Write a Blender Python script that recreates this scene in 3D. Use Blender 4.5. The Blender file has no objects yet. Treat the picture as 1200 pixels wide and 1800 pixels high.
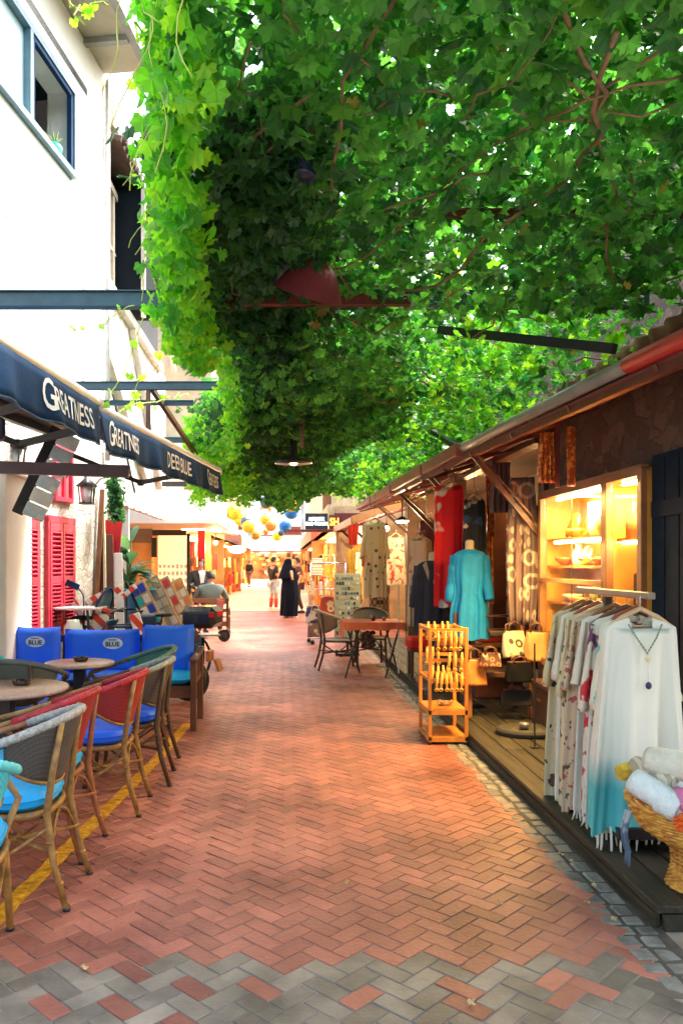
import bpy, math, random
from mathutils import Vector, Matrix
random.seed(7)
R = math.radians
PI = math.pi
S = bpy.context.scene
COL = S.collection

# ---------------------------------------------------------------- camera, world, sun, exposure
F = 1400.0            # focal length in photo pixels; photo is 1200 x 1800
VX, VY, EYE = 500.0, 990.0, 1.55
cam_d = bpy.data.cameras.new('camera')
cam = bpy.data.objects.new('camera', cam_d)
COL.objects.link(cam)
cam.location = (0, 0, EYE)
cam.rotation_euler = (R(90), 0, 0)
cam_d.sensor_fit = 'VERTICAL'
cam_d.sensor_height = 36
cam_d.lens = 36 * F / 1800
cam_d.shift_x = (600 - VX) / 1800
cam_d.shift_y = (VY - 900) / 1800
cam_d.clip_start = 0.05
cam_d.clip_end = 600
S.camera = cam

SUN_EL, SUN_AZ = 58, 62     # azimuth from +Y towards +X
w = bpy.data.worlds.new('World')
S.world = w
w.use_nodes = True
wn = w.node_tree
bg = wn.nodes['Background']
sky = wn.nodes.new('ShaderNodeTexSky')
sky.sky_type = 'NISHITA'
sky.sun_disc = False
sky.sun_elevation = R(SUN_EL)
sky.sun_rotation = R(SUN_AZ)
sky.air_density = 1.6
sky.dust_density = 6.0
sky.ozone_density = 0.6
wn.links.new(sky.outputs[0], bg.inputs[0])
bg.inputs[1].default_value = 0.15
sd = bpy.data.lights.new('sun', 'SUN')
sd.energy = 1.5
sd.angle = R(12)
sd.color = (1.0, 0.95, 0.86)
sun = bpy.data.objects.new('sun', sd)
COL.objects.link(sun)
sv = Vector((math.sin(R(SUN_AZ)) * math.cos(R(SUN_EL)), math.cos(R(SUN_AZ)) * math.cos(R(SUN_EL)), math.sin(R(SUN_EL))))
sun.rotation_euler = sv.to_track_quat('Z', 'Y').to_euler()
sun.location = (6, 6, 12)
S.view_settings.view_transform = 'Standard'
S.view_settings.look = 'None'
S.view_settings.gamma = 1
S.view_settings.use_curve_mapping = False
S.view_settings.exposure = 2.55
S.render.engine = 'CYCLES'
S.cycles.max_bounces = 8
S.cycles.diffuse_bounces = 5
S.cycles.transmission_bounces = 6
S.cycles.transparent_max_bounces = 8
S.cycles.caustics_reflective = False
S.cycles.caustics_refractive = False
S.cycles.sample_clamp_indirect = 6
S.cycles.use_denoising = True

# ---------------------------------------------------------------- helpers
def G(px, py, z=0.0):
    "point on the level z seen at photo pixel (px, py)"
    y = F * (EYE - z) / (py - VY)
    return Vector(((px - VX) * y / F, y, z))
def P(px, py, y):
    "point at distance y seen at photo pixel"
    return Vector(((px - VX) * y / F, y, EYE + (VY - py) * y / F))

MATS = {}
def pm(name, col, rough=0.6, var=0.18, scale=6.0, bump=0.0, bscale=None, metal=0.0, emit=0.0, ecol=None,
       island=0.0, col2=None, trans=0.0, coat=0.0, stretch=None, spec=0.5, detail=4):
    "procedural principled material: noise-mottled colour, optional bump and per-piece variation"
    if name in MATS: return MATS[name]
    m = bpy.data.materials.new(name); m.use_nodes = True
    nt = m.node_tree; N = nt.nodes; L = nt.links
    b = N['Principled BSDF']
    tc = N.new('ShaderNodeTexCoord'); mp = N.new('ShaderNodeMapping')
    L.new(tc.outputs['Object'], mp.inputs[0])
    if stretch: mp.inputs['Scale'].default_value = stretch
    nz = N.new('ShaderNodeTexNoise'); nz.inputs['Scale'].default_value = scale
    nz.inputs['Detail'].default_value = detail; nz.inputs['Roughness'].default_value = 0.6
    L.new(mp.outputs[0], nz.inputs['Vector'])
    rp = N.new('ShaderNodeValToRGB')
    c1 = [max(0, c * (1 - var)) for c in col]; c2 = list(col2) if col2 else [min(1, c * (1 + var)) for c in col]
    rp.color_ramp.elements[0].position = 0.3; rp.color_ramp.elements[1].position = 0.7
    rp.color_ramp.elements[0].color = (*c1, 1); rp.color_ramp.elements[1].color = (*c2, 1)
    L.new(nz.outputs['Fac'], rp.inputs[0])
    out = rp.outputs[0]
    if island:
        gi = N.new('ShaderNodeNewGeometry'); mr = N.new('ShaderNodeMapRange')
        mr.inputs['To Min'].default_value = 1 - island; mr.inputs['To Max'].default_value = 1 + island
        L.new(gi.outputs['Random Per Island'], mr.inputs['Value'])
        vm = N.new('ShaderNodeVectorMath'); vm.operation = 'SCALE'
        L.new(out, vm.inputs[0]); L.new(mr.outputs[0], vm.inputs['Scale'])
        out = vm.outputs[0]
    L.new(out, b.inputs['Base Color'])
    b.inputs['Roughness'].default_value = rough
    b.inputs['Metallic'].default_value = metal
    b.inputs['Specular IOR Level'].default_value = spec
    b.inputs['Transmission Weight'].default_value = trans
    b.inputs['Coat Weight'].default_value = coat
    if emit:
        b.inputs['Emission Color'].default_value = (*(ecol or col), 1)
        b.inputs['Emission Strength'].default_value = emit
    if bump:
        bz = N.new('ShaderNodeTexNoise'); bz.inputs['Scale'].default_value = bscale or scale * 4
        bz.inputs['Detail'].default_value = 6
        L.new(mp.outputs[0], bz.inputs['Vector'])
        bp = N.new('ShaderNodeBump'); bp.inputs['Strength'].default_value = bump; bp.inputs['Distance'].default_value = 0.01
        L.new(bz.outputs['Fac'], bp.inputs['Height']); L.new(bp.outputs[0], b.inputs['Normal'])
    MATS[name] = m
    return m

def patmat(name, base, cols, kind='blot', scale=10.0, thr=0.55, rough=0.8, axis=None, emit=0.0):
    "cloth print: base colour with printed motifs (blot, dots, rings, stripes, dip, check)"
    if name in MATS: return MATS[name]
    m = bpy.data.materials.new(name); m.use_nodes = True
    nt = m.node_tree; N = nt.nodes; L = nt.links
    b = N['Principled BSDF']; b.inputs['Roughness'].default_value = rough
    tc = N.new('ShaderNodeTexCoord'); src = tc.outputs['Object']
    cur = None
    rgb = N.new('ShaderNodeRGB'); rgb.outputs[0].default_value = (*base, 1); cur = rgb.outputs[0]
    def mix(fac, a, c):
        mx = N.new('ShaderNodeMix'); mx.data_type = 'RGBA'
        L.new(fac, mx.inputs[0]); L.new(a, mx.inputs[6]); mx.inputs[7].default_value = (*c, 1)
        return mx.outputs[2]
    def ramp(v, lo, hi):
        mr = N.new('ShaderNodeMapRange'); mr.inputs['From Min'].default_value = lo; mr.inputs['From Max'].default_value = hi
        L.new(v, mr.inputs['Value']); return mr.outputs[0]
    for i, c in enumerate(cols):
        mp = N.new('ShaderNodeMapping'); mp.inputs['Location'].default_value = (i * 3.7, i * 1.9, i * 2.3)
        L.new(src, mp.inputs[0])
        if kind == 'blot':
            t = N.new('ShaderNodeTexNoise'); t.inputs['Scale'].default_value = scale; t.inputs['Detail'].default_value = 2
            L.new(mp.outputs[0], t.inputs['Vector']); f = ramp(t.outputs['Fac'], thr, thr + 0.03)
        elif kind in ('dots', 'rings'):
            t = N.new('ShaderNodeTexVoronoi'); t.inputs['Scale'].default_value = scale; t.inputs['Randomness'].default_value = 0.55
            L.new(mp.outputs[0], t.inputs['Vector'])
            if kind == 'dots': f = ramp(t.outputs['Distance'], thr, thr - 0.05)
            else:
                a = ramp(t.outputs['Distance'], thr, thr - 0.04); c_ = ramp(t.outputs['Distance'], thr - 0.22, thr - 0.18)
                mu = N.new('ShaderNodeMath'); mu.operation = 'MULTIPLY'; L.new(a, mu.inputs[0]); L.new(c_, mu.inputs[1]); f = mu.outputs[0]
        elif kind == 'stripes':
            t = N.new('ShaderNodeTexWave'); t.inputs['Scale'].default_value = scale; t.bands_direction = axis or 'DIAGONAL'
            L.new(mp.outputs[0], t.inputs['Vector']); f = ramp(t.outputs['Fac'], 0.48, 0.52)
        elif kind == 'check':
            t = N.new('ShaderNodeTexChecker'); t.inputs['Scale'].default_value = scale
            L.new(mp.outputs[0], t.inputs['Vector']); f = t.outputs['Fac']
        elif kind == 'dip':
            sx = N.new('ShaderNodeSeparateXYZ'); L.new(src, sx.inputs[0]); f = ramp(sx.outputs['Z'], thr, thr - scale)
        cur = mix(f, cur, c)
    if kind == 'dip':
        wv = N.new('ShaderNodeTexNoise'); wv.inputs['Scale'].default_value = 60
    L.new(cur, b.inputs['Base Color'])
    if emit:
        L.new(cur, b.inputs['Emission Color']); b.inputs['Emission Strength'].default_value = emit
    bz = N.new('ShaderNodeTexNoise'); bz.inputs['Scale'].default_value = 90
    L.new(src, bz.inputs['Vector'])
    bp = N.new('ShaderNodeBump'); bp.inputs['Strength'].default_value = 0.15; bp.inputs['Distance'].default_value = 0.004
    L.new(bz.outputs['Fac'], bp.inputs['Height']); L.new(bp.outputs[0], b.inputs['Normal'])
    MATS[name] = m
    return m

def leafmat(name, lo, hi, tlo, thi, tfac=0.5):
    m = bpy.data.materials.new(name); m.use_nodes = True
    nt = m.node_tree; N = nt.nodes; L = nt.links
    N.remove(N['Principled BSDF'])
    gi = N.new('ShaderNodeNewGeometry')
    def rp(a, c):
        r = N.new('ShaderNodeValToRGB'); r.color_ramp.elements[0].color = (*a, 1); r.color_ramp.elements[1].color = (*c, 1)
        L.new(gi.outputs['Random Per Island'], r.inputs[0]); return r.outputs[0]
    d = N.new('ShaderNodeBsdfPrincipled'); t = N.new('ShaderNodeBsdfTranslucent'); mx = N.new('ShaderNodeMixShader')
    L.new(rp(lo, hi), d.inputs['Base Color']); d.inputs['Roughness'].default_value = 0.5
    L.new(rp(tlo, thi), t.inputs['Color']); mx.inputs[0].default_value = tfac
    L.new(d.outputs[0], mx.inputs[1]); L.new(t.outputs[0], mx.inputs[2])
    L.new(mx.outputs[0], N['Material Output'].inputs[0])
    return m

class MB:
    "collects shapes and links them as one mesh object"
    def __init__(s): s.v = []; s.f = []; s.mi = []; s.sm = []; s.M = Matrix.Identity(4); s.k = 0
    def add(s, vs, fs, smooth=False, mi=None):
        o = len(s.v); M = s.M
        s.v += [tuple(M @ Vector(p)) for p in vs]
        s.f += [tuple(i + o for i in f) for f in fs]
        s.mi += [s.k if mi is None else mi] * len(fs); s.sm += [smooth] * len(fs)
        return s
    def box(s, c, d, rot=None, mi=None, bev=0.0):
        x, y, z = d[0] / 2, d[1] / 2, d[2] / 2
        b = min(bev, x * .45, y * .45, z * .45)
        if b <= 0:
            vs = [(-x, -y, -z), (x, -y, -z), (x, y, -z), (-x, y, -z), (-x, -y, z), (x, -y, z), (x, y, z), (-x, y, z)]
            fs = [(0, 3, 2, 1), (4, 5, 6, 7), (0, 1, 5, 4), (1, 2, 6, 5), (2, 3, 7, 6), (3, 0, 4, 7)]
        else:
            vs = []; ix = {}
            for sx in (-1, 1):
                for sy in (-1, 1):
                    for sz in (-1, 1):
                        for a in range(3):
                            p = [sx * (x - b), sy * (y - b), sz * (z - b)]; h = (x, y, z)
                            p[a] = (sx, sy, sz)[a] * h[a]; ix[(sx, sy, sz, a)] = len(vs); vs.append(tuple(p))
            fs = []
            for a in range(3):
                o1, o2 = [q for q in range(3) if q != a]
                for sg in (-1, 1):
                    q = []
                    for (s1, s2) in ((-1, -1), (1, -1), (1, 1), (-1, 1)):
                        k = [0, 0, 0]; k[a] = sg; k[o1] = s1; k[o2] = s2; q.append(ix[(*k, a)])
                    fs.append(tuple(q))
            for a in range(3):
                o1, o2 = [q for q in range(3) if q != a]
                for s1 in (-1, 1):
                    for s2 in (-1, 1):
                        k1 = [0, 0, 0]; k1[o1] = s1; k1[o2] = s2; k2 = list(k1); k1[a] = -1; k2[a] = 1
                        fs.append((ix[(*k1, o1)], ix[(*k2, o1)], ix[(*k2, o2)], ix[(*k1, o2)]))
            for sx in (-1, 1):
                for sy in (-1, 1):
                    for sz in (-1, 1):
                        fs.append(tuple(ix[(sx, sy, sz, a)] for a in range(3)))
        T = Matrix.Translation(Vector(c))
        if rot is not None: T = T @ (rot.to_4x4() if not isinstance(rot, tuple) else Matrix.Rotation(rot[2], 4, 'Z') @ Matrix.Rotation(rot[1], 4, 'Y') @ Matrix.Rotation(rot[0], 4, 'X'))
        return s.add([T @ Vector(p) for p in vs], fs, False, mi)
    def bar(s, a, b, wd, ht=None, mi=None, bev=0.0, up=(0, 0, 1)):
        "a rectangular bar from a to b"
        a = Vector(a); b = Vector(b); d = b - a; L = d.length
        z = d.normalized(); u = Vector(up)
        if abs(z.dot(u)) > .95: u = Vector((0, 1, 0))
        x = u.cross(z).normalized(); y = z.cross(x)
        rot = Matrix((x, y, z)).transposed()
        return s.box((a + b) / 2, (wd, ht or wd, L), rot, mi, bev)
    def tube(s, pts, r, n=8, mi=None, closed=False, cap=True, flat=1.0):
        pts = [Vector(p) for p in pts]; m = len(pts); rs = r if isinstance(r, (list, tuple)) else [r] * m
        vs = []; fs = []
        pu = None
        for i, p in enumerate(pts):
            if closed: t = pts[(i + 1) % m] - pts[i - 1]
            else: t = pts[min(i + 1, m - 1)] - pts[max(i - 1, 0)]
            if t.length < 1e-9: t = Vector((0, 0, 1))
            t.normalize()
            if pu is None:
                u = Vector((0, 0, 1)) if abs(t.z) < .9 else Vector((1, 0, 0))
            else: u = pu
            x = u - t * u.dot(t)
            if x.length < 1e-6: x = t.orthogonal()
            x.normalize(); pu = x; y = t.cross(x)
            for k in range(n):
                a = 2 * PI * k / n
                vs.append(p + (x * math.cos(a) * flat + y * math.sin(a)) * rs[i])
        rng = m if closed else m - 1
        for i in range(rng):
            for k in range(n):
                j = (i + 1) % m
                fs.append((i * n + k, i * n + (k + 1) % n, j * n + (k + 1) % n, j * n + k))
        if cap and not closed:
            fs.append(tuple(range(n))[::-1]); fs.append(tuple((m - 1) * n + k for k in range(n)))
        return s.add(vs, fs, True, mi)
    def lathe(s, prof, c=(0, 0, 0), n=20, mi=None, axis=None, ry=1.0):
        vs = []; fs = []; m = len(prof)
        T = Matrix.Translation(Vector(c))
        if axis is not None: T = T @ Vector(axis).to_track_quat('Z', 'Y').to_matrix().to_4x4()
        for (r, z) in prof:
            for k in range(n):
                a = 2 * PI * k / n; vs.append(T @ Vector((r * math.cos(a), r * math.sin(a) * ry, z)))
        for i in range(m - 1):
            for k in range(n):
                fs.append((i * n + k, i * n + (k + 1) % n, (i + 1) * n + (k + 1) % n, (i + 1) * n + k))
        if prof[0][0] > 1e-6: fs.append(tuple(range(n))[::-1])
        if prof[-1][0] > 1e-6: fs.append(tuple((m - 1) * n + k for k in range(n)))
        return s.add(vs, fs, True, mi)
    def ball(s, c, r, n=14, mi=None, sc=(1, 1, 1)):
        if not isinstance(r, (int, float)): sc = r; r = 1
        prof = [(math.sin(PI * i / (n // 2)) * r, -math.cos(PI * i / (n // 2)) * r) for i in range(n // 2 + 1)]
        vs = []; fs = []; m = len(prof)
        for (q, z) in prof:
            for k in range(n):
                a = 2 * PI * k / n; vs.append((c[0] + q * math.cos(a) * sc[0], c[1] + q * math.sin(a) * sc[1], c[2] + z * sc[2]))
        for i in range(m - 1):
            for k in range(n): fs.append((i * n + k, i * n + (k + 1) % n, (i + 1) * n + (k + 1) % n, (i + 1) * n + k))
        return s.add(vs, fs, True, mi)
    def grid(s, fn, nu, nv, mi=None, smooth=True, closeu=False):
        vs = [fn(i / nu, j / nv) for j in range(nv + 1) for i in range(nu + (0 if closeu else 1))]
        w_ = nu if closeu else nu + 1; fs = []
        for j in range(nv):
            for i in range(nu):
                i2 = (i + 1) % w_
                fs.append((j * w_ + i, j * w_ + i2, (j + 1) * w_ + i2, (j + 1) * w_ + i))
        return s.add(vs, fs, smooth, mi)
    def prism(s, poly, a, b, mi=None):
        "poly in the x-z plane pushed from y=a to y=b"
        n = len(poly)
        vs = [(x, a, z) for x, z in poly] + [(x, b, z) for x, z in poly]
        fs = [tuple(range(n)), tuple(range(2 * n - 1, n - 1, -1))] + [(i, i + n, (i + 1) % n + n, (i + 1) % n) for i in range(n)]
        return s.add(vs, fs, False, mi)
    def build(s, name, mats, parent=None, solid=0.0, sub=0, weld=False):
        me = bpy.data.meshes.new(name)
        me.from_pydata(s.v, [], s.f)
        if not isinstance(mats, (list, tuple)): mats = [mats]
        for m in mats: me.materials.append(m)
        me.polygons.foreach_set('material_index', s.mi)
        me.polygons.foreach_set('use_smooth', s.sm)
        me.update()
        o = bpy.data.objects.new(name, me); COL.objects.link(o)
        if parent: o.parent = parent
        if solid:
            md = o.modifiers.new('thickness', 'SOLIDIFY'); md.thickness = solid; md.offset = 0
        if sub:
            md = o.modifiers.new('smooth', 'SUBSURF'); md.levels = sub; md.render_levels = sub
        return o

def tag(o, label=None, cat=None, group=None, kind=None):
    if label: o['label'] = label
    if cat: o['category'] = cat
    if group: o['group'] = group
    if kind: o['kind'] = kind
    return o
def thing(name, label, cat, loc=(0, 0, 0), rz=0.0, group=None):
    o = bpy.data.objects.new(name, None); COL.objects.link(o); o.empty_display_size = 0.1
    o.location = loc; o.rotation_euler = (0, 0, rz)
    return tag(o, label, cat, group)
def struct(o): o['kind'] = 'structure'; return o
def dup(root, loc, rz, label=None, group=None, swap=None, scale=None):
    "a copy of a thing with copies of its parts and sub-parts"
    kids = {}
    for o in COL.objects:
        if o.parent: kids.setdefault(o.parent, []).append(o)
    def cp(o, parent):
        c = o.copy(); COL.objects.link(c); c.parent = parent
        if swap and o.type == 'MESH':
            nm = o.name.split('.')[0]
            if nm in swap:
                c.data = o.data.copy(); c.data.materials.clear()
                for mm in (swap[nm] if isinstance(swap[nm], (list, tuple)) else [swap[nm]]): c.data.materials.append(mm)
        for ch in kids.get(o, []): cp(ch, c)
        return c
    r = cp(root, None); r.location = loc; r.rotation_euler = (0, 0, rz)
    if scale: r.scale = scale
    if label: r['label'] = label
    if group: r['group'] = group
    return r

def textmesh(name, txt, size, mat, parent, warp, sx=1.0, extr=0.0, space=1.0, align='CENTER', off=0.0):
    "lettering laid on a surface: warp maps flat (x, y, z) to the surface"
    c = bpy.data.curves.new(name, 'FONT'); c.body = txt; c.size = size; c.align_x = align; c.align_y = 'CENTER'
    c.space_character = space; c.extrude = extr; c.resolution_u = 3; c.offset = off
    t = bpy.data.objects.new(name + '_tmp', c); COL.objects.link(t)
    dg = bpy.context.evaluated_depsgraph_get(); dg.update()
    me = bpy.data.meshes.new_from_object(t.evaluated_get(dg))
    bpy.data.objects.remove(t)
    for v in me.vertices: v.co = warp(v.co.x * sx, v.co.y, v.co.z)
    me.materials.clear(); me.materials.append(mat); me.name = name
    o = bpy.data.objects.new(name, me); COL.objects.link(o); o.parent = parent
    return o

def skin(name, V, E, mat, parent, root=0, sub=2):
    "continuous skinned surface from joints V[(pos, radius)] and edges E"
    me = bpy.data.meshes.new(name)
    me.from_pydata([p for p, r in V], E, [])
    o = bpy.data.objects.new(name, me); COL.objects.link(o)
    md = o.modifiers.new('skin', 'SKIN'); md.use_smooth_shade = True
    for i, (p, r) in enumerate(V):
        sk = me.skin_vertices[0].data[i]; rr = r if isinstance(r, tuple) else (r, r); sk.radius = rr; sk.use_root = (i == root)
    s2 = o.modifiers.new('sub', 'SUBSURF'); s2.levels = sub; s2.render_levels = sub
    dg = bpy.context.evaluated_depsgraph_get(); dg.update()
    m2 = bpy.data.meshes.new_from_object(o.evaluated_get(dg))
    bpy.data.objects.remove(o); bpy.data.meshes.remove(me)
    m2.name = name; m2.materials.clear(); m2.materials.append(mat)
    for p in m2.polygons: p.use_smooth = True
    o = bpy.data.objects.new(name, m2); COL.objects.link(o)
    if parent: o.parent = parent
    return o

# ---------------------------------------------------------------- common materials
white = pm('white_render', (.80, .79, .76), .8, .06, 2.5, .25, 18)
cream = pm('cream_plaster', (.66, .60, .48), .8, .12, 3, .25, 16)
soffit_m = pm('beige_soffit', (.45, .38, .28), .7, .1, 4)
teal = pm('teal_steel', (.03, .075, .095), .45, .25, 9, .1, spec=.5)
dsteel = pm('dark_steel', (.02, .022, .025), .45, .3, 12, .1)
redsteel = pm('oxide_red_steel', (.13, .02, .016), .5, .25, 9, .15)
black = pm('black_plastic', (.012, .012, .014), .4, .3, 8)
navy = pm('navy_canvas', (.006, .035, .10), .8, .25, 5, .3, 60, spec=.2)
blue = pm('royal_blue_canvas', (.003, .13, .98), .6, .12, 3, .9, 7, detail=6)
cyan = pm('cyan_canvas', (.004, .42, .92), .55, .12, 3, .7, 8)
wood_d = pm('dark_brown_wood', (.10, .038, .018), .45, .35, 4, .2, 30, stretch=(1, 6, 1))
wood_m = pm('mid_brown_wood', (.24, .10, .04), .45, .3, 4, .2, 30)
wood_y = pm('golden_pine', (.58, .22, .035), .42, .2, 5, .15, 30, stretch=(3, 3, .6))
cane = pm('honey_cane', (.22, .095, .028), .42, .35, 14, .2, 40, col2=(.46, .25, .07))
cane_d = pm('dark_cane', (.08, .042, .022), .42, .35, 14, .15, 40)
chrome = pm('steel_chrome', (.6, .6, .62), .25, .1, 9, metal=1)
gold = pm('brass', (.8, .5, .14), .3, .2, 20, metal=1)
skin_m = pm('skin_tone', (.52, .28, .18), .55, .08, 8)
hair_m = pm('black_hair', (.012, .009, .008), .6, .3, 60, .4, 120)
glow_w = pm('warm_lamp_glow', (1, .75, .35), .5, 0, 1, emit=9, ecol=(1, .62, .22))
glow_c = pm('shop_lamp_glow', (1, .9, .7), .5, 0, 1, emit=4, ecol=(1, .72, .4))
glow_s = pm('lit_panel', (1, .85, .6), .5, 0, 1, emit=2.5, ecol=(1, .78, .42))
paper = pm('white_paint', (.78, .78, .76), .5, .05, 8)
red_p = pm('red_paint', (.62, .02, .03), .5, .2, 7, .1)
# ================================================================ ground
ground = MB()
ground.add([(-60, -6, -.0055), (60, -6, -.0055), (60, 220, -.0055), (-60, 220, -.0055)], [(0, 1, 2, 3)])
gm = pm('sandy_joint', (.12, .085, .07), .85, .3, 1.3, .3, 90, col2=(.50, .44, .36))
struct(ground.build('ground', gm))

def herringbone():
    W = .086; g = .004; ch = .0028
    mb = MB(); c, s = math.cos(R(45)), math.sin(R(45))
    rnd = random.Random(3)
    y0, y1 = 1.7, 26
    for i in range(-300, 390):
        for j in range(-300, 390):
            k = (i - j) % 4
            if k == 0: w, h = 2 * W, W
            elif k == 3: w, h = W, 2 * W
            else: continue
            cx = i * W + w / 2; cy = j * W + h / 2
            x = cx * c - cy * s; y = cx * s + cy * c + 12
            if y < y0 or y > y1: continue
            xr = 1.345 if y < 12 else 3
            xl = -3.4 if y < 10.5 else -4.2
            if x > xr + .06 or x < xl: continue
            if x > xr - .09 and rnd.random() < .0: continue
            far = y > 13
            z = rnd.uniform(-.0015, .0015); tx = rnd.uniform(-.004, .004); ty = rnd.uniform(-.004, .004)
            def q(dx, dy, zz):
                px_, py_ = cx + dx, cy + dy
                return (px_ * c - py_ * s, px_ * s + py_ * c + 12, zz + z + dx * tx + dy * ty)
            a, b = w / 2 - g / 2, h / 2 - g / 2
            a += rnd.uniform(-.0015, .001); b += rnd.uniform(-.0015, .001)
            # grey bands cross the street
            band = (2.60 + rnd.uniform(-.03, .03) < y < 3.10 + rnd.uniform(-.05, .07))
            mi = 0
            if band: mi = 1 if rnd.random() < .86 else 0
            elif y < 2.62: mi = 1 if rnd.random() < .45 else 0
            if far:
                mb.add([q(-a, -b, 0), q(a, -b, 0), q(a, b, 0), q(-a, b, 0)], [(0, 1, 2, 3)], mi=mi)
            else:
                A, B = a - ch, b - ch
                mb.add([q(-A, -B, 0), q(A, -B, 0), q(A, B, 0), q(-A, B, 0), q(-a, -b, -.0035), q(a, -b, -.0035), q(a, b, -.0035), q(-a, b, -.0035)],
                       [(0, 1, 2, 3), (4, 5, 1, 0), (5, 6, 2, 1), (6, 7, 3, 2), (7, 4, 0, 3)], mi=mi)
    return mb
br = pm('red_paver', (.25, .072, .048), .5, .42, 1.1, .5, 45, island=.22, col2=(.48, .18, .125), spec=.45, detail=8)
bg_ = pm('grey_paver', (.14, .118, .092), .55, .3, 3, .35, 60, island=.3, col2=(.27, .23, .185))
# worn, slightly uneven pavers
struct(herringbone().build('brick_pavement', [br, bg_]))
# farther paving, plain; pale colour stands in for the sunlit glare
fp = MB(); fp.add([(-6, 26, -.002), (4, 26, -.002), (4, 120, -.002), (-6, 120, -.002)], [(0, 1, 2, 3)])
fp.add([(-14, 10.2, -.001), (-4.2, 10.2, -.001), (-4.2, 26, -.001), (-14, 26, -.001)], [(0, 1, 2, 3)])
struct(fp.build('far_pavement', pm('sunlit_far_paving', (.60, .42, .24), .6, .2, 4, .2, 40)))

# gutter of worn grey setts
gt = MB(); rnd = random.Random(11)
y = 2.0
while y < 14:
    L = rnd.uniform(.09, .15); x = 1.372 + rnd.uniform(-.015, .01)
    for wd in (.10, .095):
        z0 = .0 if wd == .10 else -.001
        gt.box((x + wd / 2, y + L / 2, z0 - .033 + rnd.uniform(-.003, .003)), (wd - .008, L - .012, .07), (rnd.uniform(-.06, .06), rnd.uniform(-.06, .1), rnd.uniform(-.08, .08)), bev=.012)
        x += wd
    y += L
struct(gt.build('gutter_setts', pm('grey_sett', (.13, .13, .115), .65, .4, 8, .6, 40, island=.25, col2=(.25, .25, .225))))
gb = MB(); gb.add([(1.36, 1.5, -.0045), (1.60, 1.5, -.0045), (1.60, 15, -.0045), (1.36, 15, -.0045)], [(0, 1, 2, 3)])
struct(gb.build('gutter_bed', pm('gutter_mud', (.07, .06, .05), .9, .4, 12, .5, 60)))

# painted yellow line on the left
yl = MB()
pts = [(-1.345, 2.6), (-1.25, 3.5), (-1.17, 4.4), (-1.07, 5.5), (-1.0, 6.4), (-.935, 7.7)]
n = 90; rr = random.Random(5)
vs = []
for i in range(n + 1):
    t = i / n * (len(pts) - 1); k = min(int(t), len(pts) - 2); u = t - k
    x = pts[k][0] * (1 - u) + pts[k + 1][0] * u; yy = pts[k][1] * (1 - u) + pts[k + 1][1] * u
    vs += [(x - .045 + rr.uniform(-.005, .005), yy, .0035), (x + .045 + rr.uniform(-.005, .005), yy, .0035)]
yl.add(vs, [(2 * i, 2 * i + 1, 2 * i + 3, 2 * i + 2) for i in range(n)])
struct(yl.build('yellow_line', pm('worn_yellow_paint', (.50, .20, .01), .6, .35, 22, .3, 60, col2=(.85, .46, .015))))

# timber deck in front of the shops
dk = MB(); x = 1.565; rr = random.Random(2)
for i, wd in enumerate((.155, .15, .15, .15, .15, .2)):
    ys = 3.36
    for e in ((6.2, 9.6, 15.6) if i % 2 else (7.8, 12.2, 15.6)):
        dk.box((x + wd / 2, (ys + e) / 2, .083 + rr.uniform(-.002, .002)), (wd - .008, e - ys - .006, .034), bev=.005); ys = e
    x += wd
dk.box((1.585, 9.5, .03), (.03, 12.2, .06)); dk.box((2.05, 3.37, .02), (.9, .03, .09), bev=.004)
struct(dk.build('timber_deck', pm('weathered_deck', (.036, .030, .020), .65, .4, 3, .4, 20, stretch=(8, .7, 8), island=.25, col2=(.075, .062, .040), spec=.25)))
dkb = MB(); dkb.box((2.4, 9.5, .03), (1.6, 12.1, .055)); struct(dkb.build('deck_base', pm('dark_deck_wood', (.03, .025, .02), .9)))

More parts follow.
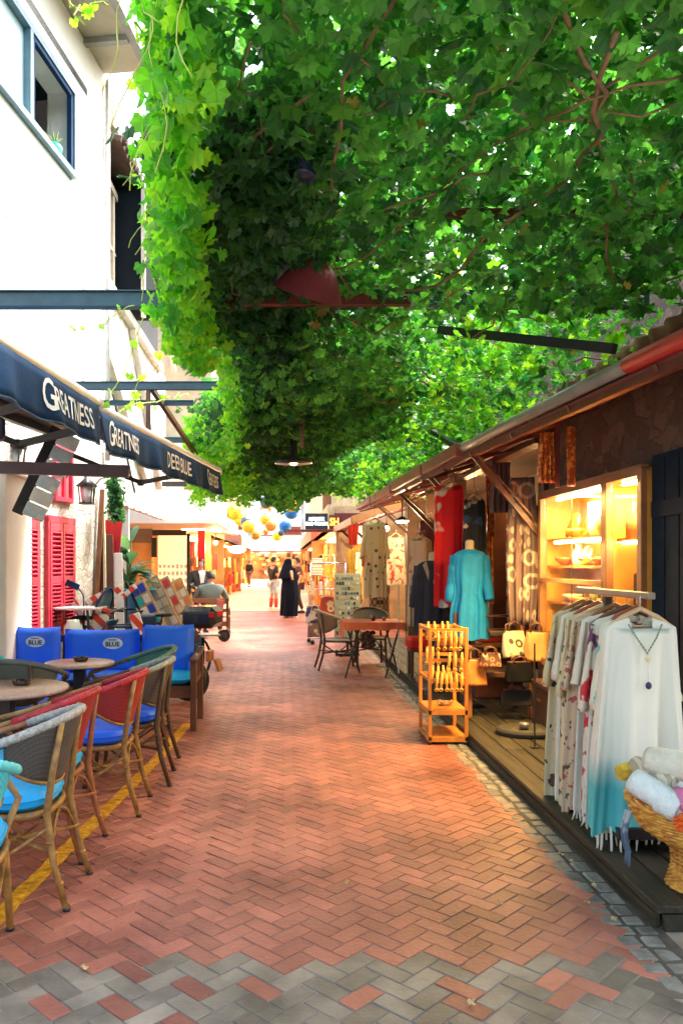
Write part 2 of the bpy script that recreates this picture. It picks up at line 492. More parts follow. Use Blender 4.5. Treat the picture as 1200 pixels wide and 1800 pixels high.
# ================================================================ left: white building over a rubble wall
WALL_A = -math.atan(.126)
def wallpt(Y, z=0, out=0.0):
    "point on the street face of the left wall; out pushes towards the street"
    return Vector((-3.7 + .126 * Y + out, Y, z))
def rubble(name, c1, c2, joint, sc=5.0, jw=.06, bump=.8):
    if name in MATS: return MATS[name]
    m = bpy.data.materials.new(name); m.use_nodes = True; nt = m.node_tree; N = nt.nodes; L = nt.links; b = N['Principled BSDF']
    tc = N.new('ShaderNodeTexCoord'); nz = N.new('ShaderNodeTexNoise'); nz.inputs['Scale'].default_value = 3
    mxv = N.new('ShaderNodeMix'); mxv.data_type = 'VECTOR'; mxv.inputs[0].default_value = .28
    L.new(tc.outputs['Object'], nz.inputs['Vector']); L.new(tc.outputs['Object'], mxv.inputs[4]); L.new(nz.outputs['Color'], mxv.inputs[5])
    mp = N.new('ShaderNodeMapping'); mp.inputs['Scale'].default_value = (1, 1, 1.5); L.new(mxv.outputs[1], mp.inputs[0])
    vo = N.new('ShaderNodeTexVoronoi'); vo.feature = 'DISTANCE_TO_EDGE'; vo.inputs['Scale'].default_value = sc
    vc = N.new('ShaderNodeTexVoronoi'); vc.inputs['Scale'].default_value = sc
    for q in (vo, vc): L.new(mp.outputs[0], q.inputs['Vector'])
    rp = N.new('ShaderNodeValToRGB'); rp.color_ramp.elements[0].color = (*c1, 1); rp.color_ramp.elements[1].color = (*c2, 1)
    sx = N.new('ShaderNodeSeparateColor'); L.new(vc.outputs['Color'], sx.inputs[0]); L.new(sx.outputs[0], rp.inputs[0])
    mr = N.new('ShaderNodeMapRange'); mr.inputs['From Max'].default_value = jw; L.new(vo.outputs['Distance'], mr.inputs['Value'])
    mx = N.new('ShaderNodeMix'); mx.data_type = 'RGBA'; mx.inputs[6].default_value = (*joint, 1); L.new(mr.outputs[0], mx.inputs[0]); L.new(rp.outputs[0], mx.inputs[7])
    n2 = N.new('ShaderNodeTexNoise'); n2.inputs['Scale'].default_value = 22; n2.inputs['Detail'].default_value = 6; L.new(tc.outputs['Object'], n2.inputs['Vector'])
    m2 = N.new('ShaderNodeMix'); m2.data_type = 'RGBA'; m2.blend_type = 'MULTIPLY'; m2.inputs[0].default_value = .5; L.new(mx.outputs[2], m2.inputs[6]); L.new(n2.outputs['Color'], m2.inputs[7])
    L.new(m2.outputs[2], b.inputs['Base Color']); b.inputs['Roughness'].default_value = .9
    ad = N.new('ShaderNodeMath'); ad.operation = 'ADD'; L.new(mr.outputs[0], ad.inputs[0]); L.new(n2.outputs['Fac'], ad.inputs[1])
    bp = N.new('ShaderNodeBump'); bp.inputs['Strength'].default_value = bump; bp.inputs['Distance'].default_value = .03
    L.new(ad.outputs[0], bp.inputs['Height']); L.new(bp.outputs[0], b.inputs['Normal'])
    MATS[name] = m; return m
stone_l = rubble('pale_rubble', (.62, .58, .50), (.78, .76, .70), (.42, .39, .33), 8.5, .05, .5)
stone_r = rubble('brown_rubble', (.10, .065, .05), (.22, .14, .105), (.12, .08, .06), 7.0, .05, .45)

WB = thing('white_building', 'white rendered upper storey with open dark framed window above the navy awnings', 'building', (-3.7, 0, 0), WALL_A)
# local frame: +x to the street, +y along the wall, origin under X=-3.7 at Y=0
def wy(Y): return Y / math.cos(WALL_A)
m = MB()
Y0, Y1 = wy(2.5), wy(10.62); wa, wb, za, zb = wy(7.2), wy(9.42), 6.08, 7.12
th = .3
def seg(y0, y1, z0, z1): m.box((-th / 2, (y0 + y1) / 2, (z0 + z1) / 2), (th, y1 - y0, z1 - z0))
seg(Y0, wa, 3.0, 8.0); seg(wb, Y1, 3.0, 8.0); seg(wa, wb, 3.0, za); seg(wa, wb, zb, 8.0)
m.box((-2.5, Y1 - .1, 5.5), (4.4, .2, 5.0)); m.box((-4.6, (Y0 + Y1) / 2, 4.8), (.2, Y1 - Y0, 9.6))
m.box((-2.5, (wa + wb) / 2, 5.9), (4, 3, .1)); m.box((-2.5, Y0, 4.0), (4.4, .2, 8))
m.build('wall', white, WB)
m = MB(); m.box((-.15, (Y0 + Y1) / 2, 1.5), (.3, Y1 - Y0, 3.0)); m.box((-2.5, Y1 - .15, 1.5), (4.4, .3, 3.0))
m.build('stone_base', stone_l, WB)
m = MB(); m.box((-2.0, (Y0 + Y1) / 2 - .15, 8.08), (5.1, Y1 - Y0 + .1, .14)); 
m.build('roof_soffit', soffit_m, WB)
m = MB(); m.box((.60, (Y0 + Y1) / 2 - .15, 8.1), (.10, Y1 - Y0 + .1, .26))
for k in range(4): m.box((.24, wy(7.0) + k * .95, 7.97), (.62, .09, .07))
m.build('eave_beam', pm('grey_fascia', (.30, .29, .27), .7), WB)
m = MB(); m.box((-1.4, wy(10.9), 7.7), (2.9, .35, .5)); m.build('side_canopy', cream, WB)
m = MB(); m.tube([(.05, Y1 - .12, 2.9), (.05, Y1 - .12, 7.9)], .035, 8); m.build('drainpipe', pm('grey_pipe', (.5, .5, .48), .5), WB)
m = MB(); m.tube([(.012, wy(6.0) + k * .38, 4.9 - .03 * math.sin(k)) for k in range(13)], .007, 5); m.tube([(.012, wy(9.75), 4.9), (.012, wy(9.75), 3.3)], .007, 5); m.build('cable', pm('grey_cable', (.25, .25, .24), .6), WB)
fr = MB(); fw = .07
for (a, b) in (((wa, za), (wb, za)), ((wa, zb), (wb, zb))): fr.box((.02, (a[0] + b[0]) / 2, a[1] + (fw / 2 if a[1] == za else -fw / 2)), (.1, b[0] - a[0], fw))
ymid = wy(8.22)
for yy in (wa + fw / 2, ymid, wb - fw / 2): fr.box((.018, yy, (za + zb) / 2), (.1, fw, zb - za - 2 * fw - .002))
wf = fr.build('window', pm('teal_grey_frame', (.10, .19, .24), .4), WB)
m = MB(); m.box((-.02, (wa + ymid) / 2, (za + zb) / 2), (.02, ymid - wa - fw, zb - za - 2 * fw)); m.build('pane', pm('pale_sheer_glass', (.45, .60, .66), .12, .1, 2, spec=.8), wf)
m = MB()
m.bar((.03, ymid + .07, zb - .09), (.03, ymid + .07, za + .09), .05); m.bar((.03, wb - .12, zb - .09), (.03, wb - .12, za + .09), .05)
m.bar((.03, ymid + .07, zb - .1), (.03, wb - .12, zb - .1), .05); m.build('sash', navy, wf)
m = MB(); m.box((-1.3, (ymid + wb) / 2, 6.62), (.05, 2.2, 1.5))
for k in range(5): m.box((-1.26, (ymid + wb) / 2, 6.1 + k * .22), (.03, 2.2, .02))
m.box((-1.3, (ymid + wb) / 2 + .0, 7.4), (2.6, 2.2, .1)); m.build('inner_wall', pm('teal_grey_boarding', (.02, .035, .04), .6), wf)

# small pot with a plant on the sill of the open window
pt = thing('sill_plant', 'small turquoise pot with a pale plant on the upper window sill', 'plant', tuple(Matrix.Rotation(WALL_A, 3, 'Z') @ Vector((-.06, wy(9.05), 0)) + Vector((-3.7, 0, 6.16))))
m = MB(); m.lathe([(.05, 0), (.09, .04), (.1, .11), (.08, .15), (.07, .15)], n=14); m.build('pot', pm('turquoise_glaze', (.02, .36, .36), .25), pt)
m = MB()
for k in range(9):
    a = k * .7; m.tube([(0, 0, .12), (.04 * math.cos(a), .04 * math.sin(a), .2), (.10 * math.cos(a), .10 * math.sin(a), .22 + .03 * (k % 3))], [.006, .01, .002], 5)
m.build('foliage', pm('pale_leaf', (.35, .45, .12), .6), pt)

# red louvred shutters
def louvre(mb, x, y0, y1, z0, z1, nsl):
    st = .045
    mb.k = 0
    mb.box((x, y0 + st / 2, (z0 + z1) / 2), (.04, st, z1 - z0)); mb.box((x, y1 - st / 2, (z0 + z1) / 2), (.04, st, z1 - z0))
    zm = z0 + (z1 - z0) * .47
    for zc, hh in ((z0 + .045, .09), (zm, .08), (z1 - .045, .09)): mb.box((x, (y0 + y1) / 2, zc), (.036, y1 - y0 - 2 * st, hh))
    for a, b in ((z0 + .09, zm - .04), (zm + .04, z1 - .09)):
        nn = nsl
        for k in range(nn):
            zc = a + (k + .5) * (b - a) / nn
            mb.box((x, (y0 + y1) / 2, zc), (.045, y1 - y0 - 2 * st - .002, .016), (0, R(-32), 0))
shred = pm('pink_red_shutter_paint', (.66, .035, .085), .45, .2, 6, .15)
for (a, b, side, lab) in ((7.66, 8.43, 0, 'pink red louvred shutter partly hidden behind the white pier'), (8.69, 9.39, 1, 'pink red louvred shutter on the rubble wall above the bar table')):
    t = thing('louvred_shutter', lab, 'shutter', wallpt(a, .78, .035), WALL_A, 'red shutters on the rubble wall')
    Lh = wy(b) - wy(a); H = 1.27
    m = MB()
    m.box((-.012, Lh / 2, H - .01), (.05, Lh + .06, .07)); m.box((-.012, Lh / 2, 0), (.05, Lh + .04, .04))
    m.box((-.012, -.01, H / 2), (.05, .04, H)); m.box((-.012, Lh + .01, H / 2), (.05, .04, H)); m.build('frame', shred, t)
    m = MB(); m.box((-.03, Lh / 2, H / 2), (.006, Lh, H)); m.build('recess_shade', black, t)  # thin black sheet paints the shade behind the slats
    for q in (0, 1):
        m = MB(); louvre(m, 0, .012 + q * Lh / 2, Lh / 2 - .006 + q * Lh / 2 - .006, .025, H - .05, 10 + q); m.build('shutter_leaf', shred, t)
t = thing('small_window', 'small red framed window high in the rubble wall behind the lantern', 'window', wallpt(8.9, 2.28, .02), WALL_A)
m = MB()
for (c, d) in (((0, 0, .28), (.05, .05, .62)), ((0, .45, .28), (.05, .05, .62)), ((0, .225, .57), (.048, .4, .05)), ((0, .225, 0), (.048, .4, .05)), ((0, .225, .28), (.04, .03, .52))): m.box(c, d)
m.build('frame', shred, t)
m = MB(); m.box((-.015, .225, .28), (.01, .44, .56)); m.build('pane', pm('pinkish_pane', (.45, .12, .14), .3), t)

# white pier against the wall
t = thing('white_pier', 'white rendered pier with a lantern on top at the left picture edge', 'pier', (-2.86, 7.87, 0), 0)
m = MB(); m.box((0, 0, 1.2), (.5, .76, 2.4), bev=.01); m.box((0, 0, 2.43), (.56, .82, .06), bev=.01); m.build('shaft', pm('white_limewash', (.82, .80, .72), .8, .06, 3, .4, 20), t)
def lantern(name, lab, loc, s=1.0, arm=None, group='black lanterns on the left wall', lit=False):
    t = thing(name, lab, 'lantern', loc, 0, group)
    m = MB()
    m.box((0, 0, .02 * s), (.15 * s, .15 * s, .02 * s)); m.lathe([(.13 * s, .22 * s), (.04 * s, .30 * s), (.02 * s, .34 * s), (0, .35 * s)], n=4)
    for a in (-1, 1):
        for b in (-1, 1): m.bar((a * .06 * s, b * .06 * s, .02 * s), (a * .08 * s, b * .08 * s, .23 * s), .012 * s)
    m.box((0, 0, .22 * s), (.19 * s, .19 * s, .015 * s)); m.build('frame', dsteel, t)
    m = MB(); m.lathe([(.06 * s, .03 * s), (.078 * s, .21 * s)], n=4); m.build('glass', pm('milky_glass', (.62, .66, .66), .2, .1), t)
    if arm:
        m = MB(); m.tube([(0, 0, .34 * s), (arm[0] * .3, arm[1] * .3, .42 * s), (arm[0] * .7, arm[1] * .7, .40 * s), (arm[0], arm[1], .30 * s), (arm[0], arm[1], .1 * s)], .008, 6); m.build('bracket', dsteel, t)
    return t
lantern('wall_lantern', 'square black lantern standing on the white pier', (-2.72, 8.0, 2.462), 1.15)
lantern('wall_lantern', 'black lantern on a curved bracket beside the small red window', wallpt(9.2, 2.22, .26), 1.0, (-.25, 0))
lantern('wall_lantern', 'black lantern hanging beside the ivy and the leaning planks', wallpt(10.1, 2.22, .30), 1.0, (-.29, 0))

# tall leaning planks
pl = [((-2.52, 10.0), (-2.46, 10.25), 2.5, .06, wood_m, 'narrow brown plank leaning on the wall under the second lantern'),
      ((-2.42, 10.0), (-2.50, 10.3), 1.95, .09, wood_d, 'dark brown board leaning beside the pale batten'),
      ((-2.33, 10.0), (-2.46, 10.3), 2.45, .03, pm('pale_batten', (.75, .62, .40), .6), 'thin pale batten leaning among the dark boards'),
      ((-2.26, 10.0), (-2.38, 10.3), 1.92, .09, wood_d, 'dark brown board leaning nearest the white plank'),
      ((-2.14, 10.0), (-2.27, 10.3), 1.68, .11, paper, 'wide white plank leaning at the right of the boards')]
for (a, b, h, wd, mt, lab) in pl:
    m = MB(); m.bar((a[0] + .10, a[1], 0), (b[0] + .12, b[1], h), wd, .03, bev=.004, up=(0, 1, 0)); tag(m.build('leaning_plank', mt), lab, 'plank', 'planks leaning on the left wall')
t = MB(); t.prism([(-.16, 0), (.10, 0), (.05, -.55), (.0, -.75)], 0, .012); o = t.build('red_banner', red_p); o.location = (-2.22, 10.45, 2.12); tag(o, 'pointed red banner hanging behind the white plank', 'banner')
m = MB(); m.box((0, 0, .9), (.22, .05, 1.8), bev=.005); o = m.build('standing_board', white); o.location = (-2.62, 12.9, 0); o.location.z = .9; 
m2 = MB(); 
tag(o, 'plain white upright panel between the banner and the leafy plant', 'panel')

# ================================================================ timbered house beyond the white building
TH = thing('timbered_house', 'pale timber boarded house with dark open upper windows behind the vine', 'house', (0, 0, 0))
m = MB()
for k in range(30):
    yy = 10.75 + k * .2
    m.box((-2.55 + .004 * (k % 2), yy + .1, 3.95), (.10, .19, 3.0 if k % 3 else 2.96))
m.build('plank_wall', pm('pale_boarding', (.70, .66, .60), .7, .12, 4, .3, 20, island=.1, stretch=(4, 4, .5)), TH)
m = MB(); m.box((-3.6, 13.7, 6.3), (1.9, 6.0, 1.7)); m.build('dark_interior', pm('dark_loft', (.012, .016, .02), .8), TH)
m = MB(); m.box((-4.2, 13.75, 1.3), (1.6, 6.1, 2.6)); m.build('ground_floor_wall', stone_l, TH)
m = MB()
for yy in (10.8, 11.2, 11.62, 12.1): m.box((-2.53, yy, 6.2), (.1, .09, 1.6))
m.box((-2.53, 11.45, 5.5), (.13, 1.4, .12)); m.box((-2.53, 11.45, 6.95), (.13, 1.4, .1)); m.box((-2.53, 11.45, 6.1), (.08, 1.3, .04))
m.build('window_frame', pm('weathered_frame', (.58, .48, .38), .6), TH)
m = MB()
m.bar((-2.09, 11.85, 6.9), (-2.09, 15.1, 5.2), .08, .05); m.bar((-2.09, 11.82, 5.2), (-2.09, 11.82, 7.1), .06, .06); m.bar((-2.44, 11.0, 4.4), (-2.44, 14.0, 3.0), .1, .05)
m.bar((-2.44, 12.8, 5.3), (-2.44, 15.6, 3.0), .1, .05); m.box((-2.45, 13.2, 5.4), (.12, 5.2, .14))
m.build('brace_timber', pm('pale_timber', (.66, .60, .52), .6, .2), TH)
m = MB(); m.bar((-2.44, 10.9, 4.3), (-2.44, 13.0, 2.7), .03, .03); m.build('dark_rod', dsteel, TH)
m = MB()
m.box((-2.95, 13.6, 7.40), (1.6, 6.0, .06), (0, R(14), 0))
for k in range(28): m.tube([(-3.2, 10.75 + k * .21, 7.52), (-2.12, 10.75 + k * .21, 7.24)], .07, 6)
m.build('roof', pm('old_roof_tile', (.09, .05, .04), .8, .4, 6, .4), TH)
m = MB(); m.box((-2.42, 12.55, 6.35), (.62, 1.5, 1.5)); m.box((-2.40, 13.5, 7.14), (.62, 3.6, .08)); m.build('eave_shade_block', pm('eave_shade', (.006, .010, .014), .8, spec=.1), TH)  # near-black block under the eave paints the dark void there

# ================================================================ white boxed cafe canopy and the shops beyond it (left)
CS = thing('corner_shop', 'shop with a white boxed canopy and orange lit front left of the street', 'shop', (0, 0, 0))
orange_w = pm('orange_lit_panel', (.72, .34, .10), .5, .15, 2)
m = MB(); m.box((-4.6, 17.0, 2.72), (6.4, .2, .64)); m.box((-1.5, 20.6, 2.72), (.2, 7.0, .64)); m.build('canopy_fascia', pm('white_fascia', (.80, .80, .78), .6, .04), CS)
m = MB(); m.box((-4.55, 20.6, 2.46), (6.0, 7.0, .08)); m.build('canopy_soffit', pm('lamplit_soffit', (.72, .52, .30), .6), CS)  # warm tan puts the orange lamplight into the underside's colour
m = MB(); m.box((-5.2, 20.2, 1.2), (2.6, .2, 2.42)); m.box((-3.65, 20.2, 2.25), (.6, .2, .35)); m.build('side_wall', pm('brown_grey_wall', (.24, .17, .12), .8), CS)
m = MB(); m.box((-3.66, 20.22, 1.45), (.62, .16, 1.25), bev=.01); m.box((-3.66, 20.24, .4), (.62, .1, .8)); m.build('orange_panel', orange_w, CS)
m = MB(); m.box((-2.9, 20.1, 2.32), (.85, .1, .14)); m.box((-3.28, 20.12, 1.95), (.12, .1, .5)); m.box((-2.42, 20.12, 1.35), (.08, .1, 1.9)); m.build('blind_box', pm('charcoal_trim', (.03, .025, .02), .5), CS)
wp = MB(); wp.box((-2.85, 20.5, 1.2), (.8, .04, 2.3)); wd = wp.build('shop_window', pm('glowing_wood_back', (.75, .50, .28), .5, .2, 3, emit=.25, ecol=(1, .6, .3)), CS)  # wood back glows by itself in place of shop lamplight
m = MB(); rr = random.Random(4)
for k in range(7):
    for j in range(5): m.box((-3.18 + k * .11, 20.4, .75 + j * .18), (.07, .04, .12 * rr.uniform(.6, 1)))
m.build('display_card', pm('white_card', (.85, .88, .84), .6, .2, 30), wd)
m = MB(); m.box((-2.62, 19.5, .45), (1.9, .4, .1)); m.box((-2.62, 19.5, .2), (1.8, .34, .4)); m.build('counter', pm('tan_counter', (.72, .48, .24), .5), CS)
m = MB()
for (x, yy, c) in ((-2.17, 20.9, red_p), (-2.17, 22.4, pm('orange_column', (.85, .30, .04), .5))):
    m = MB(); m.box((x, yy, 1.22), (.18, .25, 2.4)); m.build('column', c, CS)
m = MB(); m.box((-2.3, 20.15, 2.40), (.6, .05, .03)); m.build('lamp_strip', glow_c, CS)
# warm ceiling lamps under the canopy
def bulb(name, lab, loc, power, col=(1, .62, .28), size=.06, group='warm bulbs in the shops', rad=.05, fix=glow_w):
    t = thing(name, lab, 'lamp', loc, 0, group)
    m = MB(); m.ball((0, 0, 0), size, 10); m.build('bulb', fix, t)
    m = MB(); m.lathe([(size * .5, size * .7), (size * .55, size * 1.5), (size * .2, size * 1.8), (.008, size * 2.2), (.008, size * 2.2 + .12)], n=10); m.build('cap', dsteel, t)
    ld = bpy.data.lights.new('bulb_light', 'POINT'); ld.energy = power; ld.color = col; ld.shadow_soft_size = rad
    lo = bpy.data.objects.new('bulb_light', ld); COL.objects.link(lo); lo.parent = t; lo.location = (0, 0, -size * 1.5)
    return t

# far left clothing shops, a row of three
def farshop(name, lab, x, y0, y1, side, back, fascia, h=2.5, goods=40, seed=1, top=4.2, palette=None):
    t = thing(name, lab, 'shop', (0, 0, 0), 0, 'lit shops lining the far street')
    d = 2.2 * side
    m = MB(); m.box((x + d, (y0 + y1) / 2, h / 2), (.1, y1 - y0, h)); m.box((x + d / 2, y1, h / 2), (abs(d), .1, h)); m.box((x + d / 2, (y0 + y1) / 2, h + .05), (abs(d), y1 - y0, .1))
    m.build('interior', back, t)
    m = MB(); m.box((x + .1 * side, (y0 + y1) / 2, h + .3), (.25, y1 - y0 - .02, .6)); m.build('fascia', fascia, t)
    m = MB(); m.box((x + d / 2 + .2 * side, (y0 + y1) / 2, h + .12 + (top - h) / 2), (abs(d), y1 - y0 - .01, top - h)); m.build('upper_wall', cream if seed % 2 else white, t)
    m = MB(); rr = random.Random(seed); np_ = len(palette)
    for k in range(goods):
        yy = rr.uniform(y0 + .2, y1 - .2); zz = rr.choice((.35, .8, 1.2, 1.6, 2.0)); w_ = rr.uniform(.12, .3)
        xx = x + side * (rr.uniform(.0, .5) if zz < 1 else rr.uniform(.1, 1.2))
        m.grid(lambda u, v: (xx + w_ * .3 * math.cos(2 * PI * u) , yy + w_ * .5 * math.sin(2 * PI * u) * (1 - .2 * math.cos(v * 5)), zz + (v - .5) * w_ * 2), 8, 4, mi=rr.randrange(np_), closeu=True)
    g = m.build('goods', palette, t)
    m = MB()
    for q in range(int((y1 - y0) // 2) + 1): m.box((x + side * .8, y0 + .6 + q * 2, h - .08), (.5, .12, .04))
    m.build('ceiling_lamp', glow_c, t)
    return t
pal_warm = [pm('goods_orange', (.85, .30, .06), .6), pm('goods_red', (.6, .05, .03), .6), pm('goods_cream', (.85, .70, .42), .6),
            pm('goods_dark', (.05, .03, .02), .6), pm('goods_yellow', (.9, .62, .10), .6), pm('goods_brown', (.28, .12, .05), .6)]
pal_light = [pal_warm[2], pal_warm[4], pm('goods_white', (.85, .82, .74), .6), pal_warm[0], pal_warm[5]]
ora_back = pm('amber_back_wall', (.62, .30, .10), .7, .3, 2)
farshop('clothing_shop', 'amber lit clothing shop behind the seated men', -2.35, 24.2, 31, -1, ora_back, pm('orange_fascia', (.70, .34, .12), .6), 2.45, 50, 1, 5.2, pal_warm)
farshop('clothing_shop', 'dim red brown clothing shop left of the distant passer by', -2.4, 31.1, 44, -1, ora_back, pm('maroon_fascia', (.20, .05, .03), .6), 2.5, 70, 2, 4.6, pal_warm)
farshop('clothing_shop', 'small farthest shop on the left before the end of the street', -2.6, 44.1, 62, -1, ora_back, pm('tan_fascia', (.60, .40, .22), .6), 2.6, 50, 3, 4.2, pal_warm)
farshop('souvenir_shop', 'bright shop hung with yellow and red scarves behind the couple', 1.15, 24.2, 34, 1, pm('bright_back_wall', (.62, .36, .14), .7, .2, 2), pal_warm[1], 2.5, 90, 5, 5.4, pal_warm + pal_light)
farshop('souvenir_shop', 'far right souvenir shop beyond the black gowned woman', 1.2, 34.1, 60, 1, ora_back, pm('tan_fascia', (.60, .40, .22), .6), 2.6, 80, 6, 4.4, pal_warm)
# blue oval sign
m = MB(); m.lathe([(0, 0), (.30, 0), (.32, .03), (.30, .06), (0, .06)], n=24, ry=.45, axis=(0, -1, 0)); o = m.build('oval_sign', pm('lit_blue_sign', (.25, .7, .9), .4, emit=1.2, ecol=(.2, .7, 1))); o.location = (-1.72, 29.0, 2.05); o.rotation_euler = (0, 0, 0); tag(o, 'glowing pale blue oval sign over the left shops', 'sign')
m = MB(); m.bar((-2.35, 29.03, 2.32), (-1.72, 29.03, 2.32), .03); m.bar((-1.72, 29.03, 2.32), (-1.72, 29.03, 2.15), .02); b_ = m.build('bracket', dsteel); b_.parent = o; b_.location = (1.72, -29.0, -2.05)
# the shop that closes the street
ES = thing('end_shop', 'long white fronted shop closing the far end of the street', 'shop', (0, 0, 0))
m = MB(); m.box((-.3, 76, 3.4), (9, .4, 1.5)); m.box((-.3, 76.4, 8), (14, .6, 8)); m.build('fascia', pm('bright_white_fascia', (.85, .85, .84), .6, .03), ES)
m = MB(); m.box((-.3, 75.7, 2.65), (9, .1, .14)); m.box((-.3, 75.7, 4.2), (9, .12, .12)); m.build('trim', pal_warm[1], ES)
m = MB(); m.box((-.3, 79, 1.4), (9, .3, 2.8)); m.build('back_wall', ora_back, ES)
m = MB(); rr = random.Random(8)
for k in range(90): m.box((rr.uniform(-4, 3.6), rr.uniform(77, 78.6), rr.uniform(.5, 2.5)), (rr.uniform(.2, .5), .2, rr.uniform(.2, .4)), mi=rr.randrange(6))
m.build('goods', pal_warm, ES)
m = MB()
for k in range(5): m.box((-3.5 + k * 1.6, 77.5, 2.6), (.9, .2, .06))
m.build('ceiling_lamp', glow_c, ES)
for k, (x, yy) in enumerate(((-1.9, 22.0), (-2.8, 27), (-2.9, 37), (2.0, 26.5), (2.0, 30.5), (1.9, 40))):
    bulb('ceiling_bulb', ('warm bulb under the white boxed canopy', 'warm bulb inside the amber clothing shop', 'warm bulb inside the dim red brown shop', 'warm bulb at the front of the bright scarf shop', 'warm bulb deep in the bright scarf shop', 'warm bulb in the far right souvenir shop')[k], (x, yy, 2.12), (30, 45, 45, 60, 60, 60)[k], (1, .66, .34))
# ================================================================ navy awnings with lettering
letter_m = pm('white_lettering', (.85, .85, .85), .6, .02)
def awning(lab, A, B, words, zt=2.5, seed=1, wallz=2.95):
    A = Vector((A[0], A[1], 0)); B = Vector((B[0], B[1], 0)); L = (B - A).length
    ang = math.atan2(B.y - A.y, B.x - A.x)
    t = thing('awning', lab, 'awning', (A.x, A.y, zt), ang, 'navy awnings on the left')
    # local: +x along the bar away from the camera, +y towards the wall
    m = MB(); m.tube([(-.03, 0, 0), (L + .03, 0, 0)], .042, 14); m.lathe([(0, 0), (.055, 0), (.055, .03), (0, .03)], (-.06, 0, 0), 14, axis=(1, 0, 0)); m.lathe([(0, 0), (.05, 0), (.05, .03), (0, .03)], (L + .03, 0, 0), 14, axis=(1, 0, 0))
    m.build('front_bar', pm('cream_metal', (.66, .58, .50), .4, .1), t)
    rr = random.Random(seed); ph = [rr.uniform(0, 6) for _ in range(4)]
    def rip(x, v): return (.016 * math.sin(x * 11 + ph[0]) + .010 * math.sin(x * 23 + ph[1]) + .008 * math.sin(x * 5 + ph[2])) * v
    def surf(x, z): 
        v = min(1, max(0, -z / .25)); return (x, -.035 - rip(x, v) - .02 * v, z)
    m = MB(); nx = int(L * 40)
    m.grid(lambda u, v: surf(u * L, -.02 - v * (.235 + .008 * math.sin(u * L * 9))), nx, 6)
    val = m.build('valance', navy, t, solid=.003)
    m = MB(); m.tube([Vector(surf(u / 40 * L, -.256 - .008 * math.sin(u / 40 * L * 9))) for u in range(41)], .005, 6)
    m.build('hem', pm('blue_hem', (.03, .09, .17), .6), val)
    for (wd, xc, sz, sx) in words:
        # first letter larger, the rest small capitals
        def mk(txt, xo, s_, dz, al):
            textmesh('lettering', txt, s_, letter_m, t, lambda x, y, z: (lambda q: (q[0], q[1] - .0065, q[2]))(surf(xc + x + xo, -.135 + y + dz)), sx, 0, 1.0, al, off=.002)
        parts = wd.split(' ')
        if len(parts) == 1:
            full = sz * sx * .60 * len(wd)
            mk(wd[0], -full / 2, sz * 1.35, 0, 'LEFT'); mk(wd[1:], -full / 2 + sz * sx * .86, sz, -.006, 'LEFT')
        else: mk(wd, 0, sz * 1.05, 0, 'CENTER')
    # sloped canvas back to the wall
    Wd = 1.55
    m = MB(); m.grid(lambda u, v: (u * L, v * Wd, .02 + v * (wallz - zt) - .05 * math.sin(v * PI) * (1 + .2 * math.sin(u * 9))), 24, 10)
    m.build('canvas', navy, t, solid=.004)
    m = MB()
    for x in (.35, L - .35):
        m = MB(); m.bar((x, .03, -.03), (x + .25, Wd * .5, -.12), .05, .04); m.bar((x + .25, Wd * .5, -.12), (x, Wd, .2), .05, .04); m.lathe([(.035, -.03), (.035, .03)], (x + .25, Wd * .5, -.12), 10); m.build('folding_arm', dsteel, t)
    m = MB(); m.tube([(0, Wd, wallz - zt), (L, Wd, wallz - zt)], .06, 10); m.box((L / 2, Wd + .03, wallz - zt - .06), (L, .06, .14)); m.build('cassette', dsteel, t)
    return t
awning('nearest navy awning with one GREATNESS in white on its valance', (-1.33, 2.2), (-1.13, 4.70), [('GREATNESS', 1.97, .165, .80)], 2.5, 1)
awning('farther navy awning lettered GREATNESS and DEEP BLUE along its valance', (-1.165, 4.86), (-.70, 8.2), [('GREATNESS', .44, .165, .66), ('DEEP BLUE', 1.80, .165, .86), ('GREATNESS', 3.0, .165, .56)], 2.5, 4)
# steel arm under the farther awning
m = MB(); m.bar((-2.75, 5.9, 2.28), (-1.17, 6.0, 2.24), .07, .09, bev=.005); m.box((-2.6, 5.94, 2.24), (.08, .1, .1))
tag(m.build('awning_rail', pm('purple_grey_metal', (.12, .085, .11), .4)), 'purple grey steel rail crossing beneath the awnings', 'rail')
# pair of dark heaters under the near awning
t = thing('ceiling_heater', 'dark wall heater tucked under the nearest navy awning', 'heater', (-2.05, 5.1, 2.42), R(20))
m = MB(); m.box((0, 0, 0), (.5, .16, .14), bev=.02); m.build('housing', dsteel, t)
m = MB(); m.box((0, -.085, -.01), (.42, .01, .08)); m.build('grille', pm('heater_grille', (.2, .2, .22), .3, metal=1), t)
m = MB(); m.bar((-.3, .1, .05), (-.7, .6, .25), .05); m.build('bracket', redsteel, t)

# tilted black menu sign with blue panels
t = thing('menu_sign', 'tilted black sign post with stacked pale blue menu panels', 'sign', (-2.16, 7.2, 2.36), 0)
t.rotation_euler = (0, R(24), R(14))
m = MB(); m.box((-.075, .02, 0), (.10, .04, .86), bev=.006); m.box((.03, .02, .44), (.05, .03, .2)); m.build('post', black, t)
pb = pm('pale_blue_panel', (.74, .88, .95), .6, .15, 8); pdk = pm('slate_panel', (.50, .70, .82), .6)
for k in range(6):
    m = MB(); m.box((.06, 0, .35 - k * .14), (.19, .03, .125), (0, 0, 0), bev=.004); p = m.build('menu_panel', pb if k % 2 == 0 else pdk, t)
    m = MB()
    for j in range(4 if k % 2 == 0 else 2):
        m.box((.05 + .01 * (j % 2), -.018, .385 - k * .14 - j * .02), (.12 - .02 * (j % 3), .004, .008))
    m.box((.12, -.017, .32 - k * .14), (.05, .004, .04)); m.build('menu_print', paper, p)

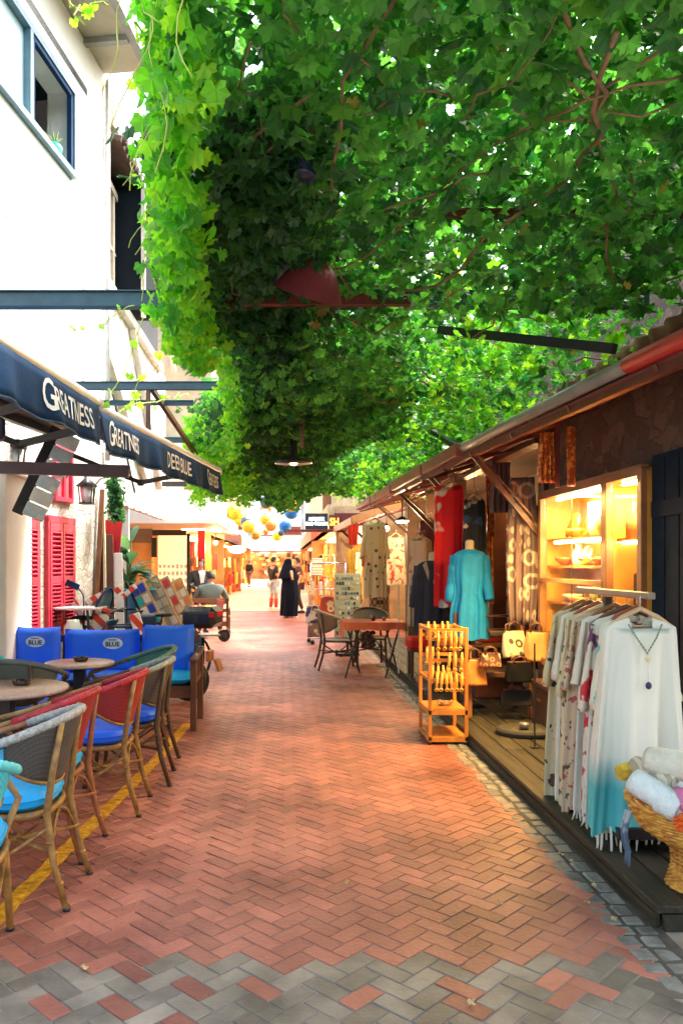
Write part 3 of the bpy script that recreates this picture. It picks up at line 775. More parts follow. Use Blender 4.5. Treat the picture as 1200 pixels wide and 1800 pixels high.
# ================================================================ bistro chairs
def bistro(lab, loc, rz, weave, frame, seat=None, group='cane bistro chairs at the cafe tables', name='bistro_chair', rail=None, armc=None):
    "local: the chair faces +x, its back is at -x"
    t = thing(name, lab, 'chair', loc, rz, group)
    rail = rail or frame
    # hoop: low arms in front rising to the back
    def hoop(s):        # s from -1 (right arm front) to 1 (left arm front)
        a = s * PI * .80
        x = -.27 * math.cos(a) ; y = .285 * math.sin(a)
        if abs(s) > .62: x += (abs(s) - .62) * .25
        z = .66 + .20 * max(0, math.cos(a * .62)) ** 1.6
        x -= .07 * max(0, math.cos(a)) 
        return Vector((x, y, z))
    H = [hoop(-1 + k / 16) for k in range(33)]
    H = [H[0] + Vector((.04, 0, -.08))] + H + [H[-1] + Vector((.04, 0, -.08))]
    m = MB(); m.tube(H[:8], .016, 8); m.tube(H[-8:], .016, 8); m.build('arm_rail', armc or frame, t)
    m = MB(); m.tube(H[7:-7], .020, 10)
    for k in range(7, len(H) - 8): m.tube([H[k] * .5 + H[k + 1] * .5 - (H[k + 1] - H[k]).normalized() * .004, H[k] * .5 + H[k + 1] * .5 + (H[k + 1] - H[k]).normalized() * .004], .0222, 8)
    m.build('top_rail', rail, t)
    # woven back panel between hoop and seat
    def panel(u, v):
        s = (u * 2 - 1) * .54; h = hoop(s)
        low = Vector((-.245 * math.cos(s * PI * .78), .245 * math.sin(s * PI * .78), .535 + .16 * abs(s * 1.6) ** 2.5))
        return h * (1 - v) + low * v
    m = MB(); m.grid(panel, 28, 10); m.build('woven_back', weave, t, solid=.008)
    m = MB(); m.tube([panel(k / 20, 1) for k in range(21)], .011, 7); m.build('back_trim', frame, t)
    # seat
    def sq(a, rx, ry):
        c, s_ = math.cos(a), math.sin(a); return (math.copysign(abs(c) ** .7, c) * rx, math.copysign(abs(s_) ** .7, s_) * ry)
    m = MB(); m.tube([(*sq(2 * PI * k / 24, .235, .235), .42) for k in range(24)], .016, 8, closed=True)
    m.grid(lambda u, v: (*[q * v for q in sq(2 * PI * u, .235, .235)], .425), 24, 3, closeu=True); m.build('seat_frame', frame, t)
    if seat:
        m = MB(); prof = [(.0, .435), (.93, .437), (1.03, .455), (1.05, .485), (1.0, .512), (.85, .525), (0, .53)]
        for i in range(len(prof) - 1):
            m.grid(lambda u, v, i=i: (*[q * (prof[i][0] * (1 - v) + prof[i + 1][0] * v) for q in sq(2 * PI * u, .225, .225)], prof[i][1] * (1 - v) + prof[i + 1][1] * v), 24, 1, closeu=True)
        s_ = m.build('seat_cushion', seat, t)
        m = MB(); m.tube([(*sq(2 * PI * k / 24, .238, .238), .486) for k in range(24)], .005, 5, closed=True); m.build('piping', seat, s_)
    # legs: the rear ones run up outside the back
    for sy in (-1, 1):
        m = MB(); m.tube([(-.33, sy * .21, 0), (-.27, sy * .20, .2), (-.235, sy * .19, .42), (-.26, sy * .18, .62), Vector(hoop(sy * .24)) + Vector((-.015, 0, -.01))], [.015, .017, .018, .016, .014], 8)
        for z in (.12, .3): m.lathe([(.019, -.006), (.019, .006)], (-.295 if z < .2 else -.25, sy * .2, z), 8)
        m.build('leg', frame, t)
        m = MB(); m.tube([(.25, sy * .22, 0), (.22, sy * .21, .25), (.20, sy * .20, .42), (.24, sy * .255, .56), Vector(H[1 if sy < 0 else -2])], [.015, .017, .018, .015, .014], 8); m.build('leg', frame, t)
        for x in (-.33, .25):
            pass
        m = MB(); m.tube([(-.25, sy * .20, .37), (0, sy * .205, .20), (.215, sy * .21, .37)], .010, 6); m.build('side_brace', frame, t)
    m = MB(); m.tube([(-.28, -.2, .25), (.22, .205, .25)], .011, 6); m.tube([(-.28, .2, .25), (.22, -.205, .25)], .011, 6)
    for a in (-1, 1): m.tube([(-.26, a * .19, .25), (-.245, a * .1, .36), (-.235, 0, .40)], .009, 6)
    m.lathe([(.02, -.02), (.02, .02)], (-.03, 0, .25), 8); m.build('cross_brace', frame, t)
    m = MB()
    for x, sy in ((-.33, -.21), (-.33, .21), (.25, -.22), (.25, .22)): m.lathe([(.014, 0), (.018, 0), (.018, .014), (.014, .016)], (x, sy, 0), 8)
    m.build('rubber_feet', black, t)
    return t
weave_b = patmat('charcoal_weave', (.05, .045, .04), [(.10, .09, .08)], 'check', 130, rough=.7)
weave_r = patmat('crimson_weave', (.22, .015, .02), [(.38, .03, .04)], 'check', 130, rough=.6)
weave_g = patmat('sea_green_weave', (.02, .10, .085), [(.04, .19, .15)], 'check', 130, rough=.6)
weave_k = patmat('smoky_weave', (.06, .075, .07), [(.12, .13, .11)], 'check', 120, rough=.7)
weave_c = patmat('cyan_weave', (.01, .42, .55), [(.10, .62, .70)], 'check', 130, rough=.6)
weave_n = patmat('coffee_weave', (.16, .10, .06), [(.30, .22, .14)], 'check', 120, rough=.7)
crimson = pm('crimson_cane', (.42, .02, .035), .4, .3, 12, .2, 60)
silver_w = pm('silver_weave_rail', (.38, .36, .33), .45, .4, 60, .4, 120)
ivory = pm('grey_green_rail', (.30, .33, .27), .5, .3, 30)
redbrown = pm('red_brown_cane', (.33, .12, .05), .4, .35, 14, .15, 40)
CH = [
    ('nearest cane chair with charcoal back, silver grey rail and bright blue seat', (-1.30, 3.76, 0), R(180), weave_b, cane, cyan, silver_w, redbrown),
    ('cane chair with a long crimson top rail half hidden behind the nearest chair', (-1.36, 4.34, 0), R(176), weave_r, redbrown, cyan, crimson, cane),
    ('cane chair with crimson woven back and blue seat standing clear on the yellow line', (-1.22, 5.08, 0), R(180), weave_r, cane, blue, crimson, cane),
    ('dark cane chair with grey green top rail behind the crimson one', (-1.14, 5.72, 0), R(184), weave_b, cane_d, blue, ivory, None),
    ('green backed chair at the far table beside the blue bench', (-1.22, 6.42, 0), R(200), weave_g, cane_d, cyan, pm('green_rail', (.07, .16, .13), .5), None),
    ('smoky grey oval backed chair turned away between the two round tables', (-1.92, 5.92, 0), R(84), weave_k, cane_d, blue, pm('slate_rail', (.10, .12, .12), .5), None),
    ('turquoise backed chair at the left picture edge beyond the near table', (-2.42, 6.25, 0), R(-40), weave_c, cane_d, cyan, pm('turquoise_rail', (.02, .50, .62), .5), None),
    ('turquoise woven chair cropped at the lower left corner', (-1.33, 3.08, 0), R(100), weave_c, cane, cyan, pm('pale_turquoise_rail', (.12, .62, .68), .6), None)]
for lab, loc, rz, wv, frm, st, rail, armc in CH:
    bistro(lab, loc, rz, wv, frm, st, rail=rail, armc=armc)

# ================================================================ round tables with ashtrays
def rtable(lab, x, y, r, h=.73, top=None, group='round cafe tables'):
    t = thing('round_table', lab, 'table', (x, y, 0), 0, group)
    m = MB(); m.lathe([(0, h - .028), (r - .01, h - .028), (r, h - .018), (r, h - .006), (r - .006, h), (0, h)], n=44); m.build('tabletop', top or pm('speckled_laminate', (.50, .34, .27), .35, .2, 40, col2=(.62, .46, .38)), t)
    m = MB(); m.box((0, 0, h / 2 - .02), (.09, .09, h - .06), bev=.008); m.build('column', dsteel, t)
    m = MB(); m.box((0, 0, .015), (.5, .07, .03), bev=.008); m.box((0, 0, .016), (.07, .5, .032), bev=.008); m.build('foot', dsteel, t)
    return t
rtable('near round table with pinkish top and ashtray at the left edge', -1.84, 5.28, .40)
rtable('farther small round table with ashtray in front of the blue bench', -1.70, 6.62, .285)
for (x, y, lab) in ((-1.765, 5.36, 'dark glass ashtray on the near round table'), (-1.70, 6.66, 'dark glass ashtray on the farther round table')):
    t = thing('ashtray', lab, 'ashtray', (x, y, .73), 0, 'ashtrays on the cafe tables')
    m = MB(); m.lathe([(0, 0), (.05, 0), (.06, .012), (.062, .035), (.05, .035), (.042, .012), (0, .01)], n=18)
    m.build('bowl', pm('smoked_glass', (.03, .02, .02), .12, .3), t)
    m = MB()
    for k in range(4): m.box((.056 * math.cos(k * PI / 2), .056 * math.sin(k * PI / 2), .038), (.014, .014, .008))
    m.build('notch_rim', pm('amber_rim', (.20, .07, .03), .3), t)

# ================================================================ blue cushioned bench
BN = thing('cushioned_bench', 'dark wooden corner bench with royal blue logo cushions behind the tables', 'bench', (-2.66, 7.36, 0), 0)
Lb = 1.82
m = MB()
m.box((Lb / 2, .02, .36), (Lb, .04, .11)); m.box((Lb / 2, .30, .405), (Lb - .04, .52, .02)); m.box((Lb / 2, .57, .36), (Lb, .04, .10)); m.build('seat_frame', wood_d, BN)
m = MB(); m.box((Lb / 2, .60, .80), (Lb, .035, .07)); m.box((Lb / 2, .60, .52), (Lb, .03, .06))
for k in range(22): m.box((.06 + k * .081, .60, .66), (.03, .02, .24))
m.build('back_slats', wood_d, BN)
for (x, y, h) in ((Lb, 0, .64), (Lb, .6, .72), (0.03, 0, .64), (0.03, .6, .72)):
    m = MB(); m.box((x, y, h / 2), (.055, .055, h), bev=.004); m.build('leg', wood_d, BN)
m = MB(); m.bar((Lb + .005, -.06, .655), (Lb + .005, .66, .70), .07, .03, bev=.006); m.box((Lb, .3, .45), (.03, .54, .05))
for k in range(5): m.box((Lb, .1 + k * .1, .56), (.02, .035, .20))
m.build('armrest', wood_d, BN)
def cushion(mb, x0, x1, y0, y1, z0, z1, puff=.03, n=14):
    cx, cy, cz = (x0 + x1) / 2, (y0 + y1) / 2, (z0 + z1) / 2; hx, hy, hz = (x1 - x0) / 2, (y1 - y0) / 2, (z1 - z0) / 2
    thin = min(range(3), key=lambda i: (hx, hy, hz)[i])
    def f(sg):
        def g(u, v):
            a, b = u * 2 - 1, v * 2 - 1
            e = (1 - abs(a) ** 4) * (1 - abs(b) ** 4); e = max(0, e) ** .35
            pin = 1 - .03 * (abs(a) ** 2) * (1 - abs(b)) 
            if thin == 1: return (cx + a * hx * (1 - .025 * (1 - b * b) * 0 - .02 * abs(b) ** 6), cy + sg * hy * e, cz + b * hz * (1 - .06 * (1 - a * a)) if b > 0 else cz + b * hz)
            return (cx + a * hx, cy + b * hy, cz + sg * hz * e)
        return g
    mb.grid(f(1), n, n); mb.grid(f(-1), n, n)
def logo(parent, cx, y, z, s=1.0):
    m = MB(); m.lathe([(0, 0), (.095 * s, 0), (.10 * s, .002), (0, .004)], (cx, y, z), 32, axis=(0, -1, 0), ry=1)
    # squash to an oval by rebuilding the ring in the x-z plane
    m = MB(); n = 36
    vs = [(cx, y - .006, z)] + [(cx + .098 * s * math.cos(2 * PI * k / n), y - .004, z + .056 * s * math.sin(2 * PI * k / n)) for k in range(n)]
    m.add(vs, [(0, 1 + (k + 1) % n, 1 + k) for k in range(n)]); m.build('oval_badge', pm('pale_blue_badge', (.50, .66, .80), .6), parent)
    textmesh('lettering', 'BLUE', .062 * s, pm('navy_print', (.01, .03, .10), .6), parent, lambda a, b, c: (cx + a, y - .0095, z - .010 * s + b), 1.0, 0, 1.0, 'CENTER', off=.002)
    m = MB()
    for k in range(6): m.box((cx - .035 * s + k * .014 * s, y - .0085, z + .034 * s), (.009 * s, .003, .012 * s))
    m.build('small_print', MATS['navy_print'], parent)
    m = MB(); m.prism([(cx + .06 * s, z + .055 * s), (cx + .10 * s, z + .075 * s), (cx + .085 * s, z + .045 * s)], y - .006, y - .003); m.build('red_ribbon_mark', pm('magenta_print', (.5, .03, .22), .6), parent)
for (x0, x1, y0, z1, lg) in ((.03, .47, .36, .93, 1), (.50, 1.24, .40, .905, 1), (1.27, 1.78, .34, .955, 0)):
    m = MB(); cushion(m, x0, x1, y0, y0 + .17, .47, z1); c = m.build('back_cushion', blue, BN)
    if lg: logo(c, (x0 + x1) / 2 + (.0 if lg else 0) + (.12 if x0 > .4 else 0), y0 - .004, .77 if x0 > .4 else .79, 1.0 if x0 > .4 else .95)
for (x0, x1) in ((.03, .60), (.61, 1.20), (1.21, 1.79)):
    m = MB(); cushion(m, x0, x1, -.01, .42, .415, .525); m.build('seat_cushion', blue if x0 < 1 else cyan, BN)  # right seat is cyan: its lit top put into the colour

# ================================================================ clutter behind the bench
t = thing('bar_table', 'thin white topped folding bar table beside the red shutters', 'table', (-2.36, 9.0, 0), 0)
m = MB(); m.box((0, 0, 1.045), (.62, .42, .025), bev=.01); m.build('tabletop', pm('pale_grey_top', (.62, .60, .60), .4), t)
for a in (-1, 1):
    for b in (-1, 1):
        m = MB(); m.bar((a * .26, b * .17, 0), (a * .17, b * .14, 1.03), .025); m.build('leg', dsteel, t)
t = thing('glass_jar', 'tall ribbed glass lantern jar below the white bar table', 'jar', (-2.32, 8.75, 0), 0)
m = MB(); m.lathe([(.09, .58), (.10, .60), (.10, .86), (.07, .9), (.07, .93)], n=16); m.build('glass', pm('greenish_glass', (.45, .55, .50), .1, .2, spec=.8), t)
m = MB(); m.lathe([(.085, 0), (.085, .02), (.03, .04), (.03, .54), (.10, .57), (.10, .6), (0, .6)], n=16); m.build('stand', dsteel, t)
stripe = patmat('red_white_diagonal', (.80, .76, .72), [(.62, .07, .03)], 'stripes', 3.2, axis='DIAGONAL')
for (px, py, Y, w_, h_, tl, rz, lab) in (
    (176, 1096, 9.0, .24, .40, 12, 15, 'red and white striped barrier board in the middle of the clutter'),
    (243, 1102, 8.7, .17, .34, -18, -10, 'red and white striped barrier board beside the motor scooter seat'),
    (140, 1076, 9.3, .12, .30, -30, 0, 'small striped board peeking out below the white bar table'),
    (170, 1050, 9.7, .10, .34, 62, 0, 'slanting striped bar lowest of the raised ones'),
    (195, 1046, 10.0, .11, .40, 55, 10, 'slanting striped bar in the centre of the raised ones'),
    (222, 1044, 10.2, .09, .36, 50, 0, 'slanting striped bar nearest the blue bin')):
    p = P(px, py, Y)
    t = thing('striped_board', lab, 'barrier', (p.x, p.y, 0), R(rz), 'striped barrier boards behind the bench')
    m = MB(); m.box((0, 0, p.z), (w_ * .72, .025, h_ * .9), (0, R(tl), 0), bev=.004); m.build('board', stripe, t)
    m = MB(); m.bar((0, .03, 0), (0, .03, p.z), .025); m.box((0, .03, .02), (.3, .2, .04)); m.build('stand', dsteel, t)

# bicycles
def wheel_mb(c, r, ax=(0, 1, 0), tr=.018):
    m = MB(); x = Vector(ax).orthogonal().normalized(); y = Vector(ax).cross(x).normalized()
    m.tube([Vector(c) + (x * math.cos(2 * PI * k / 28) + y * math.sin(2 * PI * k / 28)) * r for k in range(28)], tr, 7, closed=True); return m, x, y
def bicycle(lab, loc, rz, frame_m, s=1.0):
    t = thing('bicycle', lab, 'bicycle', loc, rz, 'bicycles parked behind the bench')
    r = .31 * s; xb, xf = -.48 * s, .52 * s
    for xc in (xb, xf):
        m, X, Yv = wheel_mb((xc, 0, r + .02), r); w_ = m.build('wheel', black, t)
        m = MB()
        for k in range(12):
            a = 2 * PI * k / 12; m.tube([(xc, .02 * (-1) ** k, r + .02), Vector((xc, 0, r + .02)) + (X * math.cos(a) + Yv * math.sin(a)) * r], .002, 4)
        m.lathe([(.02, -.03), (.02, .03)], (xc, 0, r + .02), 8, axis=(0, 1, 0)); m.build('spokes', chrome, w_)
    bb = Vector((-.06, 0, .28)) * s; st = Vector((-.22, 0, .74)) * s; hd = Vector((.36, 0, .72)) * s; hb = Vector((.39, 0, .56)) * s; ra = Vector((xb, 0, r + .02)); fa = Vector((xf, 0, r + .02))
    m = MB()
    for a, b in ((bb, st), (st, hd), (bb, hb), (bb, ra), (st * .92 + bb * .08, ra), (hd, hb)): m.tube([a, b], .015 * s, 7)
    m.build('frame', frame_m, t)
    m = MB(); m.tube([hb, fa], .013, 7); m.tube([hd, hd + Vector((-.02, 0, .14))], .013, 7)
    m.build('fork', chrome, t)
    m = MB(); h = hd + Vector((-.02, 0, .16)); m.tube([h + Vector((-.12, -.28, .03)), h + Vector((0, -.22, .04)), h, h + Vector((0, .22, .04)), h + Vector((-.12, .28, .03))], .012, 7); m.build('handlebar', black, t)
    m = MB(); m.ball(st + Vector((-.02, 0, .10)), (.13, .065, .03)); m.tube([st, st + Vector((-.02, 0, .1))], .012, 6); m.build('saddle', black, t)
    m = MB(); m.lathe([(.08, -.006), (.08, .006)], bb, 14, axis=(0, 1, 0)); m.tube([bb + Vector((0, .04, 0)), bb + Vector((.1, .05, -.12))], .01, 5); m.tube([bb + Vector((0, -.04, 0)), bb + Vector((-.1, -.05, .12))], .01, 5); m.build('crank', dsteel, t)
    m = MB(); m.box(h + Vector((.08, 0, -.1)), (.20, .26, .18), bev=.02); m.build('front_basket', pm('navy_basket', (.02, .05, .10), .5), t)
    return t
bicycle('dark bicycle with navy basket parked beside the white bar table', (-2.05, 9.15, 0), R(20), pm('dark_blue_enamel', (.02, .05, .10), .3), 1.12)
bicycle('second dark bicycle nearer the blue windscreen', (-1.75, 9.75, 0), R(-160), black, 1.1)
m = MB(); m.box((0, 0, 0), (.16, .015, .07), (0, R(25), 0), bev=.006); m.tube([(.06, .01, -.03), (.12, .01, -.12), (.13, .01, -.3)], .008, 6); o = m.build('rear_view_mirror', navy); o.location = P(128, 1028, 9.1); tag(o, 'rectangular navy mirror on a stalk above the white bar table', 'mirror')
m = MB(); m.tube([(.13, .01, -.3), (.13, .01, -.38 - .2)], .01, 6); q = m.build('mirror_stalk', dsteel); q.parent = o

# motor scooter with top box
MS = thing('motor_scooter', 'dark motor scooter with black top box and red reflector behind the blue bench', 'scooter', (-1.52, 9.0, 0), R(170))
# local +x forward
for xc in (-.45, .68):
    m, X, Yv = wheel_mb((xc, 0, .25), .19, tr=.055); w_ = m.build('wheel', black, MS)
    m = MB(); m.lathe([(.06, -.05), (.16, -.02), (.16, .02), (.06, .05)], (xc, 0, .25), 16, axis=(0, 1, 0)); m.build('rim', chrome, w_)
blu = pm('deep_blue_gloss', (.01, .07, .17), .2, .1, coat=.6)
m = MB(); m.grid(lambda u, v: (-.62 + v * .75, .16 * math.cos(2 * PI * u) * math.sin(PI * (.15 + .8 * v)), .56 + .17 * math.sin(2 * PI * u) - .06 * v), 16, 10, closeu=True); m.box((.2, 0, .30), (.5, .26, .10), bev=.03); m.build('body', blu, MS)
m = MB(); m.grid(lambda u, v: (.48 + .10 * math.sin(v * PI) - .05 * v + .06 * math.cos((u - .5) * PI), (u - .5) * .42 * (1 - .3 * v), .35 + v * .55), 12, 8); m.build('leg_shield', blu, MS, solid=.02)
m = MB(); m.ball((-.18, 0, .78), (.36, .14, .06)); m.build('seat', black, MS)
m = MB(); m.tube([(.68, 0, .25), (.55, 0, .8), (.50, 0, .98)], .025, 8); m.tube([(.42, -.34, 1.02), (.48, -.2, 1.0), (.50, 0, .98), (.48, .2, 1.0), (.42, .34, 1.02)], .015, 7); m.build('handlebar', black, MS)
m = MB(); m.grid(lambda u, v: (.60 - .12 * v + .05 * math.cos((u - .5) * PI), (u - .5) * .46 * math.sqrt(max(0.02, 1 - (v * .98) ** 3)), .92 + v * .34), 14, 10); m.build('windscreen', pm('blue_tinted_screen', (.05, .20, .38), .08, .2, spec=.9), MS, solid=.006)
m = MB(); m.tube([Vector((.60 - .12 * v_ + .05 * math.cos((u_ - .5) * PI), (u_ - .5) * .46 * math.sqrt(max(.02, 1 - (v_ * .98) ** 3)), .92 + v_ * .34)) for (u_, v_) in [(0, k / 8) for k in range(9)] + [(k / 8, 1) for k in range(1, 8)] + [(1, 1 - k / 8) for k in range(9)]], .012, 6); m.build('screen_trim', navy, MS)
m = MB(); m.lathe([(0, 0), (.06, 0), (.07, .03), (.04, .07)], (.60, 0, .80), 14, axis=(1, 0, 0)); m.build('headlamp', pm('headlamp_glass', (.7, .7, .7), .1), MS)
tb = MB(); tb.box((-.62, 0, .955), (.38, .42, .24), bev=.07); tbo = tb.build('top_box', pm('black_top_box', (.012, .018, .026), .22, coat=.5), MS)
m = MB(); m.box((-.812, 0, .99), (.02, .22, .06), bev=.008); m.box((-.77, .2, .99), (.06, .03, .06), bev=.008); m.build('reflector', pm('red_reflector', (.65, .01, .02), .2), tbo)
m = MB(); m.box((-.62, 0, 1.0), (.392, .432, .018), bev=.004); m.build('lid_seam', dsteel, tbo)
m = MB(); m.box((-.70, 0, .52), (.05, .18, .12), bev=.01); m.box((-.80, 0, .42), (.03, .18, .14), (0, R(20), 0)); m.build('number_plate', pm('orange_brown_plastic', (.35, .14, .06), .5), MS)

# broad leaved potted plant
t = thing('potted_plant', 'tall broad leaved blue green plant in a dark pot by the canopy shop', 'plant', (-2.24, 11.5, 0), 0); t.scale = (1.15, 1.15, 1.25)
m = MB(); m.lathe([(.16, 0), (.24, .38), (.26, .4), (.26, .44), (.22, .44), (.2, .4), (0, .4)], n=20); m.build('pot', pm('dark_pot', (.05, .04, .04), .5), t)
stm = MB(); lf = MB(); rr = random.Random(9)
for k in range(34):
    a = rr.uniform(0, 2 * PI); el = rr.uniform(.15, 1.2); h = .55 + rr.uniform(0, .95)
    r1 = rr.uniform(.05, .14); L = rr.uniform(.32, .5); base = Vector((r1 * math.cos(a) * .4, r1 * math.sin(a) * .4, h)); dr = Vector((math.cos(a) * math.cos(el), math.sin(a) * math.cos(el), math.sin(el)))
    side = Vector((-math.sin(a), math.cos(a), 0)); wd = rr.uniform(.055, .085)
    stm.tube([(base.x * .3, base.y * .3, .4), base * .7 + Vector((0, 0, .1)), base], .008, 5)
    def lfn(u, v, base=base, dr=dr, side=side, L=L, wd=wd):
        p = base + dr * (v * L) + Vector((0, 0, -.32 * L * v * v)); wv = wd * math.sin(PI * min(1, v * .92 + .06)) ** .8
        return p + side * ((u * 2 - 1) * wv) + Vector((0, 0, .25 * wv * abs(u * 2 - 1)))
    lf.grid(lfn, 4, 8)
stm.build('stem', pm('plant_stem', (.12, .18, .06), .6), t)
lf.build('foliage', leafmat('blue_green_leaf', (.03, .10, .08), (.10, .22, .15), (.10, .28, .12), (.25, .5, .12), .3), t)

# blue bin with rim
t = thing('blue_bin', 'bright blue round plastic tub under the broad leaved plant', 'tub', (-2.05, 11.2, 0), 0)
m = MB(); m.lathe([(.17, 0), (.22, .75), (.23, 1.14), (.25, 1.16), (.25, 1.19), (.2, 1.19), (.18, 1.1)], n=24); m.build('body', pm('blue_plastic', (.01, .16, .42), .35), t)
m = MB(); m.tube([(.25 * math.cos(k * PI / 6), .25 * math.sin(k * PI / 6), 1.18) for k in range(12)], .014, 6, closed=True); m.build('rim', pm('teal_rim', (.01, .25, .3), .35), t)

# tilted display boards full of cards
for i, (px, py, Y, lab, cs) in enumerate(((262, 1072, 10.6, 'tilted display board with blue and turquoise covers', ((.01, .06, .5), (.02, .42, .42))),
                                 (285, 1060, 11.6, 'tilted display board with a black edge and pale cards', ((.75, .68, .5), (.55, .45, .3))),
                                 (303, 1058, 12.4, 'tilted display board topped by a red square card', ((.65, .05, .08), (.75, .62, .42))),
                                 (325, 1058, 13.2, 'tilted display board with orange brown cards farthest from the bench', ((.7, .26, .08), (.72, .5, .3))))):
    p = P(px, py, Y)
    t = thing('display_board', lab, 'display', (p.x, p.y, 0), R(-8), 'tilted display boards by the canopy shop')
    t2 = R(-27)
    m = MB(); m.box((0, 0, p.z), (.24, .03, .80), (0, t2, 0), bev=.004); m.build('board', pm('tan_board', (.55, .38, .2), .6), t)
    m = MB(); m.box((-.125, -.01, p.z - .0), (.03, .05, .80), (0, t2, 0)); m.build('black_edge', black, t)
    m = MB(); Rm = Matrix.Rotation(t2, 3, 'Y')
    for k in range(5):
        for j in range(2):
            q = Rm @ Vector((-.05 + j * .10, -.022, .30 - k * .15)) + Vector((0, 0, p.z)); m.box(q, (.085, .012, .12), (0, t2, 0), mi=(k + j) % 3 if k else 0)
    m.build('cards', [pm('card_a%d' % i, cs[0], .5), pm('card_b%d' % i, cs[1], .5), pm('card_c', (.8, .76, .66), .5)], t)
    m = MB(); m.bar((-.12, .3, 0), (-.02, .02, p.z + .2), .03); m.bar((.2, -.02, 0), (.10, .02, p.z), .03); m.bar((-.1, -.02, 0), (-.02, .02, p.z), .03); m.build('easel_leg', wood_m, t)

# ivy column under the awning
def ivy(name, lab, spots, n, size, mat, group=None, seed=3, cat='vine'):
    t = thing(name, lab, cat, (0, 0, 0), 0, group); mb = MB(); rr = random.Random(seed)
    for (a, b, rad, share) in spots:
        a = Vector(a); b = Vector(b)
        for k in range(int(n * share)):
            u = rr.random(); c = a.lerp(b, u) + Vector((rr.gauss(0, rad), rr.gauss(0, rad), rr.gauss(0, rad * .6)))
            leaf(mb, c, size * rr.uniform(.6, 1.3), rr)
    mb.build('foliage', mat, t)
    m = MB()
    for (a, b, rad, share) in spots:
        a = Vector(a); b = Vector(b)
        for q in range(3):
            m.tube([a.lerp(b, k / 8) + Vector((rr.gauss(0, rad * .5), rr.gauss(0, rad * .5), 0)) for k in range(9)], .005, 5)
    m.build('stem', pm('vine_stem', (.16, .10, .045), .7, .4, 10), t)
    return t
LEAF = []
for k, (a, r_) in enumerate([(-90, .12), (-62, .55), (-38, .72), (-16, .60), (12, .88), (36, .66), (60, .90), (76, .70), (90, 1.05), (104, .70), (120, .90), (144, .66), (168, .88), (196, .60), (218, .72), (242, .55)]):
    LEAF.append((math.cos(R(a)) * r_, math.sin(R(a)) * r_))
def leaf(mb, c, s, rr, droop=None):
    # leaf plane: normal mostly up-down, tip drooping
    az = rr.uniform(0, 2 * PI); pitch = rr.uniform(R(10), R(75)) if droop is None else rr.uniform(*droop); roll = rr.gauss(0, R(22))
    M = Matrix.Rotation(az, 3, 'Z') @ Matrix.Rotation(-pitch, 3, 'X') @ Matrix.Rotation(roll, 3, 'Y')
    vs = [c]; h = .14
    for (x, y) in LEAF: vs.append(c + M @ Vector((x * s * .5, y * s * .5, -abs(x) * s * h + .05 * s * math.sin(7 * y))))
    n = len(LEAF)
    o = len(mb.v); mb.v += [tuple(v) for v in vs]; mb.f += [(o, o + 1 + k, o + 1 + (k + 1) % n) for k in range(n)]; mb.mi += [mb.k] * n; mb.sm += [False] * n
leaf_m = leafmat('vine_leaf', (.012, .075, .022), (.085, .29, .05), (.02, .19, .035), (.22, .70, .06), .5)
leaf_backlit = leafmat('backlit_vine_leaf', (.06, .30, .02), (.18, .50, .03), (.22, .85, .015), (.60, 1.0, .04), .55)  # lime tone paints the backlight on the outer leaves
ivy('wall_ivy', 'dark green ivy column hanging beside the lanterns under the farther awning', [((-2.06, 9.6, 2.62), (-2.02, 9.6, 2.08), .045, 1)], 380, .085, leafmat('ivy_leaf', (.02, .10, .04), (.05, .22, .07), (.06, .25, .05), (.12, .4, .08), .4))
# ================================================================ right: old stone shop row
RB = thing('stone_shop_row', 'old brown rubble stone shop building along the right of the street', 'building', (0, 0, 0))
m = MB()
m.box((2.6, 4.0, 2.6), (.3, 2.5, .72)); m.box((2.6, 2.65, 1.2), (.3, 1.1, 2.2)); m.box((2.6, 5.36, 1.2), (.3, .24, 2.18))
m.box((2.9, 6.35, .32), (.3, 2.2, .64)); m.box((2.62, 6.4, 2.56), (.3, 2.3, .8)); m.box((2.62, 7.62, 1.55), (.3, .3, 2.9))
m2 = MB(); m2.box((3.9, 11.0, 1.5), (.3, 9.5, 3.0)); m2.box((3.2, 15.7, 1.5), (1.6, .3, 3.0)); m2.box((3.35, 7.75, 1.5), (1.3, .2, 3.0)); m2.build('inner_wall', pm('shop_shade_boards', (.06, .03, .018), .8, .4, 3), RB)  # inner walls coloured dark to paint the deep shade inside the shop
m.box((3.7, 9.0, 4.3), (.4, 14, 2.8))
m.build('wall', stone_r, RB)
m = MB()
for yy in (9.35, 11.4, 13.6): m.box((2.5, yy, 1.5), (.16, .16, 2.8)); 
m.box((2.5, 11.6, 2.80), (.14, 7.7, .16)); m.box((2.46, 7.52, 1.5), (.06, .10, 2.6))
m.build('post', wood_d, RB)
m = MB(); m.box((3.15, 11.6, 2.92), (1.4, 7.9, .06)); m.build('ceiling', pm('dark_boards', (.08, .04, .03), .7), RB)
# blue door leaf
m = MB(); m.box((2.44, 4.6, 1.18), (.05, 1.28, 2.15))
for k in range(7): m.box((2.412, 4.03 + k * .185, 1.18), (.012, .165, 2.1))
m.box((2.40, 4.6, 1.9), (.02, 1.2, .10)); m.box((2.40, 4.6, .55), (.02, 1.2, .10))
d = m.build('door', pm('midnight_blue_paint', (.005, .017, .038), .75, .3, 8, .15, spec=.15), RB)
m = MB(); m.tube([(2.39, 4.1, 1.1), (2.36, 4.1, 1.1), (2.36, 4.1, 1.2), (2.39, 4.1, 1.2)], .008, 6); m.build('handle', dsteel, d)
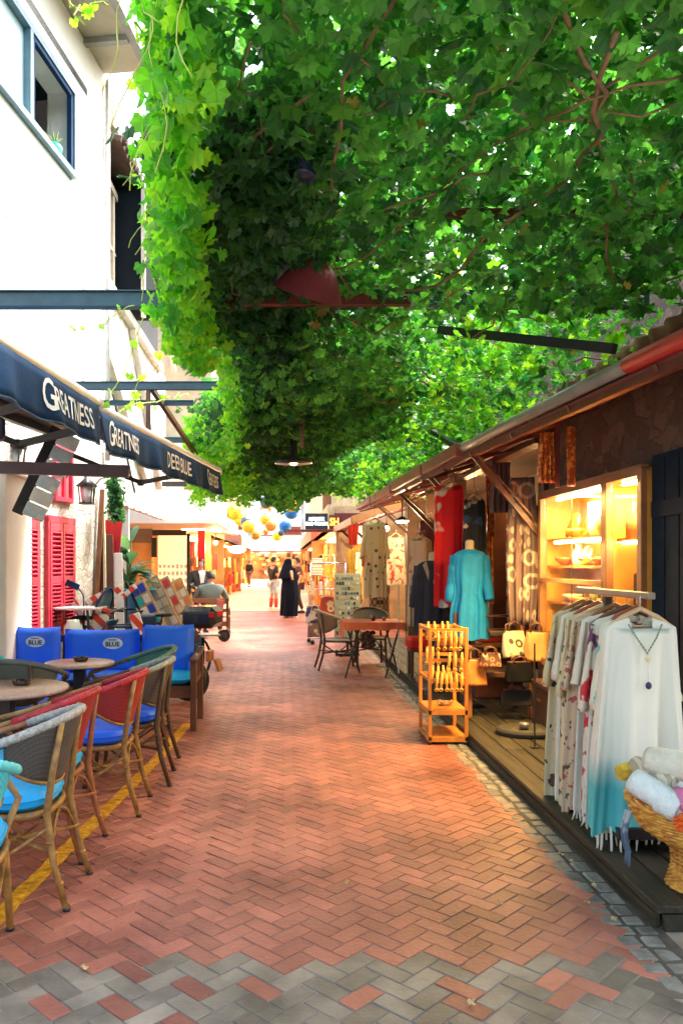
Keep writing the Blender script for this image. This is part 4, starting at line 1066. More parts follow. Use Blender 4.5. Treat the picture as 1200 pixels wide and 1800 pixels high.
# clay tiled roof above
rt = pm('clay_roof_tile', (.26, .12, .07), .8, .5, 5, .4, col2=(.40, .22, .14))
m = MB()
for k in range(64):
    y = 2.6 + k * .205
    m.tube([(2.24, y, 2.93), (2.6, y, 3.03), (3.5, y, 3.28)], .055, 8)
    if k < 40: m.add([(2.26, y, 2.89), (3.5, y, 3.28), (3.5, y + .205, 3.28), (2.26, y + .205, 2.89)], [(0, 1, 2, 3)])
m.build('roof', rt, RB)

# street awning of the shop row: box beam with rolled covers
AW = thing('shop_awning', 'long lean-to awning roof with grey and red rolled covers over the right shops', 'awning', (0, 0, 0))
def ax(y): return 1.71 + .055 * (7.7 - y) if y < 7.7 else 1.71 - .032 * (y - 7.7)
m = MB(); m.add([(ax(2.8), 2.8, 2.56), (2.6, 2.8, 2.84), (2.6, 7.7, 2.86), (ax(7.7), 7.7, 2.60), (2.6, 15.6, 2.86), (ax(15.6), 15.6, 2.60)], [(0, 1, 2, 3), (3, 2, 4, 5)]); m.build('cover', pm('maroon_canvas', (.15, .035, .03), .75, .3, 3), AW, solid=.02)
m = MB(); m.tube([(ax(4.4), 4.4, 2.645), (ax(7.65), 7.65, 2.66)], .043, 14); m.build('grey_roll', pm('grey_vinyl', (.30, .29, .27), .5, .15, 5), AW)
m = MB(); m.tube([(ax(2.8), 2.8, 2.61), (ax(4.38), 4.38, 2.64)], .050, 14); m.build('red_roll', pm('bright_red_canvas', (.62, .02, .025), .5, .12, 4, .2, 40), AW)
m = MB()
for (a, b, dz) in ((7.7, 9.3, 0), (9.4, 11.5, .01), (11.6, 13.6, -.01), (13.7, 15.6, .0)): m.bar((ax(a), a, 2.65 + dz), (ax(b), b, 2.65 + dz), .12, .13, bev=.01)
m.build('mauve_box', pm('mauve_red_casing', (.34, .085, .085), .5, .2, 4), AW)
m = MB(); m.bar((ax(2.8) + .03, 2.8, 2.53), (ax(7.7) + .03, 7.7, 2.57), .05, .05); m.bar((ax(7.7) + .03, 7.7, 2.57), (ax(15.6) + .03, 15.6, 2.575), .05, .05); m.bar((2.3, 2.8, 2.76), (2.3, 15.6, 2.76), .05, .05)
for k in range(12): m.bar((ax(3 + k * 1.1), 3 + k * 1.1, 2.55), (2.5, 3 + k * 1.1, 2.80), .04, .05)
m.build('frame', redsteel, AW)
for yy in (3.9, 7.45, 9.35, 11.4, 13.6):
    m = MB(); m.bar((ax(yy) + .04, yy, 2.56), (2.43, yy, 1.75), .045, .045); m.bar((ax(yy) + .10, yy + .02, 2.56), (2.43, yy + .02, 1.86), .02, .02); m.build('brace', dsteel if yy < 4 else wood_d, AW)

# ---------------------------------------------------------------- lit display cabinet
gl = pm('clear_glass', (.9, .9, .9), .03, 0, 1, trans=0.0)
def glassmat():
    m = bpy.data.materials.new('cabinet_glass'); m.use_nodes = True; nt = m.node_tree; N = nt.nodes; L = nt.links
    b = N['Principled BSDF']; N.remove(b); a = N.new('ShaderNodeBsdfTransparent'); g = N.new('ShaderNodeBsdfGlossy'); g.inputs['Roughness'].default_value = .05
    mx = N.new('ShaderNodeMixShader'); mx.inputs[0].default_value = .07; L.new(a.outputs[0], mx.inputs[1]); L.new(g.outputs[0], mx.inputs[2]); L.new(mx.outputs[0], N['Material Output'].inputs[0]); return m
glass = glassmat()
DC = thing('display_cabinet', 'brightly lit glass fronted display cabinet set in the stone wall behind the clothes rail', 'cabinet', (2.38, 5.25, 0))
cw = pm('amber_wood', (.34, .14, .03), .5, .3, 3, .15, 20, stretch=(4, 1, 4)); cab_in = pm('gilded_back', (.55, .27, .045), .5, .35, 3)
Lc = 2.12
m = MB(); m.box((.36, Lc / 2, 1.40), (.02, Lc, 1.52)); m.box((.18, -.01, 1.40), (.36, .02, 1.52)); m.box((.18, Lc + .01, 1.40), (.36, .02, 1.52)); m.box((.18, Lc / 2, 2.17), (.38, Lc, .03)); m.box((.18, Lc / 2, .64), (.38, Lc, .04)); m.box((.19, .62, 1.4), (.33, .02, 1.5))
m.build('case', cab_in, DC)
m = MB()
for y in (0.02, .61, Lc - .03): m.box((-.01, y, 1.40), (.06, .07 if y != .61 else .10, 1.56), bev=.005)
m.box((-.008, Lc / 2, .66), (.056, Lc, .06)); m.box((-.008, Lc / 2, 2.17), (.054, Lc, .07)); m.box((-.03, 1.38, 1.40), (.03, 1.5, .035))
m.build('frame', wood_m, DC)
m = MB(); m.box((.0, 1.36, 1.40), (.004, .012, 1.48)); m.build('glass_joint', dsteel, DC)
m = MB()
for (a, b) in ((.67, 1.35), (1.37, Lc - .08), (.07, .55)): m.box((-.002, (a + b) / 2, 1.42), (.006, b - a, 1.44))
m.build('glass_front', glass, DC)
for (y0, y1, zz) in ((.66, Lc - .03, 1.76), (.66, Lc - .03, 1.52), (.66, Lc - .03, 1.20), (.66, Lc - .03, .92), (.03, .56, 1.72), (.03, .56, 1.15)):
    m = MB(); m.box((.19, (y0 + y1) / 2, zz), (.30, y1 - y0, .018)); m.build('shelf', cw, DC)
m = MB()
for (y0, y1, zz) in ((.72, 1.9, 2.12), (.70, 1.95, 1.735), (.06, .5, 1.695), (.1, .5, 2.12)): m.box((.07, (y0 + y1) / 2, zz), (.03, y1 - y0, .022))
m.build('light_strip', pm('strip_light', (1, .85, .5), .5, 0, 1, emit=16, ecol=(1, .68, .28)), DC)
m = MB(); m.box((.33, 1.30, 1.98), (.02, 1.10, .22)); m.build('lit_back_panel', pm('white_lit_panel', (1, .95, .8), .5, 0, 1, emit=3.2, ecol=(1, .88, .62)), DC)
for y in (.05, Lc - .05):
    m = MB(); m.bar((.05, y, 0), (0, y, .62), .06, .05); m.build('leg', wood_d, DC)
m = MB(); m.bar((.03, 0, .35), (.03, Lc, .2), .05, .03); m.build('cross_bar', wood_d, DC)
cl_ = bpy.data.lights.new('cabinet_light', 'AREA'); cl_.shape = 'RECTANGLE'; cl_.size = 1.3; cl_.size_y = .2; cl_.energy = 26; cl_.color = (1, .60, .18)
co = bpy.data.objects.new('cabinet_light', cl_); COL.objects.link(co); co.parent = DC; co.location = (.12, 1.3, 2.10)
cl2 = cl_.copy(); cl2.size = .4; cl2.energy = 12; co = bpy.data.objects.new('cabinet_light', cl2); COL.objects.link(co); co.parent = DC; co.location = (.12, .3, 2.10)
cl3 = cl_.copy(); cl3.size = 1.2; cl3.energy = 22; co = bpy.data.objects.new('cabinet_light', cl3); COL.objects.link(co); co.parent = DC; co.location = (.12, 1.3, 1.72)
# trinkets inside
rr = random.Random(21); glz = [pm('amber_glaze', (.75, .34, .05), .2), pm('ivory_glaze', (.85, .75, .55), .25), pm('russet_glaze', (.40, .10, .03), .25), gold, pm('olive_glaze', (.25, .22, .06), .3)]
vase = MB(); vase.lathe([(0, 0), (.03, 0), (.05, .04), (.045, .08), (.018, .12), (.025, .14), (.02, .14), (0, .12)], n=12)
bowl = MB(); bowl.lathe([(0, 0), (.02, 0), (.06, .035), (.065, .05), (.055, .045), (0, .015)], n=14)
plate = MB(); plate.lathe([(0, .0), (.07, .01), (.075, .02), (.0, .012)], n=16, axis=(-1, 0, .35), c=(0, 0, .075))
base_m = {}
kinds = [('vase', vase), ('bowl', bowl), ('plate', plate)]
names_loc = {1.77: 'top shelf', 1.53: 'second shelf', 1.21: 'third shelf', .93: 'lowest shelf'}
mats_n = ['amber', 'ivory', 'russet', 'brass', 'olive']
protos = {}
for sh in (1.77, 1.53, 1.21, .93):
    n = 9 if sh < 1.7 else 8
    for k in range(n):
        kn, mb = kinds[rr.randrange(3)]; mi = rr.randrange(5)
        if (kn, mi) not in protos:
            o = mb.build('ceramic_' + kn if kn != 'plate' else 'ceramic_plate', glz[mi]); protos[(kn, mi)] = o; 
        else:
            o = protos[(kn, mi)].copy(); COL.objects.link(o)
        y = 5.25 + .74 + k * (1.28 / n) + rr.uniform(-.02, .02); s = rr.uniform(1.0, 1.5)
        o.location = (2.38 + rr.uniform(.10, .22), y, sh); o.scale = (s, s, s)
        tag(o, 'small glazed %s on the %s of the lit cabinet' % ({'vase': 'vase', 'bowl': 'bowl', 'plate': 'standing plate'}[kn], names_loc[sh]), kn, 'ceramics on the %s of the lit cabinet' % names_loc[sh])
# bottles and a figure in the narrow bay
m = MB(); m.lathe([(0, 0), (.055, 0), (.065, .05), (.07, .18), (.03, .26), (.028, .32), (0, .33)], n=14, ry=.7); o = m.build('amber_bottle', glz[0]); o.location = (2.52, 5.42, 1.73); tag(o, 'squat amber bottle right of the pale crystal in the narrow bay', 'bottle')
m = MB(); m.lathe([(0, 0), (.05, 0), (.055, .12), (.02, .20), (.02, .27), (0, .27)], n=14); o = m.build('russet_bottle', glz[2]); o.location = (2.50, 5.72, 1.73); tag(o, 'russet narrow necked bottle left of the pale crystal', 'bottle')
m = MB(); m.grid(lambda u, v: ((.05 + .02 * math.sin(5 * u * 6.28)) * math.cos(2 * PI * u) * (1 - v * .5), (.09 + .02 * math.sin(3 * 6.28 * u)) * math.sin(2 * PI * u) * (1 - v ** 2 * .8), v * .31), 16, 8, closeu=True); o = m.build('crystal', pm('pale_yellow_crystal', (.85, .72, .35), .2, .3, 20)); o.location = (2.57, 5.57, 1.73); tag(o, 'pale yellow crystal lump on the upper shelf of the narrow bay', 'crystal')
m = MB(); m.box((0, 0, .16), (.12, .30, .32), bev=.01); o = m.build('dark_box', patmat('studded_leather', (.06, .025, .015), [(.6, .4, .12)], 'dots', 34, .22)); o.location = (2.55, 5.55, 1.16); tag(o, 'dark box studded with gold dots on the lower shelf of the narrow bay', 'box')
for k, (yy, zz, rz) in enumerate(((6.6, .70, 20), (6.9, .69, -15), (7.15, .695, 8), (6.35, .69, 40))):
    m = MB(); m.box((0, 0, .01), (.12, .07, .015), bev=.003); m.box((0, 0, .019), (.1, .05, .003)); o = m.build('price_card', pm('yellow_card', (.85, .65, .08), .5)); o.location = (2.46, yy, zz); o.rotation_euler = (0, R(-25), R(rz)); tag(o, 'small yellow card lying on the cabinet floor', 'card', 'yellow cards on the cabinet floor')

# ---------------------------------------------------------------- garments
def garment(mb, W, L, D=.07, neck=.10, sh=.05, flare=1.25, folds=7, amp=.014, seed=0, waist=None, z0=0.0, mi=None, nv=26, nu=64, vneck=0.0, drop=.0):
    "a hollow hanging dress; shoulders at z0, hem at z0-L; width along x"
    ph = seed * 1.7
    def fn(u, v):
        a = 2 * PI * u; c, s = math.cos(a), math.sin(a)
        if v < .12:
            t = v / .12; w_ = (neck + (W - neck) * t ** .55); z = -sh * t * (1 if abs(c) > .2 else .9)
            z -= (vneck * (1 - t) * (1 - abs(c) ** 1.5) if s < 0 else .35 * vneck * (1 - abs(c)) * (1 - t))
            d = D * (.55 + .45 * t)
        else:
            t = (v - .12) / .88; w_ = W * (1 + (flare - 1) * t)
            if waist: w_ *= 1 - waist[1] * math.exp(-((t - waist[0]) / .12) ** 2)
            z = -sh - (L - sh) * t - drop * abs(c) * t; d = D * (1 + .5 * t)
        f = amp * (.15 + min(1, max(0, v - .1) * 1.6)) * (math.sin(folds * a + ph) + .6 * math.sin((folds * 2 + 1) * a + ph * 2 + 3 * v) + .4 * math.sin(3 * a + ph))
        x = math.copysign(abs(c) ** .75, c) * w_ / 2 + f * c * .6
        y = math.copysign(abs(s) ** .6, s) * d + f * (1 if s >= 0 else -1)
        return (x, y, z0 + z + (.012 * math.sin(5 * a + ph) if v > .97 else 0))
    mb.grid(fn, nu, nv, mi=mi, closeu=True)
def sleeve(mb, p, q, r0, r1, mi=None, flat=.5, seed=0, amp=.008):
    p = Vector(p); q = Vector(q); n = 12
    pts = [p.lerp(q, k / n) + Vector((0, amp * math.sin(k + seed), amp * math.cos(k * 1.3 + seed))) for k in range(n + 1)]
    mb.tube(pts, [r0 + (r1 - r0) * k / n + .004 * math.sin(k * 2 + seed) for k in range(n + 1)], 14, mi=mi, flat=flat)
def hanger(parent, w_=.38, z=0, mat=None):
    m = MB(); m.tube([(-w_ / 2, 0, z - .055), (-w_ * .28, 0, z - .01), (0, 0, z + .035), (w_ * .28, 0, z - .01), (w_ / 2, 0, z - .055)], [.008, .013, .014, .013, .008], 8)
    m.tube([(-w_ / 2, 0, z - .055), (w_ / 2, 0, z - .055)], .005, 6)
    h = m.build('hanger', mat or pm('pale_hanger_wood', (.62, .42, .25), .4, .2, 8), parent)
    m = MB(); m.tube([(0, 0, z + .03), (0, 0, z + .075)] + [(.02 - .02 * math.cos(a), 0, z + .085 + .022 * math.sin(a)) for a in (0, .6, 1.2, 1.8, 2.4, 3.0, 3.6)], .0025, 6); m.build('hook', chrome, h)
def fringe(mb, W, D, z, n, seed, L=(.05, .13)):
    rr = random.Random(seed)
    for k in range(n):
        a = 2 * PI * k / n; x = math.cos(a) * W / 2; y = math.sin(a) * D; l = rr.uniform(*L)
        mb.tube([(x, y, z + .02), (x + rr.gauss(0, .006), y + rr.gauss(0, .006), z - l * .5), (x + rr.gauss(0, .012), y + rr.gauss(0, .01), z - l)], [.008, .007, .003], 5)
RX = 1.84; RZ = 1.385
GR = thing('clothes_rail', 'black wheeled clothes rail carrying white and cream kaftans beside the lit cabinet', 'clothes rail', (RX, 4.5, .10))
m = MB(); m.box((0, 0, RZ - .10), (.035, 1.02, .035), bev=.004); m.build('hanging_bar', pm('grey_metal_bar', (.30, .28, .25), .35, metal=.6), GR)
m = MB(); m.box((0, .05, .66), (.035, .05, 1.2)); m.build('post', dsteel, GR)
m = MB(); m.box((-.12, -.05, .11), (.09, 1.0, .05), bev=.006); m.box((-.02, -.52, .11), (.34, .09, .06), bev=.006); m.box((-.02, .42, .11), (.34, .09, .06), bev=.006); m.box((0, .05, .12), (.3, .08, .05)); m.build('base', pm('black_base', (.012, .013, .015), .4), GR)
for (x, y) in ((-.14, -.50), (-.14, .42), (.12, -.5), (.12, .42)):
    m = MB(); m.lathe([(.0, -.014), (.034, -.014), (.034, .014), (0, .014)], (x, y, .036), 14, axis=(1, 0, 0)); w_ = m.build('wheel', black, GR)
    m = MB(); m.box((x, y, .07), (.035, .04, .03)); m.build('wheel_fork', chrome, w_)
kw = pm('white_cotton', (.72, .71, .62), .85, .06, 12, .4, 120)
dip = patmat('dip_dyed_cotton', (.76, .76, .68), [(.10, .50, .54)], 'dip', .16, -.70)
cr1 = patmat('cream_print_cotton', (.62, .56, .36), [(.05, .06, .08)], 'blot', 15, .62)
cr2 = patmat('cream_glyph_cotton', (.60, .54, .34), [(.03, .03, .03)], 'blot', 17, .62)
cr3 = patmat('white_floral_cotton', (.72, .68, .58), [(.60, .03, .05), (.16, .05, .14)], 'blot', 9, .57)
cr4 = patmat('beige_vine_cotton', (.60, .48, .34), [(.40, .10, .08), (.12, .08, .07)], 'blot', 16, .60)
cr5 = patmat('mint_edge_cotton', (.72, .74, .64), [(.10, .48, .48)], 'blot', 9, .62)
K = [ # y, material, width, length, yaw, label, dx
    (4.05, dip, .385, 1.08, 4, 'white kaftan dip dyed turquoise with necklace, frontmost on the rail', -.045),
    (4.17, cr5, .36, 1.12, -12, 'white kaftan with mint edging, second from the front', -.10),
    (4.29, cr3, .38, 1.12, -22, 'white kaftan with red flower print, third from the front', -.13),
    (4.44, kw, .36, 1.10, -18, 'plain white kaftan behind the red flowered one', -.10),
    (4.56, cr4, .38, 1.16, -25, 'beige kaftan with brown vine print in the middle of the rail', -.10),
    (4.68, cr1, .36, 1.18, -25, 'cream kaftan with scattered navy print near the far end', -.09),
    (4.80, kw, .34, 1.14, -20, 'plain white kaftan squeezed between two cream printed ones', -.08),
    (4.92, cr2, .36, 1.20, -25, 'cream kaftan with bold black glyphs, last on the rail', -.06)]
for i, (y, mt, W, L, yaw, lab, dx) in enumerate(K):
    t = thing('kaftan', lab, 'kaftan', (RX - (.035 if i == 0 else 0), y, RZ - .11), R(yaw), 'kaftans on the clothes rail')
    m = MB(); garment(m, W, L, .035 if i else .045, .13, .055, 1.2 if i else 1.36, 6, .019 if i else .030, i, vneck=.14, mi=0)
    if i == 0:
        m2 = m
        pass
    else:
        sleeve(m, (-W * .44, 0, -.06), (-W * .58, -.02, -.42 - .05 * (i % 3)), .045, .085, flat=.35, seed=i)
        sleeve(m, (W * .40, 0, -.06), (W * .50, 0, -.45), .05, .08, flat=.5, seed=i + 3)
    b = m.build('cloth', mt, t)
    m = MB(); fringe(m, W * 1.14, .05, -L + .01, 18, i, (.04, .17)); m.build('fringe', kw if i < 4 else cr2, b)
    hanger(t, W * .86, .01, [pm('pale_hanger_wood', (.62, .42, .25), .4), pm('red_hanger_wood', (.30, .07, .04), .4), wood_d, wood_m][i % 4])
    if i == 0:
        m = MB(); nk = [(-.085, -.052, -.035), (-.05, -.066, -.10), (0, -.072, -.175), (.05, -.066, -.10), (.085, -.052, -.035)]
        m.tube(nk, .0035, 6)
        for k in range(21):
            u = k / 20 * 4; q = min(3, int(u)); f_ = u - q; a = Vector(nk[q]).lerp(Vector(nk[q + 1]), f_); m.ball(a, .006, 6)
        m.build('bead_necklace', pm('sage_bead', (.22, .30, .20), .3), t)
        m = MB(); m.ball((0, -.078, -.20), (.014, .008, .018)); m.tube([(0, -.076, -.21), (0, -.08, -.32)], .001, 4); m.build('shell_pendant', pm('shell', (.75, .68, .42), .3), t)
        m = MB(); m.ball((0, -.084, -.335), (.016, .010, .019)); m.build('purple_pendant', pm('purple_stone', (.03, .015, .10), .3), t)

# ---------------------------------------------------------------- wicker basket with towels
def wicker(name, c1, c2):
    m = bpy.data.materials.new(name); m.use_nodes = True; nt = m.node_tree; N = nt.nodes; L = nt.links; b = N['Principled BSDF']
    tc = N.new('ShaderNodeTexCoord'); n = N.new('ShaderNodeTexNoise'); n.inputs['Scale'].default_value = 25; L.new(tc.outputs['Object'], n.inputs['Vector'])
    r = N.new('ShaderNodeValToRGB'); r.color_ramp.elements[0].position = .35; r.color_ramp.elements[1].position = .65; r.color_ramp.elements[0].color = (*c1, 1); r.color_ramp.elements[1].color = (*c2, 1)
    L.new(n.outputs['Fac'], r.inputs[0]); L.new(r.outputs[0], b.inputs['Base Color']); b.inputs['Roughness'].default_value = .4; return m
wick = wicker('golden_wicker', (.48, .20, .03), (.72, .38, .07))
WBk = thing('pedestal_basket', 'round wicker basket on a wicker pedestal filled with rolled towels', 'basket', (1.86, 3.56, .10)); WBk.scale = (.83, .83, .84)
def woven(mb, prof, rows, n, rw, wob=.008):
    for k in range(rows):
        u = k / (rows - 1) * (len(prof) - 1); q = min(int(u), len(prof) - 2); f_ = u - q
        r_ = prof[q][0] * (1 - f_) + prof[q + 1][0] * f_; z = prof[q][1] * (1 - f_) + prof[q + 1][1] * f_
        mb.tube([((r_ + wob * (1 if (j + k) % 2 else -1)) * math.cos(2 * PI * j / n), (r_ + wob * (1 if (j + k) % 2 else -1)) * math.sin(2 * PI * j / n), z) for j in range(n)], rw, 6, closed=True)
bp_ = [(.15, .245), (.24, .27), (.31, .32), (.35, .39), (.365, .45)]
m = MB(); woven(m, bp_, 17, 48, .0085, .005)
for k in range(24):
    a = 2 * PI * k / 24; m.tube([(r_ * math.cos(a), r_ * math.sin(a), z) for r_, z in bp_], .006, 5)
m.lathe([(0, .25), (.15, .25), (.24, .28), (.30, .33), (.34, .40)], n=30); m.build('bowl', wick, WBk)
m = MB()
for s in (0, 1): m.tube([((.368 + .01 * math.sin(j * 1.2 + s * PI)) * math.cos(2 * PI * j / 60), (.368 + .01 * math.sin(j * 1.2 + s * PI)) * math.sin(2 * PI * j / 60), .458 + .012 * math.cos(j * 1.2 + s * PI)) for j in range(60)], .012, 7, closed=True)
m.build('braided_rim', wick, WBk)
m = MB(); woven(m, [(.17, .012), (.155, .06), (.14, .12), (.15, .245)], 16, 40, .0085, .004)
for k in range(20):
    a = 2 * PI * k / 20; m.tube([(.166 * math.cos(a), .166 * math.sin(a), 0), (.138 * math.cos(a), .138 * math.sin(a), .12), (.15 * math.cos(a), .15 * math.sin(a), .25)], .006, 5)
m.lathe([(.155, .0), (.13, .12), (.14, .25)], n=24); m.build('pedestal', wick, WBk)
def towel(lab, c, d, r, L, mat, endm=None, rz=0):
    t = MB(); d = Vector(d).normalized(); c = (c[0], c[1], .10 + (c[2] - .10) * .84)
    side = d.orthogonal().normalized(); up = d.cross(side)
    # spiral rolled cloth
    turns = 3.3; n = 66
    def fn(u, v):
        a = u * turns * 2 * PI; q = r * (.14 + .86 * u) + .0025 * math.sin(v * 9 + a)
        bul = 1 - .12 * (abs(v * 2 - 1)) ** 6
        return Vector(c) + d * ((v - .5) * L * (1 + .03 * math.sin(a))) + (side * math.cos(a) + up * math.sin(a)) * q * bul
    t.grid(fn, n, 10); o = t.build('rolled_towel', mat, None, solid=.009); tag(o, lab, 'towel', 'rolled towels in the basket')
    return o
BX, BY, BZ = 1.86, 3.56, .10
tw = [('cream towel rolled tight, lying on top of the pile', (BX - .15, BY - .08, BZ + .68), (.55, -.8, 0), .068, .26, pm('cream_terry', (.74, .70, .58), .95, .08, 40, .8, 160)),
      ('pale aqua towel at the left rim of the basket', (BX - .26, BY - .14, BZ + .545), (.5, -.75, -.35), .062, .24, pm('aqua_terry', (.74, .80, .80), .95, .06, 40, .8, 160)),
      ('striped grey and cream towel in the middle of the basket', (BX - .20, BY - .0, BZ + .60), (.3, -.9, -.1), .055, .26, patmat('striped_terry', (.62, .58, .46), [(.40, .34, .24)], 'stripes', 9, axis='X')),
      ('white towel with a mauve band at the right of the basket', (BX - .06, BY - .14, BZ + .575), (.75, -.6, -.1), .062, .28, patmat('mauve_band_terry', (.76, .74, .70), [(.40, .18, .22)], 'stripes', 1.3, axis='X')),
      ('pink towel with its spiral end showing at the front', (BX - .17, BY - .24, BZ + .535), (.1, -1, .05), .058, .20, pm('pink_terry', (.72, .22, .42), .95, .08, 40, .8, 160)),
      ('mustard towel at the back left of the basket', (BX - .20, BY + .14, BZ + .59), (.9, .3, .1), .04, .26, pm('mustard_terry', (.70, .48, .06), .95, .08, 40, .8, 160)),
      ('pale grey green towel behind the cream one', (BX + .12, BY + .06, BZ + .60), (.3, 1, 0), .068, .28, pm('sage_terry', (.55, .60, .50), .95, .08, 40, .8, 160)),
      ('ice blue towel low at the front rim', (BX - .19, BY - .22, BZ + .49), (.7, -.6, -.1), .05, .22, pm('ice_terry', (.76, .78, .74), .95, .06, 40, .8, 160))]
for a in tw: towel(*a)
m = MB(); rr = random.Random(6)
for k in range(120):
    v = Vector((rr.gauss(0, 1), rr.gauss(0, 1), rr.gauss(0, 1))).normalized(); m.tube([v * .01, v * .04], [.004, .003], 4)
o = m.build('pompom', pm('orange_wool', (.85, .16, .02), .9)); o.location = (BX - .22, BY - .28, BZ + .38); tag(o, 'fluffy orange pompom on the basket rim', 'pompom')
m = MB(); m.grid(lambda u, v: (BX - .345 - .02 * math.sin(v * 3) + .010 * math.sin(u * 12), BY - .05 + (u - .5) * .045, BZ + .36 - v * .18), 10, 12)
for k in range(6): m.tube([(BX - .348, BY - .07 + k * .008, BZ + .19), (BX - .352, BY - .07 + k * .009, BZ + .12)], .004, 5)
o = m.build('hanging_scarf', patmat('grey_blue_scarf', (.32, .36, .38), [(.08, .13, .20)], 'blot', 7, .5)); tag(o, 'grey blue fringed scarf hanging down the left of the basket', 'scarf')

# ---------------------------------------------------------------- golden wooden rack with hanging wooden toys
RK = thing('display_rack', 'golden pine open display rack with hanging wooden spoons on the paving', 'rack', (1.395, 7.04, 0))
w2, d2, H = .155, .235, .99
for (x, y) in ((-w2, -d2), (w2, -d2), (-w2, d2), (w2, d2)):
    m = MB(); m.box((x, y, H / 2 + .02), (.028, .028, H - .04 + .02), bev=.003); m.build('post', wood_y, RK)
m = MB()
for y in (-d2, d2): m.box((0, y, H - .012), (2 * w2 - .028, .022, .028))
for x in (-w2, w2): m.box((x, 0, H - .012), (.022, 2 * d2 - .028, .028))
for z in (.86, .72, .55):
    for y in (-d2, d2): m.box((0, y, z if z != .86 else .90), (2 * w2 - .028, .018, .028))
for x in (-w2, w2): m.box((x, 0, .55), (.02, 2 * d2 - .03, .024))
m.build('rail', wood_y, RK)
for z in (.285, .055):
    m = MB(); m.box((0, 0, z), (2 * w2 + .02, 2 * d2 + .02, .02), bev=.003)
    for y in (-d2 - .008, d2 + .008): m.box((0, y, z - .01), (2 * w2 + .024, .012, .04))
    for x in (-w2 - .008, w2 + .008): m.box((x, 0, z - .01), (.012, 2 * d2 + .0, .04))
    m.build('shelf', wood_y, RK)
for (x, y) in ((-w2, -d2), (w2, -d2), (-w2, d2), (w2, d2)):
    m = MB(); m.ball((x, y, .018), .018, 10); m.build('castor', black, RK)
def spoon():
    m = MB(); m.tube([(0, -.012, .05), (0, -.014, .01), (0, -.014, -.04), (0, -.012, -.08)], [.010, .014, .012, .009], 9)
    m.ball((0, -.012, .05), .012, 10)
    m.tube([(.014 * math.cos(a), -.014 - .010 * math.sin(a), -.090 + .012 * math.sin(a)) for a in [2 * PI * k / 14 for k in range(14)]], .006, 7, closed=True)
    return m.build('wooden_toy', pm('varnished_toy_wood', (.86, .46, .08), .3, .2, 20, coat=.4))
tp = spoon(); first = True
for (z, y, xs, row) in ((.91, -d2 - .012, (-.09, -.03, .02, .06, .105), 'top front bar'), (.73, -d2 - .012, (.005, .055, .11), 'middle front bar'), (.56, -d2 - .012, (-.10, -.06, -.02, .02, .065, .11), 'lowest front bar'),
                        (.96, d2 - .012, (-.09, -.03, .04, .09), 'top rear bar'), (.73, d2 - .012, (-.10, -.05, 0), 'middle rear bar'), (.56, d2 - .012, (-.05, .0, .05, .09), 'lowest rear bar')):
    for x in xs:
        o = tp if first else tp.copy()
        if not first: COL.objects.link(o)
        first = False
        o.location = (1.395 + x, 7.04 + y, z); o.rotation_euler = (0, R(rr.uniform(-5, 5)), 0)
        tag(o, 'golden wooden ring handled toy hanging on the %s of the pine rack' % row, 'toy', 'wooden toys on the %s' % row)
cord = MB()
for k in range(14):
    cord.tube([(-.06 + .008 * k, -.1, .93), (-.05 + .008 * k, -.12, .84), (-.075 + .008 * k, -.10, .78)], .003, 4)
o = cord.build('key_cords', pm('red_brown_cord', (.30, .06, .04), .6)); o.location = (1.395, 7.04, 0); tag(o, 'bunch of red brown cords hung inside the pine rack', 'cords')
m = MB()
for k in range(16):
    a = k * .8; m.tube([(.03 * math.cos(a) + .004 * k - .03, .03 * math.sin(a), .005 + .002 * k), (.05 * math.cos(a + .8), .04 * math.sin(a + .8), .02 + .002 * k), (.03 * math.cos(a + 1.6), .03 * math.sin(a + 1.6), .01)], .007, 5)
m.tube([(-.06 + .02 * math.cos(2 * PI * k / 10), 0, .03 + .02 * math.sin(2 * PI * k / 10)) for k in range(10)], .007, 6, closed=True)
o = m.build('ring_bundle', pm('mixed_cord', (.50, .28, .14), .5)); o.location = (1.42, 7.0, .296); tag(o, 'tangled bundle of cords and rings on the rack shelf', 'bundle')

# ---------------------------------------------------------------- wooden armchair stacked with bags
AC = thing('wooden_armchair', 'dark red wooden armchair holding leather bags in front of the cabinet', 'chair', (2.02, 7.75, .10), R(-90))
m = MB()
m.box((0, 0, .40), (.56, .62, .05), bev=.006); m.build('seat', wood_d, AC)
for s in (-1, 1):
    m = MB(); m.bar((-.25, s * .29, 0), (-.30, s * .29, .95), .05, .05, bev=.004, up=(0, 1, 0)); m.build('leg', wood_d, AC)
    m = MB(); m.bar((.27, s * .29, 0), (.25, s * .29, .66), .05, .05, bev=.004, up=(0, 1, 0)); m.build('leg', wood_m, AC)
    m = MB(); m.bar((.30, s * .30, .66), (-.30, s * .30, .68), .07, .03, bev=.006); m.build('armrest', wood_m, AC)
    m = MB(); m.bar((.26, s * .29, .2), (-.27, s * .29, .2), .04, .03); m.build('stretcher', wood_d, AC)
m = MB()
for z in (.62, .78, .92): m.bar((-.29, -.27, z), (-.29, .27, z), .05, .025)
m.build('back_slats', wood_d, AC)
